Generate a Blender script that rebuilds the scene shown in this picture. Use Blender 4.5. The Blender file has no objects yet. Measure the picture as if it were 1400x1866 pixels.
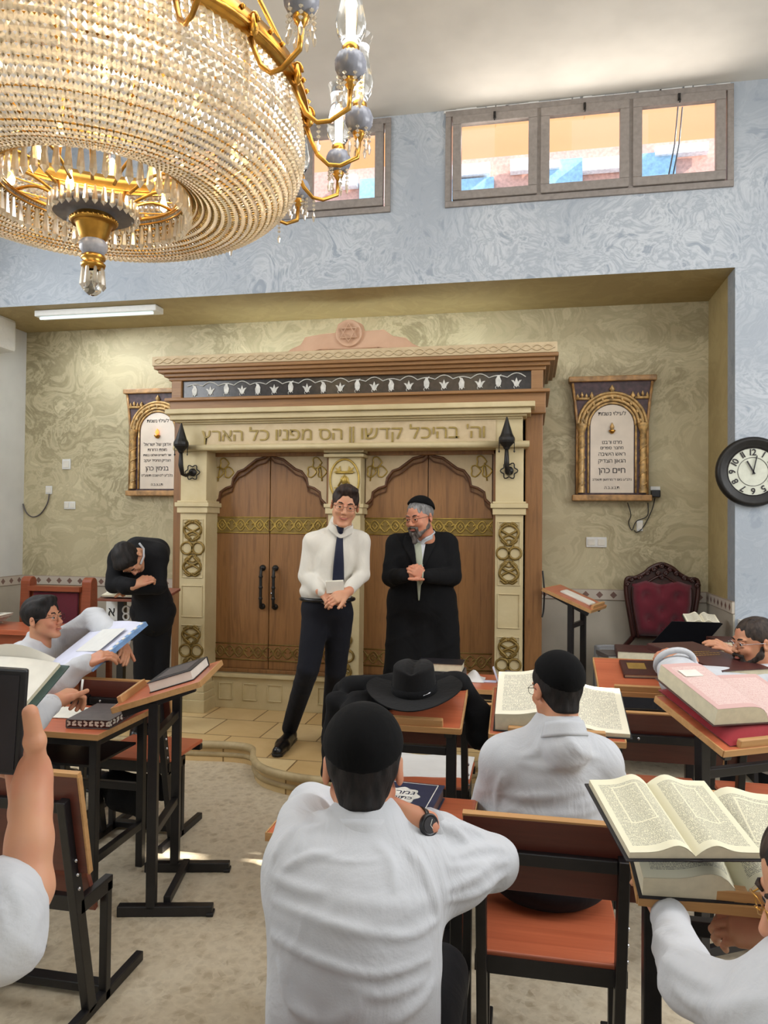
import bpy, math, random
import numpy as np
from mathutils import Vector, Matrix, Quaternion
random.seed(7); rng = np.random.default_rng(7)
PI = math.pi
SC = bpy.context.scene
# ---------------------------------------------------------------- camera
F = 1350.0; CX, CY = 700.0, 933.0; EYE = 1.66
_yaw = math.radians(11.2); _pit = math.atan(25 / F); _roll = 0.0095
_f = np.array([-math.sin(_yaw) * math.cos(_pit), math.cos(_yaw) * math.cos(_pit), math.sin(_pit)])
_r0 = np.array([math.cos(_yaw), math.sin(_yaw), 0.0]); _u0 = np.cross(_r0, _f)
_r = _r0 * math.cos(_roll) + _u0 * math.sin(_roll); _u = _u0 * math.cos(_roll) - _r0 * math.sin(_roll)
CAMP = np.array([0.0, 0.0, EYE])
cam_d = bpy.data.cameras.new('camera'); cam = bpy.data.objects.new('camera', cam_d)
SC.collection.objects.link(cam); SC.camera = cam
cam_d.sensor_fit = 'VERTICAL'; cam_d.sensor_height = 24.0; cam_d.lens = 24.0 * F / 1866.0
cam_d.clip_start = 0.05; cam_d.clip_end = 200
cam.matrix_world = Matrix(((_r[0], _u[0], -_f[0], 0), (_r[1], _u[1], -_f[1], 0), (_r[2], _u[2], -_f[2], EYE), (0, 0, 0, 1)))
def _ray(x, y): return _f + _r * (x - CX) / F - _u * (y - CY) / F
def atZ(x, y, z): d = _ray(x, y); return CAMP + d * ((z - EYE) / d[2])
def atY(x, y, v): d = _ray(x, y); return CAMP + d * (v / d[1])
def atX(x, y, v): d = _ray(x, y); return CAMP + d * (v / d[0])
def atD(x, y, v): return CAMP + _ray(x, y) * v
# ---------------------------------------------------------------- exposure, world, sun, daylight, fill
SC.view_settings.view_transform = 'Standard'; SC.view_settings.look = 'None'
SC.view_settings.gamma = 1.0; SC.view_settings.use_curve_mapping = False
SC.view_settings.exposure = 0.66
SC.cycles.use_denoising = True
SC.cycles.max_bounces = 8; SC.cycles.diffuse_bounces = 4; SC.cycles.glossy_bounces = 3
SC.cycles.transmission_bounces = 6; SC.cycles.transparent_max_bounces = 12
SC.cycles.caustics_reflective = False; SC.cycles.caustics_refractive = False
SC.cycles.sample_clamp_indirect = 4.0
W = bpy.data.worlds.new('world'); SC.world = W; W.use_nodes = True
_bg = W.node_tree.nodes['Background']; _bg.inputs[0].default_value = (0.62, 0.78, 1.0, 1); _bg.inputs[1].default_value = 1.7
def light(name, kind, loc, direction, power, color, size=None, size_y=None, angle=None):
    d = bpy.data.lights.new(name, kind); d.energy = power; d.color = color
    if kind == 'AREA':
        d.shape = 'RECTANGLE'; d.size = size; d.size_y = size_y or size
    if angle is not None: d.angle = angle
    o = bpy.data.objects.new(name, d); SC.collection.objects.link(o); o.location = loc
    o.rotation_euler = Vector(direction).to_track_quat('-Z', 'Y').to_euler(); return o
SUN_DIR = Vector((-1.4, 0.2, -1.0)).normalized()      # low sun from the right, over the roofs
light('sun', 'SUN', (0, 0, 9), SUN_DIR, 15.0, (1, .93, .82), angle=0.012)
light('fill_rear', 'AREA', (-0.6, -3.3, 3.1), (0.0, 1, -0.28), 42, (0.93, 0.97, 1.0), 6.5, 2.0)  # added soft fill from behind the camera; the rear wall has no window
light('fill_left', 'AREA', (-4.75, 3.0, 3.1), (1, 0.1, -0.25), 105, (0.92, 0.96, 1.0), 3.6, 1.6)  # added soft fill from the left; no window is built in that wall
light('fill_right', 'AREA', (4.15, 2.6, 3.0), (-1, 0.1, -0.25), 115, (0.95, 0.97, 1.0), 4.0, 1.8)  # added soft fill from the right, not from a built window
light('daylight_clerestory_window', 'AREA', (0.37, 5.45, 4.40), (-.1, -1, 0.35), 7, (1.0, .93, .84), 1.9, .55)
light('fill_overhead', 'AREA', (0.4, 2.4, 4.78), (0, .1, -1), 80, (0.97, 0.98, 1.0), 5.5, 2.0)  # added overhead fill to even out the room; no fixture is modelled
# ---------------------------------------------------------------- node materials
def lin(c):
    return tuple(((v / 255) / 12.92 if v / 255 <= .04045 else (((v / 255) + .055) / 1.055) ** 2.4) for v in c) + (1,)
class NT:
    def __init__(s, name, rough=.5, metal=0.0, spec=.5):
        s.m = bpy.data.materials.new(name); s.m.use_nodes = True; s.t = s.m.node_tree
        s.b = s.t.nodes['Principled BSDF']; s.b.inputs['Roughness'].default_value = rough
        s.b.inputs['Metallic'].default_value = metal; s.b.inputs['Specular IOR Level'].default_value = spec
    def n(s, typ, **kw):
        nd = s.t.nodes.new(typ)
        for k, v in kw.items():
            if hasattr(nd, k): setattr(nd, k, v)
            else: nd.inputs[k.replace('_', ' ')].default_value = v
        return nd
    def l(s, a, b): s.t.links.new(a, b)
    def pos(s, scale=(1, 1, 1), obj=False, uv=False):
        tc = s.n('ShaderNodeTexCoord'); mp = s.n('ShaderNodeMapping'); mp.inputs['Scale'].default_value = scale
        if obj or uv: s.l(tc.outputs['UV' if uv else 'Object'], mp.inputs[0])
        else:
            g = s.n('ShaderNodeNewGeometry'); s.l(g.outputs['Position'], mp.inputs[0])
        return mp.outputs[0]
    def noise(s, vec, scale, detail=4, rough=.5, dist=0.0):
        nd = s.n('ShaderNodeTexNoise'); nd.inputs['Scale'].default_value = scale; nd.inputs['Detail'].default_value = detail
        nd.inputs['Roughness'].default_value = rough; nd.inputs['Distortion'].default_value = dist; s.l(vec, nd.inputs['Vector']); return nd
    def vor(s, vec, scale, feature='F1'):
        nd = s.n('ShaderNodeTexVoronoi', feature=feature); nd.inputs['Scale'].default_value = scale; s.l(vec, nd.inputs['Vector']); return nd
    def ramp(s, fac, stops, interp='LINEAR'):
        r = s.n('ShaderNodeValToRGB'); e = r.color_ramp; e.interpolation = interp
        while len(e.elements) < len(stops): e.elements.new(.5)
        for el, (p, c) in zip(e.elements, stops):
            el.position = p; el.color = c if len(c) == 4 else lin(c)
        s.l(fac, r.inputs[0]); return r.outputs[0]
    def mix(s, fac, a, b, mode='MIX'):
        m = s.n('ShaderNodeMix', data_type='RGBA', blend_type=mode)
        for v, i in ((fac, 0), (a, 6), (b, 7)):
            if isinstance(v, (int, float)): m.inputs[i].default_value = v
            elif isinstance(v, tuple): m.inputs[i].default_value = v if len(v) == 4 else lin(v)
            else: s.l(v, m.inputs[i])
        return m.outputs[2]
    def math(s, op, a, b=0.0, c=0.0):
        m = s.n('ShaderNodeMath', operation=op)
        for v, i in ((a, 0), (b, 1), (c, 2)):
            if isinstance(v, (int, float)): m.inputs[i].default_value = v
            else: s.l(v, m.inputs[i])
        return m.outputs[0]
    def col(s, c):
        if isinstance(c, tuple): s.b.inputs['Base Color'].default_value = c if len(c) == 4 else lin(c)
        else: s.l(c, s.b.inputs['Base Color'])
    def bump(s, h, strength=.3, dist=.01):
        b = s.n('ShaderNodeBump'); b.inputs['Strength'].default_value = strength; b.inputs['Distance'].default_value = dist
        s.l(h, b.inputs['Height']); s.l(b.outputs[0], s.b.inputs['Normal'])
M = {}
def plain(name, c, rough=.5, metal=0.0, var=.06, scale=30, spec=.5, sheen=0.0, bump=0.0):
    """one colour with a faint procedural unevenness"""
    k = NT(name, rough, metal, spec); v = k.pos(obj=True); n = k.noise(v, scale, 3)
    d = tuple(max(0, x * (1 - var * 2)) for x in c); e = tuple(min(255, x * (1 + var)) for x in c)
    k.col(k.ramp(n.outputs['Fac'], [(.3, d), (.7, e)]))
    if sheen: k.b.inputs['Sheen Weight'].default_value = sheen
    if bump: k.bump(n.outputs['Fac'], bump, .004)
    M[name] = k.m; return k.m
def plaster(name, c0, c1, c2, sc=1.4, hi=.55):
    k = NT(name, .55, 0, .35); v = k.pos()
    warp = k.noise(v, sc * 1.3, 3, .5, .6)
    wv = k.n('ShaderNodeVectorMath', operation='MULTIPLY_ADD'); k.l(warp.outputs['Color'], wv.inputs[0]); wv.inputs[1].default_value = (.55, .55, .55); k.l(v, wv.inputs[2])
    st = k.noise(wv.outputs[0], sc * 4.2, 5, .62, 2.2)
    big = k.noise(v, .9, 2)
    ridges = k.ramp(st.outputs['Fac'], [(.36, (0, 0, 0, 1)), (.46, (1, 1, 1, 1)), (.54, (.05, .05, .05, 1)), (.61, (.85, .85, .85, 1)), (.68, (0, 0, 0, 1))])
    mask = k.ramp(big.outputs['Fac'], [(.35, (.12, .12, .12, 1)), (.65, (1, 1, 1, 1))])
    f = k.mix(1.0, ridges, mask, 'MULTIPLY')
    base = k.mix(k.ramp(st.outputs['Fac'], [(.3, (0, 0, 0, 1)), (.7, (1, 1, 1, 1))]), c0, c1)
    fm = k.math('MULTIPLY', f, hi)
    k.col(k.mix(fm, base, c2)); k.bump(st.outputs['Fac'], .25, .01)
    M[name] = k.m
plaster('plaster_blue', (146, 155, 166), (166, 173, 181), (214, 218, 221), .85, .6)
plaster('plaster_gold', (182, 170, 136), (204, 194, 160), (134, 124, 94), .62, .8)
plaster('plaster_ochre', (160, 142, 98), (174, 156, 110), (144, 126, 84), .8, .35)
def wood(name, c0, c1, axis=2, sc=6, rough=.45):
    k = NT(name, rough); s = [sc * 6] * 3; s[axis] = sc * .35; v = k.pos(tuple(s), obj=True)
    n = k.noise(v, 1.0, 5, .6, .7); n2 = k.noise(k.pos((1.1, 1.1, .6), obj=True), 1.6, 2)
    c = k.ramp(n.outputs['Fac'], [(.3, c0), (.55, c1), (.75, c0)]); k.col(k.mix(k.math('MULTIPLY', n2.outputs['Fac'], .25), c, tuple(x * .72 for x in c0)))
    k.bump(n.outputs['Fac'], .12, .003); M[name] = k.m
wood('oak', (116, 78, 42), (146, 102, 58)); wood('oak_h', (128, 90, 52), (154, 112, 68), 0); wood('oak_dark', (78, 46, 24), (98, 60, 32), 0)
wood('laminate_top', (172, 88, 58), (192, 104, 70), 0, 5, .3); wood('laminate_dark', (84, 42, 34), (100, 50, 40), 0, 5, .35)
wood('edge_wood', (176, 130, 80), (196, 150, 98), 0, 5); wood('laminate_side', (120, 66, 52), (138, 78, 60), 0, 5, .35)
wood('cherry', (128, 62, 38), (150, 78, 48), 0, 5, .35); wood('mahogany', (44, 22, 20), (66, 34, 28), 2, 6, .3)
def stone(name, c0, c1, sc=3, tile=None):
    k = NT(name, .55); v = k.pos(obj=True); n = k.noise(v, sc, 6, .6, .5)
    c = k.ramp(n.outputs['Fac'], [(.3, c0), (.7, c1)])
    if tile:
        br = k.n('ShaderNodeTexBrick'); k.l(k.pos(), br.inputs['Vector']); br.inputs['Scale'].default_value = 1; br.offset = .5
        br.inputs['Brick Width'].default_value = tile; br.inputs['Row Height'].default_value = tile; br.inputs['Mortar Size'].default_value = .006
        br.inputs['Color1'].default_value = lin((255, 250, 240)); br.inputs['Color2'].default_value = lin((226, 206, 178)); br.inputs['Mortar'].default_value = lin((150, 130, 100))
        c = k.mix(1.0, c, br.outputs['Color'], 'MULTIPLY')
    k.col(c); k.bump(n.outputs['Fac'], .15, .004); M[name] = k.m
stone('cream_stone', (184, 166, 124), (204, 188, 148)); stone('cream_carved', (186, 164, 128), (202, 182, 146), 9)
stone('pink_stone', (198, 158, 128), (212, 174, 144)); stone('platform_stone', (214, 192, 146), (230, 212, 170), 3, .42)
stone('step_stone', (150, 130, 92), (196, 176, 134), 5)
def floor_mat():
    k = NT('terrazzo', .32, 0, .5); v = k.pos(); w = k.noise(v, 7, 3)
    wv = k.n('ShaderNodeVectorMath', operation='MULTIPLY_ADD'); k.l(w.outputs['Color'], wv.inputs[0]); wv.inputs[1].default_value = (.06, .06, .0); k.l(v, wv.inputs[2])
    vo = k.vor(wv.outputs[0], 24); vs = k.vor(wv.outputs[0], 70)
    cell = k.n('ShaderNodeSeparateColor'); k.l(vo.outputs['Color'], cell.inputs[0])
    c = k.ramp(cell.outputs[0], [(0, (164, 146, 118)), (.25, (198, 183, 156)), (.7, (212, 199, 174)), (1, (186, 168, 138))])
    c2 = k.n('ShaderNodeSeparateColor'); k.l(vs.outputs['Color'], c2.inputs[0])
    c = k.mix(.35, c, k.ramp(c2.outputs[1], [(0, (140, 124, 100)), (1, (205, 196, 176))]))
    edge = k.ramp(vo.outputs['Distance'], [(.3, (0, 0, 0, 1)), (.65, (1, 1, 1, 1))]); c = k.mix(k.math('MULTIPLY', edge, .5), c, (216, 203, 178))
    big = k.noise(v, 1.1, 2); k.col(k.mix(k.math('MULTIPLY', big.outputs['Fac'], .3), c, (202, 188, 162))); M['terrazzo'] = k.m
floor_mat()
plain('ceiling_paint', (196, 192, 184), .8, var=.02, scale=3); plain('white_paint', (212, 212, 208), .7, var=.02, scale=3)
plain('wainscot_tile', (184, 176, 160), .3, var=.03, scale=4); plain('window_frame', (138, 130, 124), .5, var=.04)
plain('black_metal', (24, 22, 24), .4, var=.1, spec=.5); plain('iron', (34, 32, 30), .45, .4); plain('black_plastic', (20, 20, 24), .35)
plain('gold', (196, 148, 70), .28, 1.0, .05); plain('brass', (168, 128, 66), .35, 1.0); plain('old_gold', (132, 108, 54), .45, .45); plain('gilt', (176, 148, 72), .4, .5)
plain('chrome', (200, 200, 205), .2, 1.0); plain('porcelain', (150, 152, 162), .25, var=.05); plain('porcelain_dark', (112, 112, 120), .3)
def cloth(name, c, rough=.85, sheen=.1, sc=5, strength=.35, var=.04):
    k = NT(name, rough, 0, .25); v = k.pos(obj=True)
    n = k.noise(k.pos((1, 1, .55), obj=True), sc, 4, .5, 1.6); w = k.noise(v, 260, 1)
    d = tuple(x * (1 - var) for x in c); k.col(k.ramp(n.outputs['Fac'], [(.3, d), (.7, c)]))
    k.b.inputs['Sheen Weight'].default_value = sheen
    h = k.math('ADD', n.outputs['Fac'], k.math('MULTIPLY', w.outputs['Fac'], .02)); k.bump(h, strength, .03); M[name] = k.m
cloth('shirt_white', (196, 198, 202), .85, .03, 5, .5); cloth('shirt_cream', (212, 207, 196), .85, .03, 5, .4); cloth('trousers_black', (17, 17, 22), .85, .02, strength=.25); cloth('suit_black', (14, 14, 17), .85, .02, strength=.3)
cloth('navy_trousers', (19, 20, 28), .85, .02, strength=.25); cloth('coat_cloth', (13, 13, 15), .9, .0, strength=.4); cloth('red_velvet', (104, 24, 40), .8, .6); cloth('burgundy', (96, 26, 40), .7, .3); cloth('red_cushion', (150, 36, 44), .8, .3)
cloth('velvet_black', (14, 13, 20), .9, .4); cloth('felt_black', (13, 12, 13), .9, .03, 20, .1); cloth('kippah_velvet', (5, 5, 6), 1.0, 0.0, 20, .1); cloth('tie_navy', (22, 26, 48), .6, .1, 40, .1); cloth('tie_sage', (168, 172, 152), .5, .1, 40, .1)
cloth('white_cloth', (214, 212, 208))
def skin(name, c, red=(196, 110, 92)):
    k = NT(name, .5, 0, .35); v = k.pos(obj=True); n = k.noise(v, 14, 3)
    k.col(k.mix(k.ramp(n.outputs['Fac'], [(.45, (0, 0, 0, 1)), (.8, (.5, .5, .5, 1))]), c, red))
    k.b.inputs['Subsurface Weight'].default_value = .12; k.b.inputs['Subsurface Radius'].default_value = (.02, .008, .004); k.b.inputs['Subsurface Scale'].default_value = .4; M[name] = k.m
skin('skin', (198, 146, 114)); skin('skin_ruddy', (200, 138, 108)); skin('skin_tan', (190, 136, 104)); plain('lips', (176, 100, 90), .4)
def hairm(name, c0, c1, sc=60):
    k = NT(name, .65, 0, .3); n = k.noise(k.pos((1, 1, .35), obj=True), sc, 3, .6, .4)
    k.col(k.ramp(n.outputs['Fac'], [(.35, c0), (.7, c1)])); k.bump(n.outputs['Fac'], .6, .004); M[name] = k.m
hairm('hair_black', (12, 10, 10), (34, 28, 26)); hairm('hair_brown', (26, 18, 16), (60, 44, 36)); hairm('hair_grey', (84, 82, 80), (150, 148, 146)); hairm('beard_grey', (50, 42, 40), (120, 112, 106)); hairm('beard_dark', (30, 24, 22), (70, 58, 50))
plain('eye_white', (176, 164, 156), .2, var=.01); plain('iris', (40, 28, 22), .15)
plain('page_edge', (208, 199, 172), .8, var=.02, scale=40); plain('cover_brown', (70, 36, 34), .4); plain('cover_black', (26, 24, 30), .45); plain('cover_navy', (36, 42, 68), .4); plain('cover_grey', (90, 84, 84), .4); plain('cover_green', (52, 74, 70), .5)
plain('paper', (222, 218, 206), .8, var=.02, scale=12); plain('paper_blue', (206, 208, 226), .7, var=.03, scale=6); plain('blue_print', (112, 150, 196), .6); plain('ink', (34, 28, 32), .6); plain('gold_print', (170, 136, 70), .4, .3); plain('silver_print', (206, 204, 196), .5)
plain('clock_face', (204, 206, 190), .6, var=.02); plain('plate_white', (220, 220, 216), .4, var=.01); plain('leather_black', (16, 15, 17), .3); plain('plaque_tan', (176, 134, 84), .4, var=.12, scale=18); plain('plaque_dark', (74, 52, 56), .5, var=.15, scale=30); plain('plaque_paper', (222, 208, 190), .25, var=.03, scale=5); plain('plaque_gilt', (196, 160, 104), .4, .2, .15, 25)
plain('inscription', (150, 128, 66), .5, .2); plain('frieze_glass', (56, 52, 50), .2, var=.1)
def page_text(name, base=(224, 219, 192), ink=(132, 130, 118), rows=74, frame=True):
    k = NT(name, .8, 0, .2); tc = k.n('ShaderNodeTexCoord'); sp = k.n('ShaderNodeSeparateXYZ'); k.l(tc.outputs['UV'], sp.inputs[0]); u, v = sp.outputs[0], sp.outputs[1]
    line = k.math('LESS_THAN', k.math('FRACT', k.math('MULTIPLY', v, rows)), .62)
    row = k.math('FLOOR', k.math('MULTIPLY', v, rows)); cb = k.n('ShaderNodeCombineXYZ'); k.l(k.math('MULTIPLY', u, 120), cb.inputs[0]); k.l(k.math('MULTIPLY', row, 3.7), cb.inputs[1])
    w = k.n('ShaderNodeTexNoise'); w.inputs['Scale'].default_value = 1.0; w.inputs['Detail'].default_value = 1; k.l(cb.outputs[0], w.inputs['Vector'])
    t = k.math('MULTIPLY', line, k.math('GREATER_THAN', w.outputs['Fac'], .44))
    def inside(x, a, b): return k.math('MULTIPLY', k.math('GREATER_THAN', x, a), k.math('LESS_THAN', x, b))
    m = k.math('MULTIPLY', inside(u, .10, .90), inside(v, .08, .92))
    if frame:   # central column framed by narrow commentary columns
        ring = k.math('SUBTRACT', k.math('MULTIPLY', inside(u, .30, .72), inside(v, .36, .88)), k.math('MULTIPLY', inside(u, .325, .695), inside(v, .375, .865)))
        m = k.math('MULTIPLY', m, k.math('SUBTRACT', 1, ring))
    k.col(k.mix(k.math('MULTIPLY', k.math('MULTIPLY', t, m), .8), base, ink)); M[name] = k.m
page_text('page_gemara'); page_text('page_plain', (228, 222, 200), (150, 146, 134), 40, False); page_text('page_marble', (200, 164, 158), (222, 206, 198), 60, False)
def glassy(name, c, rough=.05, trans=.9, emit=None):
    k = NT(name, rough); k.col(c); k.b.inputs['Transmission Weight'].default_value = trans; k.b.inputs['IOR'].default_value = 1.45; M[name] = k.m
glassy('clear_glass', (240, 244, 246), .02, 1.0)
def pane():
    k = NT('window_pane', .05); tr = k.n('ShaderNodeBsdfTransparent'); gl = k.n('ShaderNodeBsdfGlossy'); gl.inputs['Roughness'].default_value = .05; mx = k.n('ShaderNodeMixShader'); mx.inputs[0].default_value = .07
    tr.inputs[0].default_value = (.95, .95, .95, 1); k.l(tr.outputs[0], mx.inputs[1]); k.l(gl.outputs[0], mx.inputs[2]); k.l(mx.outputs[0], k.t.nodes['Material Output'].inputs[0]); M['window_pane'] = k.m
pane()
def crystal():
    k = NT('crystal', .12); k.col((250, 240, 222)); k.b.inputs['IOR'].default_value = 1.6
    tr = k.n('ShaderNodeBsdfTransparent'); tr.inputs[0].default_value = (1, .95, .86, 1); tl = k.n('ShaderNodeBsdfTranslucent'); tl.inputs[0].default_value = (1, .93, .80, 1)
    gl = k.n('ShaderNodeBsdfGlossy'); gl.inputs[0].default_value = (1, .96, .9, 1); gl.inputs['Roughness'].default_value = .12
    a = k.n('ShaderNodeMixShader'); a.inputs[0].default_value = .62; k.l(tr.outputs[0], a.inputs[1]); k.l(tl.outputs[0], a.inputs[2])
    b = k.n('ShaderNodeMixShader'); b.inputs[0].default_value = .38; k.l(a.outputs[0], b.inputs[1]); k.l(gl.outputs[0], b.inputs[2]); k.l(b.outputs[0], k.t.nodes['Material Output'].inputs[0]); M['crystal'] = k.m
crystal()
def emit(name, c, s):
    k = NT(name); k.col(c); k.b.inputs['Emission Color'].default_value = lin(c); k.b.inputs['Emission Strength'].default_value = s; M[name] = k.m
emit('bulb_warm', (255, 214, 140), 14); emit('tube_light', (225, 240, 240), .5); emit('flame_led', (255, 130, 60), 1.5); emit('led_strip', (240, 250, 255), 3.0); emit('paper_backlit', (236, 226, 212), .12)
# ---------------------------------------------------------------- objects
def setp(o, **kw):
    for k, v in kw.items():
        if v is not None: o[k] = v
    return o
def frame(o, x=(1, 0, 0), y=(0, 1, 0), z=None):
    """orthonormal frame at o; x kept, y squared off"""
    x = Vector(x).normalized(); y = Vector(y); y = (y - x * y.dot(x)).normalized(); z = x.cross(y)
    return Matrix(((x[0], y[0], z[0], o[0]), (x[1], y[1], z[1], o[1]), (x[2], y[2], z[2], o[2]), (0, 0, 0, 1)))
def rotz(o, a): return Matrix.Translation(Vector(o)) @ Matrix.Rotation(a, 4, 'Z')
def thing(name, label, cat, mw=None, group=None):
    o = bpy.data.objects.new(name, None); SC.collection.objects.link(o); o.empty_display_size = .05
    if mw is not None: o.matrix_world = mw if isinstance(mw, Matrix) else Matrix.Translation(Vector(mw))
    return setp(o, label=label, category=cat, group=group)
def link_mesh(me, name, parent=None, label=None):
    o = bpy.data.objects.new(name, me); SC.collection.objects.link(o)
    if parent is not None: o.parent = parent
    return setp(o, label=label)
def wmat(o):
    m = o.matrix_basis.copy()
    while o.parent is not None: o = o.parent; m = o.matrix_basis @ m
    return m
def copy_tree(o, parent=None):
    c = o.copy(); SC.collection.objects.link(c)
    if parent is not None: c.parent = parent; c.matrix_parent_inverse = o.matrix_parent_inverse
    for ch in [x for x in SC.objects if x.parent == o]: copy_tree(ch, c)
    return c
class MB:
    def __init__(s): s.v = []; s.f = []; s.uv = {}; s.sm = set(); s.T = None
    def add(s, vs, fs, smooth=False):
        b = len(s.v); s.v += [tuple(p) if s.T is None else tuple(s.T @ Vector(p)) for p in vs]
        for q in fs:
            if smooth: s.sm.add(len(s.f))
            s.f.append(tuple(i + b for i in q))
        return s
    def box(s, c, d, R=None):
        hx, hy, hz = d[0] / 2, d[1] / 2, d[2] / 2
        vs = [Vector((x, y, z)) for z in (-hz, hz) for y in (-hy, hy) for x in (-hx, hx)]
        c = Vector(c); vs = [(R @ p if R else p) + c for p in vs]
        return s.add(vs, [(0, 2, 3, 1), (4, 5, 7, 6), (0, 1, 5, 4), (2, 6, 7, 3), (0, 4, 6, 2), (1, 3, 7, 5)])
    def bb(s, x0, x1, y0, y1, z0, z1): return s.box(((x0 + x1) / 2, (y0 + y1) / 2, (z0 + z1) / 2), (abs(x1 - x0), abs(y1 - y0), abs(z1 - z0)))
    def bar(s, a, b, w, h=None, up=(0, 0, 1)):
        a, b = Vector(a), Vector(b); d = (b - a); L = d.length; d.normalize(); up = Vector(up)
        if abs(d.dot(up)) > .98: up = Vector((0, 1, 0))
        x = d.cross(up).normalized(); z = x.cross(d); R = Matrix((x, d, z)).transposed()
        return s.box((a + b) / 2, (w, L, h or w), R)
    def tube(s, pts, r, n=8, closed=False, cap=True):
        pts = [Vector(p) for p in pts]; m = len(pts); rs = r if hasattr(r, '__len__') else [r] * m; vs = []; fs = []; prev = None
        for i, p in enumerate(pts):
            a = pts[(i - 1) % m] if (closed or i > 0) else p; b = pts[(i + 1) % m] if (closed or i < m - 1) else p
            t = (b - a).normalized() if (b - a).length > 1e-9 else Vector((0, 0, 1))
            if prev is None: ref = Vector((0, 0, 1)) if abs(t.z) < .9 else Vector((1, 0, 0)); x = t.cross(ref).normalized()
            else: x = (prev - t * prev.dot(t)).normalized()
            prev = x; y = t.cross(x)
            vs += [p + (x * math.cos(2 * PI * k / n) + y * math.sin(2 * PI * k / n)) * rs[i] for k in range(n)]
        for i in range(m if closed else m - 1):
            for k in range(n):
                j = (i + 1) % m; fs.append((i * n + k, i * n + (k + 1) % n, j * n + (k + 1) % n, j * n + k))
        if cap and not closed: fs += [tuple(reversed(range(n))), tuple(range((m - 1) * n, m * n))]
        return s.add(vs, fs, True)
    def lathe(s, prof, n=24, c=(0, 0, 0), T=None, a0=0, a1=2 * PI, smooth=True):
        full = abs(a1 - a0 - 2 * PI) < 1e-6; k = n if full else n + 1; vs = []; fs = []; c = Vector(c)
        for (r, z) in prof:
            for i in range(k):
                a = a0 + (a1 - a0) * i / n; p = Vector((r * math.cos(a), r * math.sin(a), z)); vs.append((T @ p if T else p) + c)
        for j in range(len(prof) - 1):
            for i in range(n):
                i2 = (i + 1) % k if full else i + 1; fs.append((j * k + i, j * k + i2, (j + 1) * k + i2, (j + 1) * k + i))
        return s.add(vs, fs, smooth)
    def rframe(s, x0, x1, y0, y1, z0, z1, t):
        s.bb(x0, x1, y0, y1, z0, z0 + t); s.bb(x0, x1, y0, y1, z1 - t, z1); s.bb(x0, x0 + t, y0, y1, z0 + t, z1 - t); return s.bb(x1 - t, x1, y0, y1, z0 + t, z1 - t)
    def prism(s, out, fn, t0, t1):
        """out: 2D outline; fn(u,v,t) -> point"""
        n = len(out); vs = [fn(u, v, t0) for u, v in out] + [fn(u, v, t1) for u, v in out]
        fs = [tuple(range(n)), tuple(reversed(range(n, 2 * n)))] + [(i, (i + 1) % n + 0, (i + 1) % n + n, i + n) for i in range(n)]
        return s.add([Vector(p) for p in vs], fs)
    def grid(s, fn, nu, nv, smooth=True, uv=True, flip=False):
        b = len(s.v); vs = [fn(i / nu, j / nv) for j in range(nv + 1) for i in range(nu + 1)]; fs = []
        for j in range(nv):
            for i in range(nu):
                a = j * (nu + 1) + i; q = (a, a + 1, a + nu + 2, a + nu + 1); c = [(i / nu, j / nv), ((i + 1) / nu, j / nv), ((i + 1) / nu, (j + 1) / nv), (i / nu, (j + 1) / nv)]
                if flip: q = q[::-1]; c = c[::-1]
                if uv: s.uv[len(s.f) + len(fs)] = c
                fs.append(q)
        return s.add(vs, fs, smooth)
    def build(s, name, mat, parent=None, label=None, bevel=0, world=False, recalc=True, sub=0):
        me = bpy.data.meshes.new(name); vs = s.v
        if world and parent is not None:
            inv = wmat(parent).inverted(); vs = [tuple(inv @ Vector(p)) for p in vs]
        me.from_pydata([tuple(p) for p in vs], [], s.f)
        if s.uv:
            ul = me.uv_layers.new(name='UVMap')
            for pi, cs in s.uv.items():
                for li, c in zip(me.polygons[pi].loop_indices, cs): ul.data[li].uv = c
        for i in s.sm: me.polygons[i].use_smooth = True
        if recalc and not s.uv:
            import bmesh
            bm = bmesh.new(); bm.from_mesh(me); bmesh.ops.recalc_face_normals(bm, faces=bm.faces); bm.to_mesh(me); bm.free()
        me.materials.append(M[mat] if isinstance(mat, str) else mat)
        o = link_mesh(me, name, parent, label)
        if bevel:
            md = o.modifiers.new('bevel', 'BEVEL'); md.width = bevel; md.segments = 2; md.limit_method = 'ANGLE'
        if sub:
            md = o.modifiers.new('sub', 'SUBSURF'); md.levels = sub; md.render_levels = sub
        return o
# ---------------------------------------------------------------- lettering
_gl = {}
def glyph(ch, bold=0.0):
    """one character at size 1: vertices, faces, left and right extents"""
    if (ch, bold) in _gl: return _gl[ch, bold]
    if ch == 'ד': P2 = [(.01, .51), (.32, .51), (.32, 0), (.41, 0), (.41, .51), (.50, .51), (.50, .59), (.01, .59)]; m = MB().prism(P2, lambda u, v, t: (u, v, t), -.5, .5); V, F_ = m.v, m.f
    else:
        cu = bpy.data.curves.new('g', 'FONT'); cu.body = ch; cu.size = 1; cu.extrude = .5; cu.offset = bold; cu.resolution_u = 4
        o = bpy.data.objects.new('g', cu); SC.collection.objects.link(o); me = bpy.data.meshes.new_from_object(o.evaluated_get(bpy.context.evaluated_depsgraph_get()))
        V = [tuple(v.co) for v in me.vertices]; F_ = [tuple(p.vertices) for p in me.polygons]; bpy.data.objects.remove(o); bpy.data.meshes.remove(me); bpy.data.curves.remove(cu)
    xs = [v[0] for v in V] or [0]; _gl[ch, bold] = (V, F_, min(xs), max(xs)); return _gl[ch, bold]
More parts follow.
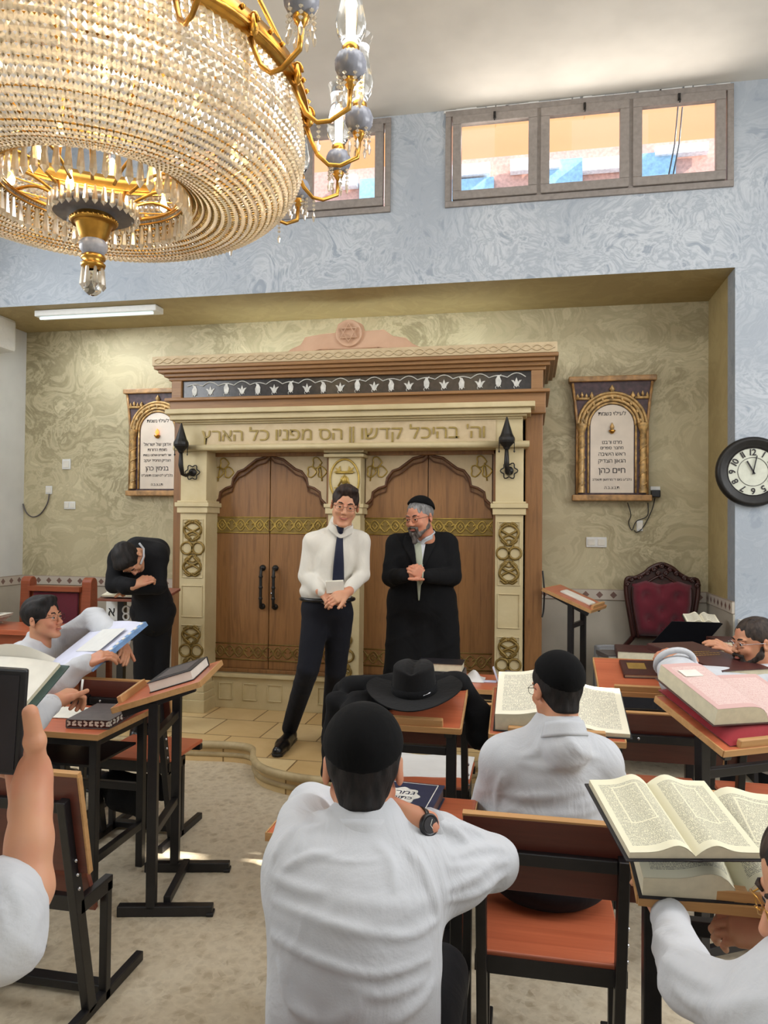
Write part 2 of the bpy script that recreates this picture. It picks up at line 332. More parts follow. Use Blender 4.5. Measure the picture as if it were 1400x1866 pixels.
def text_mesh(body, name, mat, size, mw, parent=None, depth=.002, rtl=True, bold=0.0, width=None, each=False):
    """raised lettering centred on mw; width squeezes the line to fit"""
    items = []; x = 0
    for ch in (body[::-1] if rtl else body):
        if ch == ' ': x += .26; continue
        V, F_, a, b = glyph(ch, round(bold / size, 3)); items.append((ch, x - a, V, F_)); x += b - a + .085
    x -= .085; sx = size if width is None else width / x; out = None; m = MB()
    base = (wmat(parent).inverted() if parent is not None else Matrix()) @ mw
    for ch, x0, V, F_ in items:
        if each: m = MB()
        m.T = base; m.add([((v[0] + x0 - x / 2) * sx, (v[1] - .3) * size, v[2] * depth) for v in V], F_)
        if each: out = m.build(name, mat, parent)
    return out if each else m.build(name, mat, parent)
# ---------------------------------------------------------------- implicit surfaces (bodies, clothes)
def _rot(R): return None if R is None else np.array([[R[i][j] for j in range(3)] for i in range(3)], dtype=np.float32)
class SDF:
    """smooth union of tapered capsules, ellipsoids and boxes, meshed by surface nets"""
    def __init__(s): s.p = []
    def ell(s, c, r, k=.02, R=None, op=1): s.p.append(('e', np.array(c, float), np.array(r, float), k, _rot(R), op)); return s
    def cap(s, a, b, ra, rb=None, k=.02, op=1): s.p.append(('c', np.array(a, float), np.array(b, float), k, (ra, ra if rb is None else rb), op)); return s
    def plane(s, n, c, op=0, k=.01): s.p.append(('p', np.array(n, float) / np.linalg.norm(n), c, k, None, op)); return s   # keeps n.p > c
    def box(s, c, h, rd=.01, k=.01, R=None, op=1): s.p.append(('b', np.array(c, float), np.array(h, float), k, (_rot(R), rd), op)); return s
    def ev(s, P):
        d = np.full(len(P), 1e3, np.float32)
        for t, a, b, k, x, op in s.p:
            if t == 'e':
                q = P - a
                if x is not None: q = q @ x
                k0 = np.sqrt(((q / b) ** 2).sum(1)); k1 = np.sqrt(((q / (b * b)) ** 2).sum(1)) + 1e-9; e = k0 * (k0 - 1) / k1
            elif t == 'p': e = (b - P @ a).astype(np.float32)
            elif t == 'c':
                ab = b - a; q = P - a; h = np.clip((q @ ab) / max(ab @ ab, 1e-9), 0, 1); e = np.sqrt(((q - h[:, None] * ab) ** 2).sum(1)) - (x[0] + (x[1] - x[0]) * h)
            else:
                q = P - a; R, rd = x
                if R is not None: q = q @ R
                q = np.abs(q) - (b - rd); e = np.sqrt((np.maximum(q, 0) ** 2).sum(1)) + np.minimum(q.max(1), 0) - rd
            if op == 1:
                h = np.clip(.5 + .5 * (d - e) / k, 0, 1); d = d + (e - d) * h - k * h * (1 - h)
            elif op == -1:
                h = np.clip(.5 - .5 * (d + e) / k, 0, 1); d = d + (-e - d) * h + k * h * (1 - h)
            else:   # keep only inside
                d = np.maximum(d, e)
        return d
    def bounds(s, m=.03):
        lo = np.full(3, 1e9); hi = -lo
        for t, a, b, k, x, op in s.p:
            if op != 1: continue
            if t == 'c': r = max(x); l = np.minimum(a, b) - r; h = np.maximum(a, b) + r
            else: r = np.full(3, np.linalg.norm(b)) if (x is not None and t == 'e') or t == 'b' else b; l = a - r; h = a + r
            lo = np.minimum(lo, l); hi = np.maximum(hi, h)
        return lo - m, hi + m
    def mesh(s, h, disp=None, bounds=None, smooth=1):
        lo, hi = bounds or s.bounds(); n = np.maximum(np.ceil((hi - lo) / h).astype(int), 3) + 1
        ax = [lo[i] + h * np.arange(n[i]) for i in range(3)]; D = np.empty(n, np.float32)
        Yg, Zg = np.meshgrid(ax[1], ax[2], indexing='ij'); fl = np.stack([Yg.ravel(), Zg.ravel()], 1)
        st = max(1, 400000 // len(fl))
        for i in range(0, n[0], st):
            xs = ax[0][i:i + st]; P = np.concatenate([np.repeat(xs, len(fl))[:, None], np.tile(fl, (len(xs), 1))], 1).astype(np.float32)
            d = s.ev(P)
            if disp is not None:
                m = np.abs(d) < .05; d[m] += disp(P[m])
            D[i:i + st] = d.reshape(len(xs), n[1], n[2])
        S = D < 0; c = np.zeros(tuple(n - 1), np.int8)
        for i in (0, 1):
            for j in (0, 1):
                for k in (0, 1): c += S[i:n[0] - 1 + i, j:n[1] - 1 + j, k:n[2] - 1 + k]
        act = (c > 0) & (c < 8); idx = -np.ones(tuple(n - 1), np.int64); I = np.argwhere(act); idx[act] = np.arange(len(I))
        acc = np.zeros((len(I), 3)); cnt = np.zeros(len(I))
        cor = [(i, j, k) for i in (0, 1) for j in (0, 1) for k in (0, 1)]
        for A in cor:
            for ax_ in range(3):
                if A[ax_]: continue
                B = list(A); B[ax_] = 1; a = D[I[:, 0] + A[0], I[:, 1] + A[1], I[:, 2] + A[2]]; b = D[I[:, 0] + B[0], I[:, 1] + B[1], I[:, 2] + B[2]]
                m = (a < 0) != (b < 0); t = np.where(m, a / np.where(np.abs(a - b) < 1e-12, 1, a - b), 0); p = np.tile(np.array(A, float), (len(I), 1)); p[:, ax_] += t
                acc[m] += p[m]; cnt[m] += 1
        V = lo + h * (I + acc / np.maximum(cnt, 1)[:, None]); Q = []
        for ax_ in range(3):
            o1, o2 = (ax_ + 1) % 3, (ax_ + 2) % 3; sl = [slice(1, n[q] - 1) for q in range(3)]; sl[ax_] = slice(0, n[ax_] - 1); s2 = list(sl); s2[ax_] = slice(1, n[ax_])
            a = S[tuple(sl)]; b = S[tuple(s2)]; E = np.argwhere(a != b)
            if not len(E): continue
            flip = a[tuple(E.T)]; off = np.array([1, 1, 1]); off[ax_] = 0; E = E + off
            def g(d1, d2):
                q = E.copy(); q[:, o1] -= d1; q[:, o2] -= d2; return idx[q[:, 0], q[:, 1], q[:, 2]]
            q = np.stack([g(0, 0), g(1, 0), g(1, 1), g(0, 1)], 1); q[~flip] = q[~flip][:, ::-1]; Q.append(q)
        Q = np.concatenate(Q); Q = Q[(Q >= 0).all(1)]
        for _ in range(smooth):
            A = np.zeros_like(V); C = np.zeros(len(V))
            for i in range(4):
                j = (i + 1) % 4; np.add.at(A, Q[:, i], V[Q[:, j]]); np.add.at(A, Q[:, j], V[Q[:, i]]); np.add.at(C, Q[:, i], 1); np.add.at(C, Q[:, j], 1)
            V = V * .5 + .5 * A / np.maximum(C, 1)[:, None]
        return V, Q
def np_obj(parts, name, mat, parent, label=None, local=False):
    """parts: list of (V, Q) in world space joined in one mesh"""
    V = np.concatenate([p[0] for p in parts]); Q = []; b = 0
    for v, q in parts: Q.append(q + b); b += len(v)
    Q = np.concatenate(Q)
    if not local: Mi = np.array(wmat(parent).inverted()); V = V @ Mi[:3, :3].T + Mi[:3, 3]
    me = bpy.data.meshes.new(name); me.vertices.add(len(V)); me.vertices.foreach_set('co', V.astype(np.float32).ravel())
    me.loops.add(len(Q) * 4); me.loops.foreach_set('vertex_index', Q.ravel().astype(np.int32)); me.polygons.add(len(Q))
    me.polygons.foreach_set('loop_start', (np.arange(len(Q)) * 4).astype(np.int32)); me.polygons.foreach_set('loop_total', np.full(len(Q), 4, np.int32))
    me.polygons.foreach_set('use_smooth', np.ones(len(Q), bool)); me.update(calc_edges=True); me.validate(); me.materials.append(M[mat])
    return link_mesh(me, name, parent, label)
# ================================================================ THE ROOM
def struct(name, mb, mat, parent=None, **kw):
    o = mb.build(name, mat, parent, **kw)
    if parent is None: o['kind'] = 'structure'
    return o
XL, XR, YF, YB, YR, ZC, ZS = -4.85, 4.3, 5.6, 6.4, -3.6, 4.845, 3.515
struct('floor', MB().bb(XL - .2, XR + .2, YR - .2, YB + .2, -.1, 0), 'terrazzo')
struct('ceiling', MB().bb(XL - .2, XR + .2, YR - .2, YF + .2, ZC, ZC + .2), 'ceiling_paint')
WZ0, WZ1 = 4.09, 4.828
wb = MB(); A1, A2 = (-.655, 1.401), (-3.135, -1.08)
wb.bb(XL, XR, YF, YF + .2, ZS, WZ0); wb.bb(XL, XR, YF, YF + .2, WZ1, ZC)
wb.bb(XL, A2[0], YF, YF + .2, WZ0, WZ1); wb.bb(A2[1], A1[0], YF, YF + .2, WZ0, WZ1); wb.bb(A1[1], XR, YF, YF + .2, WZ0, WZ1)
wb.bb(1.413, XR, YF, YF + .2, 0, ZS)
struct('wall_front', wb, 'plaster_blue')
struct('wall_niche', MB().bb(XL, 1.42, YB, YB + .15, 0, ZS + .2), 'plaster_gold')
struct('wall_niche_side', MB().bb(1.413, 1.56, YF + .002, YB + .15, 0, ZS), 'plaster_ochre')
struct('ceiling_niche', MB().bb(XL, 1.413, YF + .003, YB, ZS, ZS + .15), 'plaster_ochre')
wl = MB().bb(XL - .2, XL, YR, YB + .1, 0, ZC)
struct('wall_left', wl, 'white_paint')
wl = MB(); holes = [(2.55, 2.65, 4.22, 4.42), (2.66, 2.76, 3.76, 4.07)]  # unseen slits added to shape the sun patches on the floor
ys = sorted({YR, YF + .2} | {h[0] for h in holes} | {h[1] for h in holes})
for a, b in zip(ys[:-1], ys[1:]):
    hs = [h for h in holes if h[0] <= a and h[1] >= b]
    if hs: wl.bb(XR, XR + .06, a, b, 0, hs[0][2]); wl.bb(XR, XR + .06, a, b, hs[0][3], ZC)
    else: wl.bb(XR, XR + .06, a, b, 0, ZC)
struct('wall_right', wl, 'white_paint')
struct('wall_rear', MB().bb(XL, XR, YR - .2, YR, 0, ZC), 'white_paint')
# tiled wainscot with a patterned border
tw = MB(); tw.bb(XL, 1.413, YB - .012, YB, 0, 1.06); tw.bb(XL, XL + .012, 3.6, YB, 0, 1.06); tw.bb(1.401, 1.413, YF, YB, 0, 1.06)
struct('trim_1', tw, 'wainscot_tile')
def border_mat():
    k = NT('border_tile', .35); v = k.pos(); sp = k.n('ShaderNodeSeparateXYZ'); k.l(v, sp.inputs[0])
    s = k.math('ADD', sp.outputs[0], sp.outputs[1]); f = k.math('ABSOLUTE', k.math('SUBTRACT', k.math('FRACT', k.math('MULTIPLY', s, 9)), .5))
    z = k.math('ABSOLUTE', k.math('MULTIPLY', k.math('SUBTRACT', sp.outputs[2], 1.105), 9))
    d = k.math('LESS_THAN', k.math('ADD', f, z), .26); e = k.math('GREATER_THAN', z, .35)
    k.col(k.mix(e, k.mix(d, (190, 180, 166), (120, 92, 82)), (150, 134, 118))); M['border_tile'] = k.m
border_mat()
tb = MB(); tb.bb(XL, 1.413, YB - .02, YB, 1.06, 1.15); tb.bb(XL, XL + .02, 3.6, YB, 1.06, 1.15); tb.bb(1.393, 1.413, YF, YB, 1.06, 1.15)
struct('trim_2', tb, 'border_tile', bevel=.004)
# peeling paint strip between the ceiling and the clerestory windows
tp = MB()
for i in range(26):
    x = -.62 + i * .078; tp.box((x, YF - .006, ZC - .012 - .008 * rng.random()), (.05 + .05 * rng.random(), .014, .012 + .012 * rng.random()))
struct('trim_3', tp, 'white_paint')
# clerestory windows
def window(nm, x0, x1):
    fr = MB(); y0, y1 = YF - .02, YF + .07; t = .045
    fr.rframe(x0, x1, y0, y1, WZ0, WZ1, t)
    w = (x1 - x0 - 2 * t) / 3
    for i in (1, 2): fr.bb(x0 + t + w * i - .02, x0 + t + w * i + .02, y0, y1, WZ0 + t, WZ1 - t)
    o = struct(nm, fr, 'window_frame', bevel=.004)
    for i in range(3):
        a, b = x0 + t + w * i + .012, x0 + t + w * (i + 1) - .012; z0, z1 = WZ0 + t + .004, WZ1 - t - .004; s = .065; q = MB()
        yy0, yy1 = YF - .035, YF + .02
        q.rframe(a, b, yy0, yy1, z0, z1, s)
        so = q.build('sash', 'window_frame', o, bevel=.005)
        MB().bb(a + s - .003, b - s + .003, YF - .008, YF - .003, z0 + s - .003, z1 - s + .003).build('pane', 'window_pane', so)
        h = MB(); c = (a + b) / 2; h.box((c, yy0 - .006, z1 - s * .4), (.018, .012, .05)); h.tube([(c, yy0 - .012, z1 - s * .6), (c + .004, yy0 - .03, z1 - s * .9), (c, yy0 - .02, z1 - s * 1.15)], .005, 6)
        h.build('latch', 'iron', so)
window('window_1', *A1); window('window_2', *A2)
# neighbouring house seen through the windows
def stone_wall_mat():
    k = NT('house_stone', .8, 0, .2); br = k.n('ShaderNodeTexBrick'); k.l(k.pos((1, 1, 1)), br.inputs['Vector'])
    mp = k.n('ShaderNodeCombineXYZ'); sp = k.n('ShaderNodeSeparateXYZ'); g = k.n('ShaderNodeNewGeometry'); k.l(g.outputs['Position'], sp.inputs[0]); k.l(sp.outputs[0], mp.inputs[0]); k.l(sp.outputs[2], mp.inputs[1]); k.l(mp.outputs[0], br.inputs['Vector'])
    br.inputs['Scale'].default_value = 1; br.inputs['Brick Width'].default_value = .85; br.inputs['Row Height'].default_value = .42; br.inputs['Mortar Size'].default_value = .01
    br.inputs['Color1'].default_value = lin((204, 138, 84)); br.inputs['Color2'].default_value = lin((206, 152, 116)); br.inputs['Mortar'].default_value = lin((196, 146, 100))
    n = k.noise(k.pos(), 2.5, 3); k.col(k.mix(k.math('MULTIPLY', n.outputs['Fac'], .4), br.outputs['Color'], (206, 146, 108))); M['house_stone'] = k.m
stone_wall_mat()
plain('pale_blue_paint', (150, 196, 226), .7); plain('white_render', (244, 240, 240), .7); plain('pink_render', (210, 164, 150), .8)
nh = thing('neighbour_house', 'orange stone house wall standing beyond the high clerestory windows', 'building', (0, 8.4, 0)); nh['kind'] = 'structure'
MB().bb(-9, 7, 8.6, 8.9, 0, 12).build('facade', 'house_stone', nh, world=True)
def tracebox(x0, y0, x1, y1, Y, t):
    a, b, c, d = atY(x0, y0, Y), atY(x1, y0, Y), atY(x0, y1, Y), atY(x1, y1, Y)
    return (a[0] + c[0]) / 2, (b[0] + d[0]) / 2, Y, Y + t, (c[2] + d[2]) / 2, (a[2] + b[2]) / 2
low = MB().bb(-9, 7, 8.3, 8.6, 4.6, 5.8); low.build('lower_band', 'pink_render', nh, world=True)
for r in ((820, 325, 900, 372), (985, 290, 1062, 350), (1150, 278, 1232, 342), (655, 325, 690, 372)): MB().bb(*tracebox(*r, 8.22, .08)).build('blue_shutter', 'pale_blue_paint', nh, world=True)
for r in ((820, 298, 893, 318), (930, 288, 975, 310), (1062, 286, 1140, 308), (1195, 262, 1292, 278), (985, 292, 1020, 306), (622, 318, 650, 338)): MB().bb(*tracebox(*r, 8.18, .1)).build('window_ledge', 'white_render', nh, world=True)
cb = MB()
for q in (1228, 1236): cb.tube([atY(q + 8, 195, 7.9), atY(q + 2, 262, 7.9), atY(q - 14, 345, 7.9)], .008, 6)
cb.build('cable', 'black_plastic', nh, world=True)
struct('trim_4', MB().bb(-4.85, 1.6, YF + .2, YB + .2, ZS + .2, ZS + .26), 'white_render')
# raised stone platform in front of the ark with rounded nosing
def smooth_pts(pts, n=6):
    out = []
    P = [Vector(p) for p in pts]
    for i in range(len(P) - 1):
        p0, p1, p2, p3 = P[max(i - 1, 0)], P[i], P[i + 1], P[min(i + 2, len(P) - 1)]
        for j in range(n):
            t = j / n; out.append(.5 * ((2 * p1) + (-p0 + p2) * t + (2 * p0 - 5 * p1 + 4 * p2 - p3) * t * t + (-p0 + 3 * p1 - 3 * p2 + p3) * t ** 3))
    return out + [P[-1]]
edge = smooth_pts([(-3.45, 4.86, 0), (-2.5, 4.86, 0), (-2.03, 4.9, 0), (-1.86, 4.84, 0), (-1.76, 4.62, 0), (-1.62, 4.46, 0), (-1.35, 4.36, 0), (-1.0, 4.36, 0), (-.7, 4.45, 0), (-.5, 4.62, 0), (-.36, 4.84, 0), (-.1, 4.9, 0), (.3, 4.86, 0)], 5)
pl = MB(); out = [(p[0], p[1]) for p in edge] + [(.3, YB), (-3.45, YB)]
pl.prism(out, lambda u, v, t: (u, v, t), 0.0, .125)
po = pl.build('platform', 'platform_stone'); po['kind'] = 'structure'
ns = MB(); ns.tube([(p[0], p[1] - .005, .118) for p in edge], .026, 10); ns.tube([(p[0], p[1] + .012, .05) for p in edge], .022, 8)
ns.build('nosing', 'step_stone', po, label='rounded worn stone nosing along the step')
MB().prism(out, lambda u, v, t: (u, v, t), .125, .14).build('top_slab', 'platform_stone', po)
# ================================================================ THE ARK
ARK = thing('torah_ark', 'large carved cream stone and oak ark with two arched double doors', 'ark', (-1.4, 5.6, .14))
Yw = 5.74
wk = MB()
x0, x1 = atY(316, 900, Yw)[0], atY(989, 900, Yw)[0]
pl0, pl1 = atY(328, 900, 5.62)[0], atY(375, 900, 5.62)[0]; pr0, pr1 = atY(903, 900, 5.62)[0], atY(954, 900, 5.62)[0]
wk.bb(x0, x0 + .12, Yw, YB, .14, 2.72); wk.bb(x1 - .13, x1, Yw, YB, .14, 2.72); wk.bb(x0, x1, Yw, YB, 2.55, 2.98)
wk.build('oak_casing', 'oak', ARK, bevel=.006, world=True)
up = MB(); up.bb(x0 - .02, x1 + .02, Yw - .05, YB, 2.52, 2.685); up.bb(x0 - .05, x1 + .05, Yw - .09, YB, 2.675, 2.70)
up.bb(x0, x0 + .09, Yw - .06, YB, 2.7, 2.87); up.bb(x1 - .09, x1, Yw - .06, YB, 2.7, 2.87)
for i, e in enumerate((.02, .05, .085, .11)): up.bb(x0 - e, x1 + e, Yw - .05 - e, YB, 2.845 + i * .027, 2.875 + i * .027)
up.build('oak_entablature', 'oak_h', ARK, bevel=.006, world=True)
MB().bb(x0 + .09, x1 - .09, Yw - .035, Yw + .05, 2.705, 2.845).build('frieze_panel', 'frieze_glass', ARK, label='dark panel with silver tulips and scrolls', world=True)
# tulip and leaf inlay
inl = MB(); fx0, fx1 = x0 + .13, x1 - .13; N_ = 20; yy = Yw - .042
def blob(mb, cx, cz, pts, s, y=yy, t=.006, flip=1, rot=0):
    c, sn = math.cos(rot), math.sin(rot)
    mb.prism([(cx + (u * flip * c - v * sn) * s, cz + (u * flip * sn + v * c) * s) for u, v in pts], lambda u, v, q: (u, q, v), y, y + t)
tul = [(0, -1), (.35, -.7), (.55, -.2), (.95, .3), (.5, .25), (.3, -.05), (.18, .3), (0, .8), (-.18, .3), (-.3, -.05), (-.5, .25), (-.95, .3), (-.55, -.2), (-.35, -.7)]
leaf = [(0, -1), (.4, -.6), (.5, 0), (.25, .6), (.5, 1.0), (-.1, .75), (-.4, .2), (-.35, -.5)]
for i in range(N_):
    cx = fx0 + (fx1 - fx0) * (i + .5) / N_
    if i % 2: blob(inl, cx, 2.765, tul, .042)
    else: blob(inl, cx, 2.775 if i % 4 else 2.765, leaf, .05, flip=1 if i % 4 else -1)
    w = (fx1 - fx0) / N_; s = 1 if i % 2 else -1
    inl.tube([(cx - w * .5 + w * k / 8, yy + .002, 2.80 + s * .0 + .032 * math.sin(PI * k / 8) * (1 if i % 2 else .5)) for k in range(9)], .004, 5)
    inl.tube([(cx + .02 * math.cos(a), yy + .002, 2.725 + .014 * math.sin(a)) for a in np.linspace(0, 4, 8)], .003, 5)
inl.build('silver_inlay', 'silver_print', ARK, world=True)
# carved crest slab over the cornice, leaf wave
cr = MB(); cr.bb(x0 - .12, x1 + .1, Yw - .17, YB, 2.952, 3.03); cr.build('carved_crest', 'cream_carved', ARK, bevel=.006, world=True)
cw = MB()
for row, ph in ((2.99, 0), (2.99, PI)):
    cw.tube([(x0 - .1 + (x1 - x0 + .18) * k / 300, Yw - .172, row + .02 * math.sin(k * .42 + ph)) for k in range(301)], .006, 5)
cw.build('crest_carving', 'cream_carved', ARK, world=True)
# pink pediment with star medallion
Yp = 5.95
pts = [(512, 652), (530, 636), (548, 628), (556, 614), (590, 608), (612, 606), (616, 590), (626, 586), (650, 586), (660, 590), (664, 603), (700, 600), (716, 612), (740, 615), (752, 626), (770, 634), (782, 650), (782, 668), (512, 668)]
pd = MB(); pd.prism([(atY(x, y, Yp)[0], atY(x, y, Yp)[2]) for x, y in pts], lambda u, v, t: (u, t, v), Yp, Yp + .06)
pdo = pd.build('pediment', 'pink_stone', ARK, label='pink stone pediment with a six-pointed star medallion', bevel=.005, world=True)
mc = atY(637, 608, Yp); md = MB(); T90 = Matrix.Rotation(PI / 2, 3, 'X')
md.lathe([(0, 0), (.085, 0), (.1, .012), (.112, .012), (.112, -.02)], 36, (mc[0], Yp - .01, mc[2]), T90)
for s in (0, PI):
    tri = [(mc[0] + .078 * math.sin(a + s), Yp - .03, mc[2] + .078 * math.cos(a + s)) for a in (0, 2 * PI / 3, 4 * PI / 3)]; md.tube(tri, .008, 6, closed=True)
for q in (.45, .8): md.tube([(mc[0] - .5 * q, Yp - .004, mc[2] - .19 + .05 * q), (mc[0] - .25, Yp - .004, mc[2] - .12), (mc[0], Yp - .004, mc[2] - .13), (mc[0] + .25, Yp - .004, mc[2] - .12), (mc[0] + .5 * q, Yp - .004, mc[2] - .19 + .05 * q)], .006, 6)
md.build('medallion', 'pink_stone', pdo, world=True)
# stone portal: cornice, inscription band, ledge
sx0, sx1 = atY(328, 760, 5.6)[0], atY(953, 760, 5.6)[0]
sc = MB()
for i, (e, z0, z1) in enumerate(((.0, 2.47, 2.49), (.03, 2.485, 2.5), (.06, 2.5, 2.545), (.09, 2.545, 2.585))): sc.bb(sx0 - e, sx1 + e, 5.6 - e, 5.84, z0, z1)
sc.bb(sx0, sx1, 5.62, 5.84, 2.28, 2.48); sc.build('stone_cornice', 'cream_stone', ARK, bevel=.006, world=True)
ld = MB(); ld.bb(sx0 - .03, sx1 + .04, 5.59, 5.84, 2.255, 2.30); ld.tube([(sx0 - .04, 5.585, 2.278), (sx1 + .05, 5.585, 2.278)], .024, 12); ld.build('stone_ledge', 'cream_stone', ARK, world=True)
MB().bb(pl1 + .0, pr0 - .0, 5.612, 5.622, 2.305, 2.465).build('inscription_band', 'cream_carved', ARK, world=True)
ia, ib = atY(368, 788, 5.61), atY(884, 788, 5.61)
tm = frame(((ia[0] + ib[0]) / 2, 5.606, 2.375), (1, 0, 0), (0, 0, 1))
text_mesh("וה' בהיכל קדשו || הס מפניו כל הארץ", 'inscription_letter', 'inscription', .145, tm, ARK, .006, width=float(ib[0] - ia[0]), each=True)
# pilasters
def filigree(mb, cx, z0, z1, w, y):
    h = z1 - z0; zc = (z0 + z1) / 2; r = w * .27; n = 16; tb = lambda pts, rr=.0105: mb.tube(pts, rr, 5)
    for s in (-1, 1): mb.tube([(cx + s * r * 1.02 + r * math.cos(a), y, zc + r * math.sin(a)) for a in np.linspace(0, 2 * PI, n, endpoint=False)], .0105, 5, closed=True)
    for v in (-1, 1):
        mb.tube([(cx + r * .75 * math.cos(a), y, zc + v * r * 1.55 + r * .75 * math.sin(a)) for a in np.linspace(0, 2 * PI, n, endpoint=False)], .007, 5, closed=True)
        for s in (-1, 1):
            ks = np.linspace(0, 1, 18)
            tb([(cx + s * w * .34 * math.sin(PI * 2 * k * .98), y, zc + v * (h * .13 + h * .34 * k)) for k in ks])
            tb([(cx + s * w * (.42 - .06 * math.cos(k * PI)) * math.sin(PI * (k * .85 + .08)), y, zc + v * (h * .16 + h * .31 * k)) for k in ks], .012)
            tb([(cx + s * (w * .05 + w * .33 * k), y, zc + v * (h * .47 + .012 * math.sin(k * PI * 1.5))) for k in np.linspace(0, 1, 8)])
        tb([(cx, y, zc + v * h * .44), (cx, y, zc + v * h * .5)], .01)
for nm, a, b, c in (('left', pl0, pl1, None), ('right', pr0, pr1, None)):
    p = MB(); w = b - a; m = (a + b) / 2
    p.bb(a, b, 5.63, 5.86, .14, 2.26); p.bb(a - .03, b + .03, 5.58, 5.86, .14, .24); p.bb(a - .02, b + .02, 5.595, 5.86, .24, .30); p.bb(a - .01, b + .01, 5.61, 5.86, .30, .36)
    for e, z0, z1 in ((.02, 1.75, 1.80), (.035, 1.80, 1.835), (.02, 1.835, 1.85)): p.bb(a - e, b + e, 5.63 - e, 5.86, z0, z1)
    # raised frames round three panels
    for z0, z1 in ((1.22, 1.70), (.90, 1.16), (.42, .84)):
        for q in ((a + .02, a + .028, z0, z1), (b - .028, b - .02, z0, z1), (a + .02, b - .02, z0, z0 + .008), (a + .02, b - .02, z1 - .008, z1)): p.bb(q[0], q[1], 5.622, 5.632, q[2], q[3])
    pi = p.build('pilaster', 'cream_stone', ARK, bevel=.004, world=True)
    for z0, z1 in ((1.235, 1.69), (.43, .83)):
        g = MB(); filigree(g, m, z0, z1, w * .80, 5.626); g.build('gilt_filigree', 'old_gold', pi, world=True)
m0, m1 = atY(599, 840, 5.7)[0], atY(658, 840, 5.7)[0]
mp = MB(); mp.bb(m0, m1, 5.70, 5.9, .14, 2.26); mp.bb(m0 - .03, m1 + .03, 5.66, 5.9, 2.20, 2.225); mp.bb(m0 - .03, m1 + .03, 5.66, 5.9, 2.235, 2.26)
for e, z0, z1 in ((.02, 1.75, 1.80), (.03, 1.80, 1.83)): mp.bb(m0 - e, m1 + e, 5.7 - e, 5.9, z0, z1)
mp.bb(m0 - .02, m1 + .02, 5.67, 5.9, .14, .30)
mi = mp.build('pilaster', 'cream_stone', ARK, bevel=.004, world=True)
g = MB(); mc = ((m0 + m1) / 2, 2.02)
g.tube([(mc[0] + .118 * math.cos(a), 5.697, mc[1] + .165 * math.sin(a)) for a in np.linspace(0, 2 * PI, 32, endpoint=False)], .009, 6, closed=True)
for k in range(4):
    a = PI / 4 + k * PI / 2; cx, cz = mc[0] + .075 * math.cos(a), mc[1] + .11 * math.sin(a)
    blob(g, cx, cz, tul, .038, 5.69, .01, rot=a - PI / 2)
g.tube([(mc[0] - .07, 5.695, mc[1] + .06), (mc[0] + .07, 5.695, mc[1] + .06)], .012, 6); g.tube([(mc[0] - .05, 5.695, mc[1] - .05), (mc[0], 5.695, mc[1] + .04), (mc[0] + .05, 5.695, mc[1] - .05)], .008, 6)
g.lathe([(0, .012), (.03, .008), (.035, 0)], 12, (mc[0], 5.7, mc[1]), T90)
g.build('gilt_filigree', 'gilt', mi, world=True)
g = MB(); filigree(g, mc[0], .44, .82, .16, 5.696); g.build('gilt_filigree', 'old_gold', mi, world=True)
g = MB(); filigree(g, mc[0], 1.24, 1.68, .16, 5.696); g.build('gilt_filigree', 'old_gold', mi, world=True)
# base plinth with square panels
bs = MB(); bs.bb(pl1, pr0, 5.80, 5.9, .14, .43); bs.bb(pl1, pr0, 5.77, 5.9, .40, .43)
nP = 11
for i in range(nP):
    c = pl1 + .12 + (pr0 - pl1 - .2) * i / (nP - 1); s = .062
    for q in ((c - s, c - s + .008, .21, .35), (c + s - .008, c + s, .21, .35), (c - s, c + s, .342, .35), (c - s, c + s, .21, .218)): bs.bb(q[0], q[1], 5.79, 5.802, q[2], q[3])
bs.build('plinth', 'cream_stone', ARK, bevel=.003, world=True)
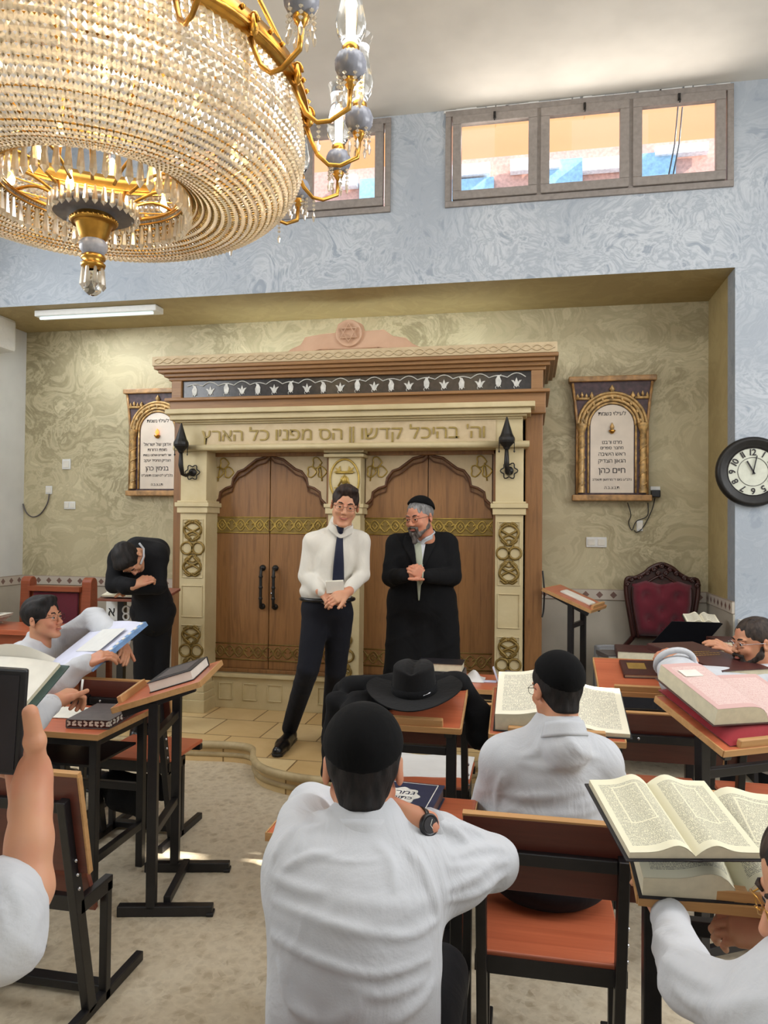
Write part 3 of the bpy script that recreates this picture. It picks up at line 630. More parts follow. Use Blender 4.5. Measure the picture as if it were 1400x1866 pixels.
# doors, spandrels, bands
lobes_px = [(388, 932), (392, 918), (401, 909), (403, 897), (413, 890), (424, 886), (427, 872), (436, 860), (447, 856), (456, 849), (470, 838), (486, 834), (495, 826)]
Yd = 5.86
def lobe_curve():
    P = [(atY(x, y, Yd)[0], atY(x, y, Yd)[2]) for x, y in lobes_px]; xc = P[-1][0]; L = P[0][0]
    return [((x - L) / (xc - L), z) for x, z in P]
LC = lobe_curve()
DX = ((m0 + pl1) / 2, (m1 + pr0) / 2)
for side, (da, db) in enumerate(((atY(388, 1000, Yd)[0], atY(598, 1000, Yd)[0]), (atY(664, 1000, Yd)[0], atY(899, 1000, Yd)[0]))):
    dc = (da + db) / 2; hw = (db - da) / 2
    fr = MB(); fr.bb(da - .05, da, Yd - .06, Yd + .06, .43, 2.27); fr.bb(db, db + .05, Yd - .06, Yd + .06, .43, 2.27); fr.bb(da - .05, db + .05, Yd - .06, Yd + .06, 2.225, 2.28); fr.bb(da, db, Yd - .02, Yd + .05, .43, .46)
    fr.build('door_frame', 'oak', ARK, bevel=.004, world=True)
    for s in (-1, 1):
        d = MB(); a, b = (da, dc - .003) if s < 0 else (dc + .003, db); d.bb(a, b, Yd + .0, Yd + .045, .46, 2.24)
        do = d.build('ark_door', 'oak', ARK, bevel=.004, world=True)
        for zc_, nm_, mt in ((1.655, 'gilt_band', 'gilt'), (.60, 'carved_band', 'old_gold')):
            k = MB(); hh = .065; k.bb(a + .003, b - .003, Yd - .004, Yd + .001, zc_ - hh, zc_ + hh)
            bo = k.build(nm_, 'oak' if mt == 'old_gold' else 'old_gold', do, world=True)
            k = MB(); k.tube([(a + .004, Yd - .005, zc_ + hh), (b - .004, Yd - .005, zc_ + hh)], .005, 5); k.tube([(a + .004, Yd - .005, zc_ - hh), (b - .004, Yd - .005, zc_ - hh)], .005, 5)
            n = 3; w = (b - a) / n
            for i in range(n):
                c = a + w * (i + .5)
                for ph in (0, PI): k.tube([(c - w / 2 + w * t, Yd - .006, zc_ + .045 * math.cos(2 * PI * t + ph)) for t in np.linspace(0, 1, 14)], .0055, 5)
                k.tube([(c + .02 * math.cos(q), Yd - .006, zc_ + .024 * math.sin(q)) for q in np.linspace(0, 2 * PI, 4, endpoint=False)], .006, 5, closed=True)
                for s2 in (-1, 1): k.tube([(c + s2 * w * (.3 + .1 * math.cos(q)), Yd - .006, zc_ + .02 * math.sin(q)) for q in np.linspace(0, 5, 9)], .005, 5)
            k.build('band_scrollwork', mt, bo, world=True)
        # spandrel on this leaf
        L = [((dc + s * hw * (1 - u)), z) for u, z in LC]
        poly = L + [(dc + s * .004, 2.235), (dc + s * (hw - .012), 2.235)]
        poly = [(dc + s * (hw - .012), LC[0][1])] + L[1:] + [(dc + s * (hw - .012), 2.225)]
        q = MB(); q.prism(poly, lambda u, v, t: (u, t, v), Yd - .022, Yd); q.build('spandrel', 'cream_carved', do, label='cream carved spandrel above the scalloped arch', world=True)
        q = MB(); q.tube([(x, Yd - .018, z) for x, z in L], .012, 8); q.tube([(x - s * .0 , Yd - .012, z - .045) for x, z in L], .006, 6); q.build('arch_moulding', 'oak_dark', do, world=True)
        q = MB(); ox, oz = dc + s * (hw - .10), 2.14
        for rr in (0, 2.1, 4.2): q.tube([(ox + .05 * math.sin(rr) + .035 * math.cos(t) * (1 + .3 * math.cos(3 * t)), Yd - .026, oz + .05 * math.cos(rr) - .02 + .045 * math.sin(t)) for t in np.linspace(0, 2 * PI, 12, endpoint=False)], .006, 5, closed=True)
        q.tube([(ox + s * .03, Yd - .026, oz + .02), (ox + s * .05, Yd - .026, oz - .12)], .006, 5); q.build('gilt_leaf', 'gilt', do, world=True)
        if True:
            hx = dc + s * .055; q = MB(); z0, z1 = .98, 1.30
            q.tube([(hx, Yd - .0, z1), (hx, Yd - .045, z1 - .012), (hx, Yd - .05, z1 - .06), (hx, Yd - .05, z0 + .06), (hx, Yd - .045, z0 + .012), (hx, Yd, z0)], .013, 8)
            for z in (z0, z1): q.lathe([(0, .03), (.022, .025), (.026, 0)], 12, (hx, Yd, z), T90)
            for z in (z0 + .07, (z0 + z1) / 2, z1 - .07): q.lathe([(.013, -.012), (.019, 0), (.013, .012)], 10, (hx, Yd - .05, z))
            q.build('door_handle', 'iron', do, world=True)
    k = MB(); hx = dc + .03; k.lathe([(0, .02), (.012, .018), (.014, 0)], 10, (hx, Yd, 1.09), T90); k.build('keyhole', 'chrome', ARK, world=True)
# wall sconces
for px, lab in ((345, 'black wrought iron lantern sconce on the ark left pilaster'), (928, 'black wrought iron lantern sconce on the ark right pilaster')):
    b = atY(px, 860, 5.62); x = b[0] + (-.0); sg = thing('wall_sconce', lab, 'wall lamp', (x, 5.62, 2.08), group='lantern sconces on the ark pilasters')
    zt = 2.08; q = MB()
    xr = x + (.03 if px < 500 else 0)
    q.tube([(xr + .055 * (1 + .18 * math.cos(6 * a)) * math.cos(a), 5.612, zt - .0 + .055 * (1 + .18 * math.cos(6 * a)) * math.sin(a)) for a in np.linspace(0, 2 * PI, 36, endpoint=False)], .005, 5, closed=True)
    q.lathe([(0, .02), (.03, .014), (.034, 0)], 14, (xr, 5.62, zt), T90); q.build('backplate', 'iron', sg, world=True)
    q = MB(); q.tube([(xr, 5.61, zt), (x, 5.56, zt - .03), (x - .01, 5.52, zt - .02), (x - .015, 5.50, zt + .05), (x - .015, 5.50, zt + .16)], [.014, .014, .016, .02, .013], 8)
    for s in (-1, 1): q.tube([(x - .015 + s * .055, 5.5, zt + .22), (x - .015 + s * .055, 5.5, zt + .14)], .003, 5); q.lathe([(0, -.012), (.008, 0), (0, .012)], 6, (x - .015 + s * .055, 5.5, zt + .135))
    q.build('arm', 'iron', sg, world=True)
    q = MB(); q.lathe([(.0, .155), (.02, .15), (.026, .165), (.056, .20), (.06, .215), (.058, .235), (.044, .26), (.028, .31), (.016, .35), (.006, .385), (0, .39)], 12, (x - .015, 5.5, zt), smooth=False); o_ = q.build('lantern', 'iron', sg, world=True)
# fluorescent batten under the niche ceiling
fa, fb = atY(70, 592, 5.78), atY(290, 578, 5.78)
ft = thing('ceiling_light', 'white fluorescent batten under the niche ceiling at far left', 'lamp', (fa[0], 5.78, ZS))
MB().bb(fa[0], fb[0], 5.72, 5.86, ZS - .055, ZS - .002).build('housing', 'plate_white', ft, bevel=.008, world=True)
q = MB(); q.tube([(fa[0] + .04, 5.75, ZS - .068), (fb[0] - .04, 5.75, ZS - .068)], .012, 10); q.build('fluorescent_tube', 'tube_light', ft, world=True)
light('niche_batten_glow', 'AREA', ((fa[0] + fb[0]) / 2, 5.80, ZS - .09), (0.1, .15, -1), 6, (.9, .96, 1), 1.0, .06)
light('ark_top_strip_light', 'AREA', (-1.5, 6.15, 3.02), (0, .55, 1), 16, (.88, .97, 1.0), 2.6, .08)
st = thing('light_strip', 'slim white strip light lying on the top of the ark', 'lamp', (-1.5, 6.15, 2.985)); MB().bb(-2.85, -.15, 6.12, 6.18, 2.982, 3.0).build('diffuser', 'led_strip', st, world=True)
# memorial plaques
def plaque(cx, zb, zt, w, lab, lines, lit):
    Y = YB - .06; H = zt - zb; t = thing('memorial_plaque', lab, 'plaque', (cx, YB, zb), group='lit memorial plaques beside the ark')
    q = MB(); wt = w * .5; wm = w * .44; wb_ = w * .46
    body = [(-wb_, .0), (wb_, 0), (wb_, .04), (wm, .05), (wm, H * .62), (wt * .93, H * .8), (wt, H * .96), (-wt, H * .96), (-wt * .93, H * .8), (-wm, H * .62), (-wm, .05), (-wb_, .04)]
    q.prism([(cx + u, zb + v) for u, v in body], lambda u, v, s: (u, s, v), Y, YB); q.build('backboard', 'plaque_dark', t, world=True); q = MB(); q.tube([(cx + wm * s_ * 1.0, Y - .004, zz) if False else (cx + s_ * uu, Y - .004, zb + vv) for s_ in (-1,) for uu, vv in ((wt * .96, H * .95), (wt * .9, H * .8), (wm * .96, H * .62), (wm * .96, .05))], .012, 6); q.tube([(cx + uu, Y - .004, zb + vv) for uu, vv in ((wt * .96, H * .95), (wt * .9, H * .8), (wm * .96, H * .62), (wm * .96, .05))], .012, 6); q.build('side_moulding', 'plaque_tan', t, world=True)
    q = MB(); q.bb(cx - wt * 1.06, cx + wt * 1.06, Y - .03, YB, zt - .045, zt); q.bb(cx - wb_ * 1.04, cx + wb_ * 1.04, Y - .02, YB, zb - .005, zb + .045)
    q.build('moulding', 'plaque_tan', t, bevel=.008, world=True)
    iw = w * .26; zi = zb + .06; zsp = zb + H * .60
    inner = [(cx - iw, zi), (cx + iw, zi)] + [(cx + iw * math.cos(a), zsp + iw * 1.0 * math.sin(a)) for a in np.linspace(0, PI, 20)]
    q = MB(); q.prism(inner, lambda u, v, s: (u, s, v), Y - .006, Y + .01); q.build('text_panel', 'plaque_paper', t, label='pale backlit arched panel with Hebrew text', world=True)
    q = MB()
    for rr, th in ((iw * 1.08, .010), (iw * 1.24, .014), (iw * 1.42, .016), (iw * 1.58, .012)):
        q.tube([(cx + rr * math.cos(a), Y - .008, zsp + rr * math.sin(a)) for a in np.linspace(0, PI, 28)], th, 8)
    for k in range(9): a = PI * (k + .5) / 9; q.lathe([(0, -.02), (.014, 0), (0, .02)], 8, (cx + iw * 1.33 * math.cos(a), Y - .018, zsp + iw * 1.33 * math.sin(a)))
    q.lathe([(0, -.03), (.026, 0), (0, .04)], 10, (cx, Y - .012, zsp + iw * 1.74))
    for s in (-1, 1):
        q.lathe([(0, -.03), (.02, 0), (0, .04)], 8, (cx + s * iw * .95, Y - .012, zsp + iw * 1.42)); q.tube([(cx + s * (iw * 1.05 + .11 * u), Y - .008, zsp + iw * 1.32 + .0 * u) for u in (0, 1)], .012, 6)
        for k in range(3): q.lathe([(0, -.02), (.015, 0), (0, .03)], 6, (cx + s * (iw * 1.2 + .035 * k), Y - .01, zsp + iw * 1.42 + .012 * (k % 2)))
        q.tube([(cx + s * iw * 1.1, Y - .006, zi), (cx + s * iw * 1.1, Y - .006, zsp)], .009, 6)
    q.build('arch_relief', 'plaque_gilt', t, world=True)
    for s in (-1, 1):
        c = MB(); xx = cx + s * iw * 1.42; c.lathe([(.032, 0), (.032, .03), (.026, .05), (.026, zsp - zi - .06), (.03, zsp - zi - .05), (.045, zsp - zi + .0), (.045, zsp - zi + .015)], 14, (xx, Y - .01, zi))
        c.tube([(xx + .028 * math.sin(k * .5), Y - .01 - .028 * math.cos(k * .5) * .99, zi + .06 + (zsp - zi - .14) * k / 50) for k in range(51)], .005, 5)
        c.build('column', 'plaque_gilt', t, world=True)
    f = MB(); f.lathe([(0, 0), (.014, .006), (.03, .028), (.024, .032), (0, .032)], 12, (cx, Y - .016, zsp - .07)); f.build('oil_lamp', 'gold', t, world=True)
    f = MB(); f.lathe([(0, 0), (.016, .015), (.018, .03), (.006, .055), (0, .065)], 10, (cx, Y - .016, zsp - .04)); f.build('flame', 'flame_led' if lit else 'plaque_gilt', t, world=True)
    for body_, z, s_ in lines:
        text_mesh(body_, 'lettering', 'ink', s_, frame((cx, Y - .008, zb + H * z), (1, 0, 0), (0, 0, 1)), t, .0012)
    return t
c = atY(1114, 800, YB); d0, d1 = atY(1040, 690, YB), atY(1190, 688, YB); bz = atY(1114, 912, YB)[2]
PR = plaque(c[0], bz, d0[2], d1[0] - d0[0], 'arched memorial plaque with text on the wall right of the ark', [('לעילוי נשמת', .695, .046), ('מרנו ורבנו', .465, .042), ('מחבר ספרים', .42, .036), ('ראש הישיבה', .37, .044), ('הגאון הצדיק', .315, .046), ('חיים כהן', .238, .068), ("נלב''ע ביום ד' מרחשון תשפ''ב", .165, .027), ("ת.נ.צ.ב.ה", .10, .034)], False)
d0 = atY(233, 712, YB)
PL = plaque(d0[0] + (d1[0] - atY(1040, 690, YB)[0]) * .53, atY(240, 903, YB)[2], d0[2], d1[0] - atY(1040, 690, YB)[0], 'arched memorial plaque half hidden behind the left of the ark', [('לעילוי נשמת', .695, .046), ('אדונן של ישראל', .475, .044), ('מופת הדורות', .425, .040), ('אור לישרים ושלום במותו', .375, .031), ('הצדיק החסיד יעקב', .325, .036), ('בנימין כהן', .25, .062), ("נלב''ע י''ט שבט תשע''ט", .185, .034), ("ת.נ.צ.ב.ה", .10, .034)], True)
# electrical fittings
def wallplate(px, py, w, h, lab, Y=YB, n=2):
    p = atY(px, py, Y); t = thing('wall_socket', lab, 'socket', (p[0], Y, p[2])); MB().box((p[0], Y - .006, p[2]), (w, .012, h)).build('plate', 'plate_white', t, bevel=.004, world=True)
    for i in range(n):
        MB().box((p[0] + (i - (n - 1) / 2) * w / n, Y - .014, p[2]), (w / n * .72, .006, h * .62)).build('insert', 'paper', t, bevel=.002, world=True)
wallplate(1087, 988, .165, .085, 'double white socket plate on gold wall beneath right plaque')
wallplate(128, 921, .12, .075, 'white double socket on gold wall, lower of the left fittings')
wallplate(90, 893, .07, .08, 'white single socket on gold wall with grey cable plugged in', n=1)
wallplate(1166, 958, .05, .09, 'small white cable outlet below the right plaque', n=1)
wallplate(720, 169, .1, .05, 'small white box high on blue wall between the windows', YF, 1)
wallplate(122, 846, .09, .1, "blank square cover in gold plaster above left sockets", n=1)
p = atY(1194, 900, YB); t = thing('power_adapter', 'black power adapter plugged in beside the right plaque', 'adapter', (p[0], YB, p[2])); MB().box((p[0], YB - .03, p[2]), (.07, .06, .06)).build('adapter_body', 'black_plastic', t, bevel=.008, world=True); MB().box((p[0], YB - .008, p[2] + .045), (.075, .016, .03)).build('socket_plate', 'plate_white', t, world=True)
def cable(pts, Y, r, lab, mat='black_plastic', off=.012):
    P = smooth_pts([tuple(atY(x, y, Y - off - .008 * (i % 2))) for i, (x, y) in enumerate(pts)], 6); q = MB(); q.tube(P, r, 6); o = q.build('cable', mat); setp(o, label=lab, category='cable'); return o
cable([(1194, 908), (1188, 930), (1174, 958), (1162, 970), (1156, 966)], YB, .004, 'thin black cable hanging from the adapter near right plaque')
cable([(1181, 916), (1180, 940), (1160, 950), (1152, 966), (1146, 952), (1150, 938), (1144, 916)], YB, .004, 'tangled dark cable hanging under right plaque')
cable([(90, 900), (86, 918), (74, 936), (60, 942), (48, 934), (42, 918)], YB, .006, 'grey cable looping down from the left wall socket', 'cover_grey')
cable([(989, 1040), (992, 1075), (991, 1110), (988, 1125)], 5.72, .007, 'black cable hanging down the right side of ark')
p = atX(8, 620, XL); q = MB(); q.bb(XL, XL + .18, p[1] - .8, p[1] - .06, p[2] - .14, p[2] + .16); ac = thing('air_conditioner', 'white wall unit high on the white left wall', 'air conditioner', (XL, p[1], p[2])); q.build('casing', 'plate_white', ac, bevel=.03, world=True)
# clock
cc = atY(1371, 860, YF); R_ = .245
ck = thing('wall_clock', 'round dark framed clock with large numerals on blue wall', 'clock', frame((cc[0], YF, cc[2]), (1, 0, 0), (0, 0, 1)))
q = MB(); q.lathe([(.165, .02), (.18, .035), (.195, .03), (.215, .055), (.235, .05), (.245, .03), (.245, 0)], 48); q.build('rim', 'iron', ck)
q = MB(); q.lathe([(0, .022), (.17, .022)], 40); q.build('dial', 'clock_face', ck)
for r_, a_ in ((.166, .004), (.1, .003)): MB().tube([(r_ * math.cos(a), r_ * math.sin(a), .024) for a in np.linspace(0, 2 * PI, 40, endpoint=False)], a_ * .6, 5, closed=True).build('dial_ring', 'ink', ck)
for h in range(1, 13):
    a = PI / 2 - h * PI / 6; text_mesh(str(h), 'numeral', 'ink', .062, ck.matrix_world @ Matrix.Translation((.134 * math.cos(a), .134 * math.sin(a), .026)) @ Matrix.Rotation(a - PI / 2, 4, 'Z'), ck, .001, rtl=False, bold=.001)
for L_, a, w_ in ((.085, PI / 2 - (11 + 2 / 60) * PI / 6, .010), (.115, PI / 2 - 2 * PI / 30, .007)):
    q = MB(); q.bar((-.02 * math.cos(a), -.02 * math.sin(a), .032), (L_ * math.cos(a), L_ * math.sin(a), .032), w_, .003); q.build('clock_hand', 'ink', ck)
# ================================================================ CHANDELIER
_c = atD(172, 352, 2.7); CH = thing('chandelier', 'huge gold and crystal bead chandelier hanging from the ceiling at upper left', 'chandelier', (_c[0], _c[1], 2.5))
ZB = 2.5                                             # heights below are absolute, stored relative to the root
def prof_pt(t):                                      # bowl profile, top rim to lower ring
    P = [(.735, 3.20), (.755, 3.08), (.745, 2.98), (.70, 2.895), (.62, 2.835), (.53, 2.81), (.44, 2.82), (.37, 2.85), (.325, 2.885)]
    f = t * (len(P) - 1); i = min(int(f), len(P) - 2); u = f - i
    g = lambda k: P[max(0, min(k, len(P) - 1))]
    a, b, c, d = g(i - 1), g(i), g(i + 1), g(i + 2)
    return [.5 * ((2 * b[q]) + (-a[q] + c[q]) * u + (2 * a[q] - 5 * b[q] + 4 * c[q] - d[q]) * u * u + (-a[q] + 3 * b[q] - 3 * c[q] + d[q]) * u ** 3) for q in (0, 1)]
samp = np.array([prof_pt(t) for t in np.linspace(0, 1, 400)]); arc = np.concatenate([[0], np.cumsum(np.linalg.norm(np.diff(samp, axis=0), axis=1))])
NB = 30
bead_at = [(float(np.interp(L, arc, samp[:, 0])), float(np.interp(L, arc, samp[:, 1])) - ZB, float(L / arc[-1])) for L in np.linspace(0, arc[-1], NB)]
def strand(ang=0.0, mbs=None):
    b, p = mbs or (MB(), MB()); c, s = math.cos(ang), math.sin(ang)
    for i, (r, z, t) in enumerate(bead_at):
        k = .0158 * (1 - max(0, t - .3) * .75)
        vs = []; n = 7
        r2, z2 = bead_at[min(i + 1, NB - 1)][:2]; r1, z1 = bead_at[max(i - 1, 0)][:2]; tx, tz = r2 - r1, z2 - z1; L = math.hypot(tx, tz) + 1e-9; tx /= L; tz /= L; nx, nz = -tz, tx
        for j in range(n):
            a = 2 * PI * j / n; u, v = k * math.cos(a), k * math.sin(a); x = r + tx * u; y = v; zz = z + tz * u; vs.append((x * c - y * s, x * s + y * c, zz))
        for w in (-.55, .55): x = r + nx * k * w; vs.append((x * c, x * s, z + nz * k * w))
        b.add(vs, [(j, (j + 1) % n, n) for j in range(n)] + [((j + 1) % n, j, n + 1) for j in range(n)])
        if i < NB - 1:
            for o in (0,):
                a0 = (r + (r2 - r) * .22, z + (z2 - z) * .22); a1 = (r + (r2 - r) * .78, z + (z2 - z) * .78)
                p.tube([(a0[0] * c, a0[0] * s, a0[1]), (a1[0] * c, a1[0] * s, a1[1])], .003, 4, cap=False)
    return b, p
NS = 180; camang = math.atan2(-_c[1], -_c[0])
order = sorted(range(NS), key=lambda i: abs((i * 2 * PI / NS - camang - .5 + PI) % (2 * PI) - PI))
b, p = strand(); so = b.build('bead_strand', 'crystal', CH, recalc=False); po_ = p.build('strand_pins', 'old_gold', so, recalc=False)
for q, i in enumerate(order[:100]):
    a = i * 2 * PI / NS
    if q == 0: so.rotation_euler.z = a; continue
    o = so.copy(); SC.collection.objects.link(o); o.parent = CH; o.rotation_euler = (0, 0, a); o2 = po_.copy(); SC.collection.objects.link(o2); o2.parent = o
rest = (MB(), MB())
for i in order[100:]: strand(i * 2 * PI / NS, rest)
o = rest[0].build('bead_strand_net', 'crystal', CH, recalc=False); o['kind'] = 'stuff'; o = rest[1].build('pin_net', 'old_gold', CH, recalc=False); o['kind'] = 'stuff'
def ring(mb, r, z, t, n=72): mb.tube([(r * math.cos(a), r * math.sin(a), z - ZB) for a in np.linspace(0, 2 * PI, n, endpoint=False)], t, 8, closed=True)
q = MB(); q.lathe([(.73, 3.18 - ZB), (.765, 3.19 - ZB), (.77, 3.22 - ZB), (.765, 3.25 - ZB), (.73, 3.26 - ZB), (.72, 3.22 - ZB), (.73, 3.18 - ZB)], 72); ring(q, .768, 3.20, .008)
for k in range(72): a = 2 * PI * k / 72; q.lathe([(0, -.012), (.011, 0), (0, .012)], 5, (.772 * math.cos(a), .772 * math.sin(a), 3.235 - ZB))
q.build('upper_rim', 'gold', CH)
q = MB()
for t_ in np.linspace(.03, .97, 22): r_, z_ = prof_pt(t_); ring(q, r_ - .022, z_ + .012, .0035, 64)
q.build('inner_cage', 'gold', CH, label='gold wire rings behind the bead strands')
q = MB(); ring(q, .328, 2.895, .009); ring(q, .345, 2.91, .007)
for k in range(12):
    a = 2 * PI * k / 12; q.tube([((.33 - .19 * u) * math.cos(a), (.33 - .19 * u) * math.sin(a), 2.90 - ZB + .03 * math.sin(u * PI) - .05 * u) for u in np.linspace(0, 1, 7)], .006, 6)
for k in range(16):
    a = 2 * PI * k / 16; q.tube([((.74 - .38 * u) * math.cos(a), (.74 - .38 * u) * math.sin(a), 3.21 - ZB - .28 * math.sin(u * PI / 2)) for u in np.linspace(0, 1, 7)], .006, 6)
q.build('gold_ribs', 'gold', CH)
# prisms hanging from the lower ring
def prism_drop(L=.11, w=.014):
    d = MB(); d.lathe([(0, 0), (w * .5, -.008), (w * .6, -.03), (w, -L * .8), (0, -L)], 6, smooth=False); return d
d0_ = prism_drop().build('crystal_prism', 'crystal', CH, recalc=False); first = True
for k in range(56):
    a = 2 * PI * k / 56; o = d0_ if first else d0_.copy()
    if not first: SC.collection.objects.link(o); o.parent = CH
    first = False; o.location = (.335 * math.cos(a), .335 * math.sin(a), 2.885 - ZB); o.rotation_euler = (0, 0, a)
for k in range(32):
    a = 2 * PI * k / 32; o = d0_.copy(); SC.collection.objects.link(o); o.parent = CH; o.location = (.15 * math.cos(a), .15 * math.sin(a), 2.83 - ZB); o.rotation_euler = (0, 0, a); o.scale = (.8, .8, .62)
# lower porcelain dish, cup and ball finial
q = MB(); q.lathe([(0, .33), (.09, .32), (.14, .305), (.148, .29), (.14, .282), (.10, .285), (.07, .275), (.066, .26)], 40); q.build('porcelain_dish', 'porcelain_dark', CH)
q = MB(); q.lathe([(.064, .285), (.078, .265), (.082, .255), (.076, .245), (.07, .25), (.062, .24), (.05, .20), (.04, .185)], 36)
for k in range(30): a = 2 * PI * k / 30; q.lathe([(0, -.007), (.006, 0), (0, .007)], 5, (.08 * math.cos(a), .08 * math.sin(a), .258))
q.lathe([(.034, .135), (.042, .128), (.042, .118), (.03, .112), (.044, .10), (.04, .088), (.02, .08)], 24); q.build('gilt_neck', 'gold', CH)
q = MB(); q.lathe([(.04, .188), (.05, .175), (.048, .155), (.034, .135)], 20); q.build('porcelain_cup', 'porcelain', CH)
q = MB(); q.lathe([(.012, .085), (.012, .05), (.03, .03), (.033, .018), (.028, .0), (.014, -.012), (0, -.016)], 20); q.build('crystal_ball', 'clear_glass', CH)
for k in range(8):
    a = 2 * PI * k / 8; o = d0_.copy(); SC.collection.objects.link(o); o.parent = CH; o.location = (.036 * math.cos(a), .036 * math.sin(a), .088); o.rotation_euler = (0, 0, a); o.scale = (.8, .8, .75)
# bulbs in the bowl
bz = [(0.5 * math.cos(a), .5 * math.sin(a), 3.03 - ZB) for a in np.linspace(.3, 2 * PI + .3, 10, endpoint=False)] + [(.2 * math.cos(a), .2 * math.sin(a), 2.96 - ZB) for a in (.5, 2.6, 4.7)]
bulb = MB().lathe([(0, -.03), (.014, -.018), (.016, 0), (.008, .03), (.008, .05)], 10).build('light_bulb', 'bulb_warm', CH)
for i, p_ in enumerate(bz):
    o = bulb if i == 0 else bulb.copy()
    if i: SC.collection.objects.link(o); o.parent = CH
    o.location = p_
for i in (0, 3, 6, 8): light('chandelier_bulb_light', 'POINT', tuple(Vector(bz[i]) + CH.location + Vector((0, 0, .06))), (0, 0, -1), 9, (1, .78, .5)).data.shadow_soft_size = .03
# candle arms round the rim
def beads(mb, x, y, z, n, s=.008, step=.017):
    for k in range(n): mb.lathe([(0, -s), (s, 0), (0, s)], 6, (x, y, z - k * step), smooth=False)
    mb.lathe([(0, 0), (.008, -.022), (.004, -.04), (0, -.045)], 6, (x, y, z - n * step + .008), smooth=False)
am = MB(); R0, R1 = .765, .965; z0 = 3.16 - ZB; zc = 2.99 - ZB
am.tube([(R0, 0, z0), (R0 + .02, 0, z0 - .05), (R0 + .045, 0, z0 - .10), (R0 + .085, 0, z0 - .135), (R0 + .13, 0, z0 - .135), (R1 - .005, 0, z0 - .10), (R1, 0, z0 - .04)], [.012, .008, .009, .008, .008, .009, .01], 8)
am.lathe([(0, .05), (.008, .04), (.012, .02), (.016, 0), (.01, -.02), (0, -.03)], 8, (R0 + .012, 0, z0 + .03)); am.tube([(R0 + .01 + .02 * math.cos(a), 0, z0 + .045 + .035 * math.sin(a)) for a in np.linspace(0, 5.5, 12)], .005, 6)
am.lathe([(.008, -.05), (.02, -.03), (.026, -.015), (.012, 0)], 12, (R1, 0, z0 + .01)); am.lathe([(.024, 0), (.03, .012), (.03, .03), (.022, .04)], 14, (R1, 0, z0 + .075))
ao = am.build('candle_arm', 'gold', CH)
ribbed = [(.0, 0)]
pc = MB()
for z_, s_ in ((z0 + .005, 1.0), ):
    n = 20; pr = [(.014, -.012), (.038, .0), (.052, .026), (.054, .05), (.044, .074), (.022, .086)]; vs = []; fs = []
    for (r, z) in pr:
        for k in range(n * 2): a = PI * k / n; rr = r * (1.0 if k % 2 else .9); vs.append((R1 + rr * math.cos(a), rr * math.sin(a), z_ + z))
    for j in range(len(pr) - 1):
        for k in range(2 * n): fs.append((j * 2 * n + k, j * 2 * n + (k + 1) % (2 * n), (j + 1) * 2 * n + (k + 1) % (2 * n), (j + 1) * 2 * n + k))
    pc.add(vs, fs, True)
pco = pc.build('porcelain_cup', 'porcelain', ao, recalc=False)
gs = MB().lathe([(.026, .0), (.046, .035), (.052, .075), (.042, .13), (.033, .18), (.038, .22), (.05, .25)], 20, (R1, 0, z0 + .115)).build('glass_shade', 'clear_glass', ao, recalc=False)
cd = MB().lathe([(.011, .0), (.011, .11), (.013, .125), (.007, .16), (0, .17)], 10, (R1, 0, z0 + .115)).build('candle_bulb', 'bulb_soft' if 'bulb_soft' in M else 'bulb_warm', ao)
dr = MB()
for k in range(7): a = 2 * PI * k / 7; beads(dr, R1 + .04 * math.cos(a), .04 * math.sin(a), z0 + .0, 3)
beads(dr, R0 + .09, 0, z0 - .15, 3); dro = dr.build('crystal_drops', 'crystal', ao, recalc=False); dro['kind'] = 'stuff'
kids = [pco, gs, cd, dro]; th0 = math.atan2(_r0[1], _r0[0])
for k in range(18):
    a = th0 + math.radians(7 + 20 * k)
    if k == 0: ao.rotation_euler.z = a; continue
    o = ao.copy(); SC.collection.objects.link(o); o.parent = CH; o.rotation_euler = (0, 0, a)
    for c_ in kids: c2 = c_.copy(); SC.collection.objects.link(c2); c2.parent = o
# stem, upper crown and ceiling rose (above the frame)
q = MB(); q.lathe([(.05, .95), (.03, 1.1), (.02, 1.2), (.05, 1.3), (.02, 1.4), (.018, 2.2), (.10, 2.28), (.14, 2.34)], 24)
for k in range(8): a = 2 * PI * k / 8; q.tube([(.745 * math.cos(a), .745 * math.sin(a), .75), (.6 * math.cos(a), .6 * math.sin(a), 1.05), (.25 * math.cos(a), .25 * math.sin(a), 1.2), (.03 * math.cos(a), .03 * math.sin(a), 1.4)], .01, 6)
q.build('stem', 'gold', CH)
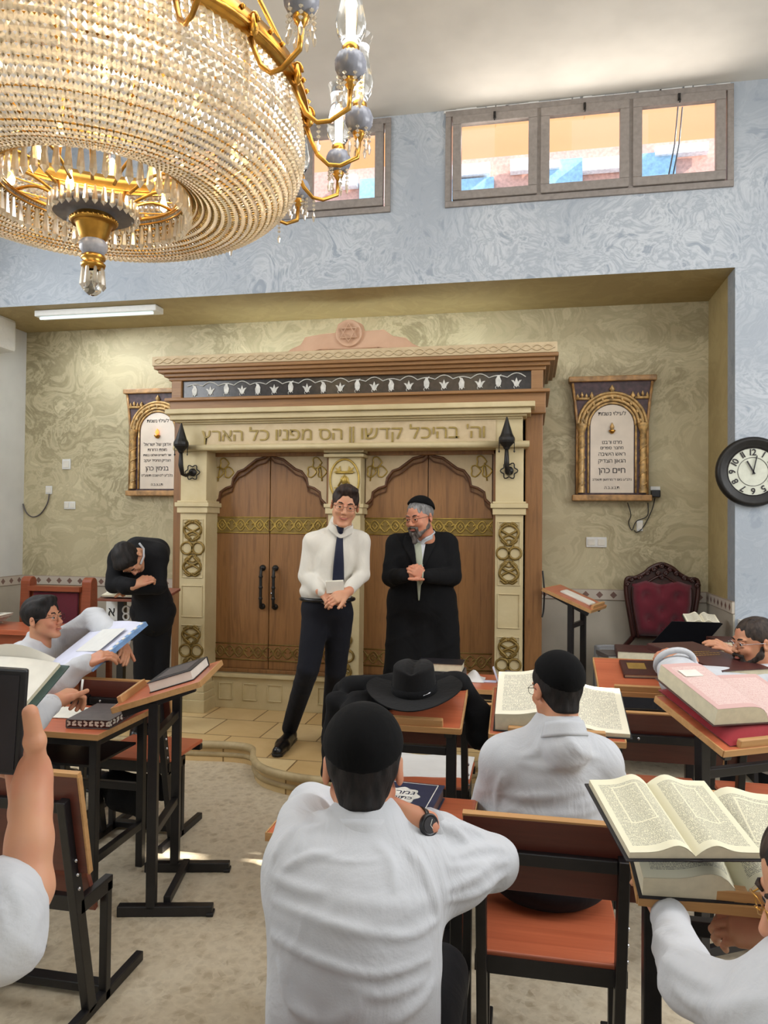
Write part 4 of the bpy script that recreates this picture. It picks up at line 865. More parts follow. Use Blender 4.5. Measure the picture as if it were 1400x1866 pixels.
# ================================================================ FURNITURE
def chair(lab, x0, x1, yb, folded=False, group='tip-up wooden school chairs'):
    t = thing('classroom_chair', lab, 'chair', ((x0 + x1) / 2, yb + .25, 0), group); W_ = (x1 - x0) / 2; T = .03
    for s in (-1, 1):
        q = MB(); x = s * (W_ - .02)
        q.bar((x, -.09, 0.02), (x, -.25, .78), T, .045, (0, 1, 0)); q.build('rear_leg', 'black_metal', t, bevel=.003)
        q = MB(); q.bar((x, .0, .0), (x, .0, .41), T, T, (0, 1, 0)); q.bar((x, -.17, .40), (x, .02, .40), T, .05); q.build('front_leg', 'black_metal', t, bevel=.003)
        q = MB(); q.bar((x, -.22, .018), (x, .24, .018), T, .036); q.build('foot_bar', 'black_metal', t, bevel=.004)
    for y_, z_, w1, h1 in ((.02, .03, .05, .03), (-.14, .40, .03, .05), (-.246, .755, .03, .035)): MB().bar((-W_ + .036, y_, z_), (W_ - .036, y_, z_), w1, h1).build('cross_rail', 'black_metal', t, bevel=.003)
    R = Matrix.Rotation(math.atan2(.16, .76), 3, 'X')
    zc_, zh_ = (.69, .34) if folded else (.755, .22); q = MB(); q.box((0, -.2 - (zc_ - .627) * .21, zc_), (2 * W_ + .06, .018, zh_), R); b = q.build('backrest', 'laminate_dark', t, bevel=.003, label='dark red laminate backrest')
    q = MB(); q.box((0, -.247, .862), (2 * W_ + .062, .021, .012), R); q.box((W_ + .032, -.2 - (zc_ - .627) * .21, zc_), (.006, .02, zh_), R); q.build('edge_strip', 'edge_wood', b)
    q = MB(); q.lathe([(0, .006), (.006, .004), (.007, 0)], 8, (-W_ + .1, -.262, .757), Matrix.Rotation(PI / 2, 3, 'X')); 
    for z in (.57, .52, .47): q.lathe([(0, .006), (.006, .004), (.007, 0)], 8, (W_ - .004, -.19 - (z - .5) * .2, z), Matrix.Rotation(PI / 2, 3, 'Y'))
    q.build('bolts', 'chrome', t)
    if folded:
        q = MB(); q.box((0, -.10, .50), (2 * W_ - .06, .02, .36), Matrix.Rotation(math.radians(20), 3, 'X')); q.build('seat', 'laminate_side', t, bevel=.003, label='tipped-up laminate seat')
    else:
        q = MB(); q.box((0, .03, .44), (2 * W_ - .01, .40, .02)); sd = q.build('seat', 'laminate_top', t, bevel=.004, label='orange laminate seat')
        MB().bar((-W_, -.16, .415), (W_, -.16, .415), .03, .045).build('seat_rail', 'black_metal', t); MB().bar((-W_, .2, .415), (W_, .2, .415), .03, .03).build('seat_rail', 'black_metal', t)
    return t
def lectern(lab, x, y, ang, zl=.87, zh=.98, w=.50, top='laminate_top', sides=True, d0=-.16, d1=.20, group='black framed slanting reading stands'):
    t = thing('reading_stand', lab, 'reading stand', rotz((x, y, 0), ang), group); zt = lambda v: zl + (zh - zl) * (v - d0) / (d1 - d0); lw = w / 2 - .05
    for s in (-1, 1):
        q = MB(); q.bar((s * lw, 0, .03), (s * lw, 0, zt(0) - .02), .04, .04, (0, 1, 0)); q.build('leg', 'black_metal', t, bevel=.003)
        q = MB(); q.bar((s * lw, -.14, .022), (s * lw, .26, .022), .04, .044); q.box((s * lw, .25, .008), (.05, .03, .016)); q.build('foot_bar', 'black_metal', t, bevel=.004)
        q = MB(); q.bar((s * lw, d0 + .03, zl - .02), (s * lw, d1 - .03, zh - .02), .03, .03); q.build('bracket', 'black_metal', t)
    lw2 = lw - .02
    for z, v in ((.05, .06), (.34, 0), (zl - .12, 0)): MB().bar((-lw2, v, z), (lw2, v, z), .03, .035).build('cross_bar', 'black_metal', t, bevel=.003)
    R = Matrix.Rotation(math.atan2(zh - zl, d1 - d0), 3, 'X'); L = math.hypot(zh - zl, d1 - d0)
    q = MB(); q.box((0, (d0 + d1) / 2, (zl + zh) / 2 + .006), (w, L, .018), R); b = q.build('top_board', top, t, bevel=.003)
    q = MB(); n = R @ Vector((0, 0, 1)); yv = R @ Vector((0, 1, 0)); c = Vector((0, (d0 + d1) / 2, (zl + zh) / 2 + .004))
    q.box(c - yv * (L / 2 + .002), (w + .004, .006, .024), R); q.box(c + yv * (L / 2 + .002), (w + .004, .006, .024), R)
    for s in (-1, 1): q.box(c + Vector((s * (w / 2 + .002), 0, 0)), (.006, L, .024), R)
    q.build('edge_strip', 'edge_wood', b)
    q = MB(); q.box(c - yv * (L / 2 - .014) + n * .024, (w * .72, .02, .034), R); q.build('book_ledge', 'edge_wood', t, bevel=.004)
    t['_pl'] = [c.x, c.y, c.z]; M_ = t.matrix_basis @ (Matrix.Translation(c + n * .011) @ R.to_4x4()); t['_pl'] = 0; del t['_pl']
    return t, M_
def desk(lab, x0, x1, y0, y1, z=.75, group='flat black framed desks', shelf=True):
    t = thing('desk', lab, 'desk', ((x0 + x1) / 2, (y0 + y1) / 2, 0), group); q = MB(); q.bb(x0, x1, y0, y1, z - .02, z); b = q.build('desktop', 'laminate_top', t, bevel=.003, world=True)
    q = MB(); e = .004; q.bb(x0 - e, x1 + e, y0 - e, y0, z - .024, z + .001); q.bb(x0 - e, x0, y0, y1, z - .024, z + .001); q.bb(x1, x1 + e, y0, y1, z - .024, z + .001); q.build('edge_strip', 'edge_wood', b, world=True)
    for x in (x0 + .03, x1 - .03):
        for y in (y0 + .03, y1 - .03): q = MB(); q.bar((x, y, 0), (x, y, z - .02), .035, .035, (0, 1, 0)); q.build('leg', 'black_metal', t, bevel=.003, world=True)
    q = MB()
    for y in (y0 + .03, y1 - .03): q.bar((x0 + .045, y, z - .04), (x1 - .045, y, z - .04), .03, .035)
    for x in (x0 + .03, x1 - .03): q.bar((x, y0 + .045, z - .04), (x, y1 - .045, z - .04), .03, .035); MB().bar((x, y0 + .045, .2), (x, y1 - .045, .2), .03, .035).build('side_rail', 'black_metal', t, bevel=.003, world=True)
    q.build('frame', 'black_metal', t, bevel=.003, world=True); MB().bar((x0 + .045, y1 - .03, .38), (x1 - .045, y1 - .03, .38), .03, .035).build('cross_bar', 'black_metal', t, bevel=.003, world=True)
    if shelf: MB().bb(x0 + .05, x1 - .05, y0 + .05, y1 - .05, z - .16, z - .15).build('shelf', 'black_metal', t, world=True)
    return t
chair('dark tip-up school chair with seat folded up at left foreground', -1.88, -1.43, 2.13, True)
chair('school chair just behind the flat left desk, orange seat empty', -2.24, -1.80, 3.44)
chair('school chair the youth with the large white book sits on', -2.86, -2.42, 3.50)
chair('school chair carrying the capped man seen from behind at centre right', -.15, .27, 2.08)
chair('school chair behind the black hat stand with white sheet on seat', -.70, -.27, 3.38)
chair('school chair beyond the open book of the capped man', -.20, .22, 3.36)
chair('school chair behind the stand with the pink marbled book, left one', .36, .78, 3.36)
chair('school chair behind the pink marbled book stand, right one', .86, 1.30, 3.36)
chair('school chair under the man with hands behind his neck', -.56, -.12, 1.05, group=None)
L1, L1m = lectern('slanting stand at left carrying a black edged book, facing sideways', -1.615, 3.12, math.radians(-77))
HS, HSm = lectern('slanting stand under the black coat and hat', -.50, 3.02, 0, w=.48)
MS, MSm = lectern('slanting stand in front of the capped man with a huge open book', .10, 3.05, 0, .85, .95)
R1, R1m = lectern('slanting orange stand with small maroon book near the black covered table', .59, 3.98, 0, .84, .94)
R2, R2m = lectern('slanting stand turned sideways with red cushion and pink marbled book', .806, 3.05, math.radians(29.5))
R3, R3m = lectern('slanting stand at lower right piled with two huge open books', .50, 1.82, 0, w=.54)
R0, R0m = lectern('tall slanting stand by the right end of the ark', .35, 5.80, math.radians(70), 1.05, 1.19, .42, group=None)
D1 = desk('flat desk at left with marbled edged book lying on it', -2.52, -1.82, 2.90, 3.36)
T2 = desk('flat desk with navy book in front of the man with watch', -.76, -.17, 2.10, 2.50)
T4 = desk('flat desk below the bearded man in the long black coat', -.80, -.02, 4.18, 4.62)
# newspapers desk, far left
nd = thing('cabinet_desk', 'solid orange wooden desk at the far left wall', 'desk', (-4.1, 5.2, 0))
MB().bb(-4.80, -3.40, 5.0, 5.42, .80, .84).build('desktop', 'laminate_top', nd, bevel=.004, world=True)
MB().bb(-4.78, -3.42, 5.03, 5.06, .02, .80).build('front_panel', 'cherry', nd, world=True); MB().bb(-3.45, -3.42, 5.06, 5.40, 0, .80).build('side_panel', 'cherry', nd, world=True); MB().bb(-4.78, -4.75, 5.06, 5.40, 0, .80).build('side_panel', 'cherry', nd, world=True)
# wooden armchair with burgundy back
ac = thing('wooden_chair', 'brown wooden chair with burgundy padded back at the far left', 'chair', (-3.95, 5.75, 0))
for s in (-1, 1):
    q = MB(); x = -3.95 + s * .29; out = [(5.62, 0), (5.74, 0), (5.74, .9), (5.73, 1.15)] + [(5.68 + .05 * math.cos(a), 1.15 + .05 * math.sin(a)) for a in np.linspace(.2, PI - .2, 6)] + [(5.63, 1.1), (5.62, .9)]
    q.prism(out, lambda u, v, t_: (t_, u, v), x - .045, x + .045); q.build('side_post', 'cherry', ac, bevel=.01, world=True)
q = MB(); q.bb(-4.195, -3.705, 5.66, 5.70, .45, 1.10); q.bb(-4.195, -3.705, 5.6, 5.72, 1.08, 1.12); q.build('back_frame', 'cherry', ac, world=True); MB().bb(-4.16, -3.74, 5.63, 5.66, .5, 1.07).build('back_pad', 'burgundy', ac, bevel=.01, world=True); MB().bb(-4.2, -3.7, 5.70, 6.1, .42, .47).build('seat', 'burgundy', ac, bevel=.01, world=True)
for s in (-1, 1): MB().bb(-3.95 + s * .25 - .02, -3.95 + s * .25 + .02, 6.04, 6.08, 0, .42).build('leg', 'cherry', ac, world=True)
# ---- throne
TX, TY = 1.03, 6.27
th = thing('throne_chair', 'carved dark wood throne chair with tufted red velvet back', 'chair', (TX, TY, 0))
def thr_out(k, n=40):
    L = []
    for a in np.linspace(0, 1, n):
        u = -1 + 2 * a; z = 1.235 + .10 * max(0, 1 - (u / .55) ** 2) ** .8 + (.02 if abs(u) > .8 else 0) - .05 * max(0, abs(u) - .9) * 10; L.append((u * .275 * k, z * 1 - (1 - k) * .35))
    return L
W_ = .275
back = [(-.215, .78), (-.235, .9), (-.268, 1.1), (-.275, 1.2), (-.262, 1.255), (-.2, 1.262), (-.13, 1.30), (-.08, 1.345), (0, 1.375), (.08, 1.345), (.13, 1.30), (.2, 1.262), (.262, 1.255), (.275, 1.2), (.268, 1.1), (.235, .9), (.215, .78)]
q = MB(); q.prism([(TX + u, v) for u, v in back], lambda u, v, t_: (u, t_, v), TY - .02, TY + .04); fb = q.build('back_frame', 'mahogany', th, bevel=.008, world=True)
q = MB()
pth = smooth_pts([(TX + u, TY - .03, v) for u, v in back], 4); q.tube(pth, .017, 8)
q.tube(smooth_pts([(TX + u * .82, TY - .035, .78 + (v - .78) * .86 if abs(u) > .1 else v - .09) for u, v in back], 3), .010, 6)
for u, z, r in [(0, 1.36, .028), (-.06, 1.33, .022), (.06, 1.33, .022), (-.11, 1.30, .02), (.11, 1.30, .02), (-.17, 1.265, .022), (.17, 1.265, .022), (-.23, 1.25, .024), (.23, 1.25, .024), (-.03, 1.30, .018), (.03, 1.30, .018), (0, 1.27, .022), (-.265, 1.21, .02), (.265, 1.21, .02)]:
    q.tube([(TX + u + r * (1 - k / 14) * math.cos(k * .7 * (1 if u > 0 else -1)), TY - .045, z + r * (1 - k / 14) * math.sin(k * .7)) for k in range(13)], .008, 6)
    q.lathe([(0, .012), (r * .5, .008), (r * .6, 0)], 8, (TX + u, TY - .04, z), T90)
for k in range(7): q.lathe([(0, -.012), (.014, 0), (0, .03)], 6, (TX + (k - 3) * .03, TY - .02, 1.36 - abs(k - 3) * .014))
q.build('carving', 'mahogany', fb, world=True)
def tuft(u, v):
    x = (u - .5) * 2; z = .80 + v * .41; hw = .178 + .047 * min(1, v * 1.6); X = TX + x * hw
    d = .0
    for i, (bx, bz) in enumerate([(-.5, .3), (.5, .3), (0, .5), (-.55, .72), (.55, .72), (0, .15), (0, .88)]): d += .032 * math.exp(-(((x - bx) / .16) ** 2 + ((v - bz) / .10) ** 2))
    edge_ = min(1, (1 - abs(x)) * 5) * min(1, min(v, 1 - v) * 7); topz = z + .03 * math.exp(-((abs(x) - .5) / .3) ** 2) * v
    return (X, TY - .03 - .055 * edge_ ** .5 + d, topz)
q = MB(); q.grid(tuft, 36, 36, uv=False); q.build('tufted_back', 'red_velvet', th, world=True, recalc=False)
q = MB()
for i, (bx, bz) in enumerate([(-.5, .3), (.5, .3), (0, .5), (-.55, .72), (.55, .72), (0, .15)]): q.lathe([(0, .008), (.007, .004), (.008, 0)], 8, (TX + bx * (.178 + .047 * min(1, bz * 1.6)), TY - .052, .80 + bz * .41), T90)
q.build('upholstery_buttons', 'red_velvet', th, world=True)
q = MB(); q.bb(TX - .27, TX + .27, TY - .38, TY - .02, .40, .50); q.build('seat', 'red_velvet', th, bevel=.03, world=True)
for s in (-1, 1):
    q = MB(); q.tube([(TX + s * .20, TY, .8), (TX + s * .29, TY - .1, .72), (TX + s * .31, TY - .3, .70), (TX + s * .30, TY - .34, .66), (TX + s * .28, TY - .30, .5)], .02, 8); q.build('armrest', 'mahogany', th, world=True)
    for y in (-.34, -.0): MB().bar((TX + s * .23, TY + y, 0), (TX + s * .23, TY + y, .42), .05).build('leg', 'mahogany', th, world=True)
# ---- black covered table
bt = thing('covered_table', 'table under a black velvet cloth in front of the throne', 'table', (.95, 5.5, 0))
MB().bb(.5, 1.34, 5.12, 5.84, .70, .765).build('tabletop', 'laminate_dark', bt, world=True)
for x in (.53, 1.31):
    for y in (5.15, 5.81): MB().bar((x, y, 0), (x, y, .7), .04).build('leg', 'black_metal', bt, world=True)
def drape(x0, x1, y0, y1, z, dz):
    q = MB(); N = 48
    def fn(u, v):
        a = u * 2 * PI; c, s = math.cos(a), math.sin(a); e = .18; X = (abs(c) ** e) * (1 if c > 0 else -1); Y_ = (abs(s) ** e) * (1 if s > 0 else -1)
        w = 0 if v < .4 else .012 * math.sin(a * 16) * (v - .4) / .6; k = min(1, v / .4) if v < .4 else 1.0
        return ((x0 + x1) / 2 + X * ((x1 - x0) / 2 + .01 + w) * k, (y0 + y1) / 2 + Y_ * ((y1 - y0) / 2 + .01 + w) * k, z + .006 - (0 if v < .4 else dz * (v - .4) / .6))
    q.grid(fn, N * 2, 20, uv=False); return q
cl = drape(.48, 1.36, 5.10, 5.85, .768, .42).build('tablecloth', 'velvet_black', None, recalc=False); setp(cl, label='black velvet cloth with gold fringe over the table by the throne', category='tablecloth')
q = MB()
for k in range(44):
    x = .48 + .88 * k / 43; q.bar((x, 5.085, .36), (x + .004, 5.082, .30), .007, .005)
for k in range(26): y = 5.10 + .5 * k / 25; q.bar((.466, y, .36), (.464, y, .30), .005, .007)
q.build('gold_fringe', 'gilt', cl)
q = MB()
for k in range(9): q.tube([(.474 + (k % 3) * .0, 5.12 + k * .03, .72), (.470, 5.12 + k * .03 + .012, .70), (.474, 5.12 + k * .03 + .02, .72)], .004, 5)
for k in range(6): q.lathe([(0, -.02), (.01, -.01), (.008, 0), (.004, .012)], 6, (.462, 5.11 + k * .05, .70))
q.build('gold_trim', 'gilt', cl)
text_mesh('לעילוי נשמת', 'embroidery', 'silver_print', .075, frame((.86, 5.080, .70), (1, 0, 0), (0, 0, 1)), cl, .001)
# ================================================================ BOOKS AND PAPERS
def book(lab, mw, w, h, t, cover='cover_brown', pages='page_edge', group=None, title=None, cat='book'):
    """closed book lying: local x along width from spine, y height, z thickness"""
    b = thing('book', lab, cat, mw, group); c = .0035
    q = MB(); q.bb(-w / 2, w / 2, -h / 2, h / 2, 0, c); q.bb(-w / 2, w / 2, -h / 2, h / 2, t - c, t); q.bb(-w / 2 - .002, -w / 2 + .003, -h / 2, h / 2, c, t - c); q.build('cover', cover, b, bevel=.0015)
    MB().bb(-w / 2 + .004, w / 2 - .006, -h / 2 + .005, h / 2 - .005, c, t - c).build('page_block', pages, b)
    return b
def open_book(lab, mw, w, h, tl, tr, cover='cover_black', page='page_gemara', group=None, lift=.018, edge='page_edge'):
    b = thing('open_book', lab, 'book', mw, group)
    q = MB(); q.bb(-w - .008, -.012, -h / 2 - .006, h / 2 + .006, 0, .004); q.bb(.012, w + .008, -h / 2 - .006, h / 2 + .006, 0, .004); q.bb(-.014, .014, -h / 2 - .006, h / 2 + .006, -.001, .003); q.build('cover', cover, b, bevel=.001)
    for s, t in ((-1, tl), (1, tr)):
        z = lambda u, t=t: .004 + t * (1 - math.exp(-u * 9)) * (1 - .12 * u) + lift * math.exp(-((u - .28) / .22) ** 2)
        N = 14; prof = [(s * u * w, z(u)) for u in np.linspace(0.0, 1, N)]; out = prof + [(s * w * (1.0), .004), (0, .004)]
        q = MB(); q.prism(out, lambda u, v, k: (u, k, v), -h / 2, h / 2); q.build('page_block', edge, b)
        q = MB(); q.grid(lambda u, v, s=s, z=z: (s * u * w, -h / 2 + v * h, z(u) + .0012), N, 6, flip=(s < 0)); q.build('page', page, b, recalc=False)
        for f in q.uv: pass
    return b
def on(mw, x, y, dz=0.0, a=0.0): return mw @ Matrix.Translation((x, y, dz)) @ Matrix.Rotation(a, 4, 'Z')
# left stand book: white page edges, black frame-like edge
book('book with white edges and black trim on the sideways left stand', on(L1m, -.02, .045, .001, math.radians(0)), .34, .20, .045, 'cover_black', 'paper')
o = [x for x in SC.objects if x.get('label', '').startswith('book with white edges')][0]
MB().bb(-.12, .12, -.07, .07, .0452, .0462).build('cover_plate', 'cover_grey', o, label='pale worn cover panel')
bk = atZ(205, 1297, .752); book('marbled edged book flat on the left desk', rotz((-1.93, 3.12, .751), .12), .20, .30, .04, 'cover_grey', 'cover_brown')
o = [x for x in SC.objects if x.get('label', '').startswith('marbled edged')][0]
q = MB()
for s in (0, 1):
    for k in range(16):
        if s == 0: q.box((-.09 + .18 * (k % 8) / 7, -.1452, .010 + .012 * (k // 8) + .006), (.018, .003, .009), Matrix.Rotation((k % 3 - 1) * .5, 3, 'Y'))
        else: q.box((.0945, -.13 + .26 * (k % 8) / 7, .010 + .012 * (k // 8) + .006), (.003, .024, .009), Matrix.Rotation((k % 3 - 1) * .4, 3, 'X'))
q.build('marbling', 'paper', o, label='cream blotches on the page edges')
# navy book on T2
nb = book('navy book with white ornate emblem on the desk before the man with watch', rotz((-.41, 2.33, .751), math.radians(-4)), .25, .32, .045, 'cover_navy', 'cover_grey')
q = MB(); q.rframe(-.105, .105, .045, .0458, -.15, .15, .003); q2 = MB()
fr = MB()
for a, b_, c_, d_ in ((-.105, .105, -.15, -.147), (-.105, .105, .147, .15), (-.105, -.102, -.147, .147), (.102, .105, -.147, .147)): fr.bb(a, b_, c_, d_, .045, .0458)
fr.build('border_line', 'silver_print', nb)
fr = MB(); fr.prism([(.062 * (1 + .10 * math.cos(8 * a)) * math.cos(a), .03 + .07 * (1 + .08 * math.cos(8 * a)) * math.sin(a)) for a in np.linspace(0, 2 * PI, 48, endpoint=False)], lambda u, v, t: (u, v, t), .045, .046); fr.lathe([(0, .046), (.026, .046), (.026, .045)], 20, (0, -.065, 0)); fr.build('emblem', 'silver_print', nb)
fr = MB(); fr.lathe([(0, .047), (.018, .047), (.018, .046)], 16, (0, -.065, 0)); fr.build('emblem_disc', 'cover_navy', nb)
M4 = nb.matrix_basis
text_mesh('גמרא', 'lettering', 'cover_navy', .045, M4 @ Matrix.Translation((0, .055, .0465)), nb, .0004); text_mesh('כתובות', 'lettering', 'cover_navy', .034, M4 @ Matrix.Translation((0, .01, .0465)), nb, .0004)
text_mesh('א', 'lettering', 'silver_print', .025, M4 @ Matrix.Translation((0, -.065, .0474)), nb, .0004)
# huge open book of the capped man
open_book('huge open book on the stand of the capped man', on(MSm, .02, .02, .0, 0), .25, .36, .075, .016, 'cover_black', 'page_plain')
# two huge open books at lower right
g_ = R3m.inverted() @ Vector(atZ(1345, 1598, .945)); ob = open_book('thick open volume lying under another open book at lower right', on(R3m, g_.x, g_.y + .145, .0, math.radians(3)), .195, .30, .05, .046, 'cover_black', 'page_gemara')
A, B_, C_, D_ = [Vector(atD(*p)) for p in ((1127, 1537, 1.50), (1080, 1411, 1.72), (1297, 1411, 1.76), (1380, 1542, 1.50))]
fm = frame((A + B_ + C_ + D_) / 4 - Vector((0, 0, .03)), C_ - B_ + D_ - A, B_ - A + C_ - D_); LW, LH = ((C_ - B_ + D_ - A) / 2).length, ((B_ - A + C_ - D_) / 2).length
ob2 = open_book('open volume with dark cover resting on top of a thicker open one', fm, LW / 2 - .006, LH, .014, .014, 'cover_black', 'page_gemara', lift=.016)
# pink marbled book with cushion
cu = MB(); cu.grid(lambda u, v: ((u - .5) * .50, (v - .5) * .40, .005 + .05 * (max(0, 1 - (2 * u - 1) ** 4) * max(0, 1 - (2 * v - 1) ** 4)) ** .6), 24, 20, uv=False); cu.grid(lambda u, v: ((u - .5) * .50, (v - .5) * .40, .001), 2, 2, uv=False)
co = cu.build('cushion', 'red_cushion', None, recalc=False); co.matrix_world = R2m @ Matrix.Translation((.04, .03, 0)); setp(co, label='red cushion under the pink marbled book on turned stand', category='cushion')
pb = open_book('large book open at its pink marbled endpaper on the red cushion', on(R2m, .0, .045, .052, math.radians(-3)), .235, .34, .07, .006, 'cover_brown', 'page_marble', lift=.0)
MB().bb(-.20, -.12, .06, .11, .0705, .0725).build('label_sticker', 'paper', pb, label='white paper label on the endpaper')
# small maroon book on R1
mb_ = book('small maroon book on the orange slanting stand', on(R1m, -.02, .05, .0, math.radians(2)), .20, .17, .022, 'cover_brown'); MB().bb(-.07, .02, -.02, .05, .022, .0226).build('gold_title', 'gold_print', mb_)
# books on the far desk T4
book('black bound book behind the hat on the far desk', rotz((-.52, 4.44, .751), .1), .30, .20, .05, 'cover_grey'); book('dark book lying on another behind the hat', rotz((-.52, 4.44, .803), .0), .27, .17, .05, 'cover_black')
tb_ = MB(); tb_.grid(lambda u, v: (-.40 + .14 * u, 4.36 + .16 * v, .752 + .045 * math.sin(PI * u) * math.sin(PI * v) * (1 + .3 * math.sin(9 * u + 5 * v))), 10, 10, uv=False); o = tb_.build('tissue_pack', 'white_cloth', None, recalc=False); setp(o, label='crumpled white tissue beside the dark books on far desk', category='tissue')
ph = thing('folded_card', 'small lilac folded card standing open on the far desk', 'card', (-.24, 4.4, .751)); q = MB(); q.box((0, 0, .003), (.10, .05, .004)); q.box((.045, 0, .045), (.006, .05, .09), Matrix.Rotation(-.35, 3, 'Y')); q.build('card', 'paper_blue', ph)
pn = MB(); pn.tube([(-.17, 4.36, .757), (-.13, 4.30, .757)], .005, 6); o = pn.build('pen', 'black_plastic'); setp(o, label='black pen beside the lilac card on far desk', category='pen')
book('brown book with pinkish page edges at the far desk right end', rotz((-.02, 4.35, .752), .25) @ Matrix.Rotation(.1, 4, 'Y'), .20, .24, .055, 'cover_grey', 'page_edge')
# things on the black table
book('thick brown book with cream pages on black table', rotz((.70, 5.27, .776), -.05), .25, .30, .07, 'cover_brown', 'page_edge')
book('pale grey covered book leaning at black table left end', rotz((.545, 5.3, .776), .25), .12, .24, .03, 'cover_grey', 'paper')
bs_ = thing('book_stand', 'black folding book stand on the black covered table', 'book stand', rotz((float(atY(1243, 1150, 5.68)[0]), 5.68, .782), .03))
R = Matrix.Rotation(math.radians(-55), 3, 'X'); q = MB(); q.prism([(-.25, 0), (-.20, -.02), (.10, -.02), (.24, .24), (.22, .25), (-.10, .25), (-.25, .0)], lambda u, v, t: (u, -.06 - v * .35 + t, v * .82 + .02), -.004, .004); q.build('panel', 'black_plastic', bs_, bevel=.002)
q = MB(); q.bar((-.1, .1, 0), (0, -.1, .14), .02); q.bar((.1, .1, 0), (.0, -.1, .14), .02); q.bb(-.2, .2, -.08, .12, 0, .008); q.build('support', 'black_plastic', bs_)
ob3 = open_book('open book on the black folding stand, cream pages showing', rotz((float(atY(1278, 1104, 5.66)[0]), 5.66, 1.005), .03) @ Matrix.Rotation(math.radians(18), 4, 'X'), .11, .14, .012, .012, 'cover_black', 'page_plain')
for k, (dz, cv) in enumerate(((.0, 'cover_brown'), (.055, 'cover_black'), (.11, 'cover_brown'))):
    book(['lowest brown volume of the stack on the black table right end', 'middle dark volume of the stack at the right of black table', 'top brown volume of the stack at the right of black table'][k], rotz((1.25 + .01 * k, 5.22, .776 + dz), .1 * k), .17, .24, .053, cv, group='stacked volumes at the right of the table')
tk = MB(); tk.bb(-.09, .09, -.13, .13, 0, .02); pz = book('thin white pamphlet on the tall stand beside the ark', on(R0m, 0, -.02, .0, .0), .16, .24, .012, 'paper', 'paper', cat='pamphlet')
# framed white notice / books on right shelf edge
sh = thing('side_cabinet', 'grey-white low cabinet against blue wall at right edge', 'cabinet', (1.72, 5.45, 0)); MB().bb(1.44, 2.1, 5.25, 5.59, 0, 1.0).build('body', 'cover_black', sh, bevel=.005, world=True); MB().bb(1.43, 2.12, 5.22, 5.595, 1.0, 1.03).build('top', 'plate_white', sh, world=True); MB().rframe(1.52, 1.8, 5.235, 5.25, .70, .96, .02).build('door_frame', 'plate_white', sh, world=True)
MB().bb(1.54, 1.78, 5.24, 5.25, .72, .94).build('door', 'cover_grey', sh, world=True)
# newspapers
for k in range(4):
    o = book(['bottom', 'second', 'third', 'top'][k] + ' folded newspaper of the pile on the far left desk', rotz((-4.42 + .03 * k, 5.2, .842 + .02 * k), .1 * k - .1), .42, .28, .018, 'paper', 'paper', group='newspapers on the far left desk', cat='newspaper')
    MB().bb(-.15, .15, -.10, .10, .0181, .0186).build('print', 'cover_grey', o)
# black wrought stand of the bowing man
sb = thing('prayer_stand', 'black stand with white letter cut-outs under the bowing man', 'stand', rotz((-2.88, 5.12, .0), .05))
q = MB(); q.box((0, 0, 1.125), (.50, .34, .02), Matrix.Rotation(math.radians(10), 3, 'X')); q.build('top_board', 'laminate_side', sb, bevel=.003)
q = MB(); q.bar((-.14, 0, 0), (-.14, 0, 1.10), .05); q.bar((-.14, 0, .05), (.12, .02, .05), .05); q.bar((.12, .02, 0), (.12, .02, 1.1), .04); q.bar((-.14, 0, .8), (.12, .02, .8), .04); q.build('frame', 'black_metal', sb)
q = MB(); q.box((-.215, -.01, 1.06), (.09, .012, .26)); q.build('side_panel', 'plate_white', sb)
text_mesh('א', 'letter_cutout', 'iron', .10, wmat(sb) @ frame((-.215, -.018, .99), (1, 0, 0), (0, 0, 1)), sb, .002)
q = MB(); 
for cx, cz, r in ((-.09, 1.01, .028), (-.09, .96, .024)): q.tube([(cx + r * math.cos(a), -.03, cz + r * math.sin(a)) for a in np.linspace(0, 2 * PI, 16, endpoint=False)], .007, 6, closed=True)
for x in (-.09, -.03): q.lathe([(.012, 0), (.02, .02), (.008, .05), (.012, .07), (0, .09)], 8, (x, -.03, .84))
q.build('white_ornament', 'plate_white', sb)
open_book('open prayer book under the bowing man folded arms', rotz((-2.90, 5.07, 1.138), .05) @ Matrix.Rotation(math.radians(10), 4, 'X'), .19, .24, .014, .014, 'cover_brown', 'page_plain')
# white sheet on chair seat
q = MB(); q.grid(lambda u, v: (-.70 + .42 * u, 3.52 + .40 * v - .02 * math.sin(6 * u), .454 + .004 * math.sin(12 * u) * math.sin(9 * v) - (.05 * (1 - v * 8) if v < .125 else 0)), 20, 20, uv=False); o = q.build('folded_sheet', 'white_cloth', None, recalc=False); setp(o, label='white folded sheet on the chair seat behind hat stand', category='sheet')
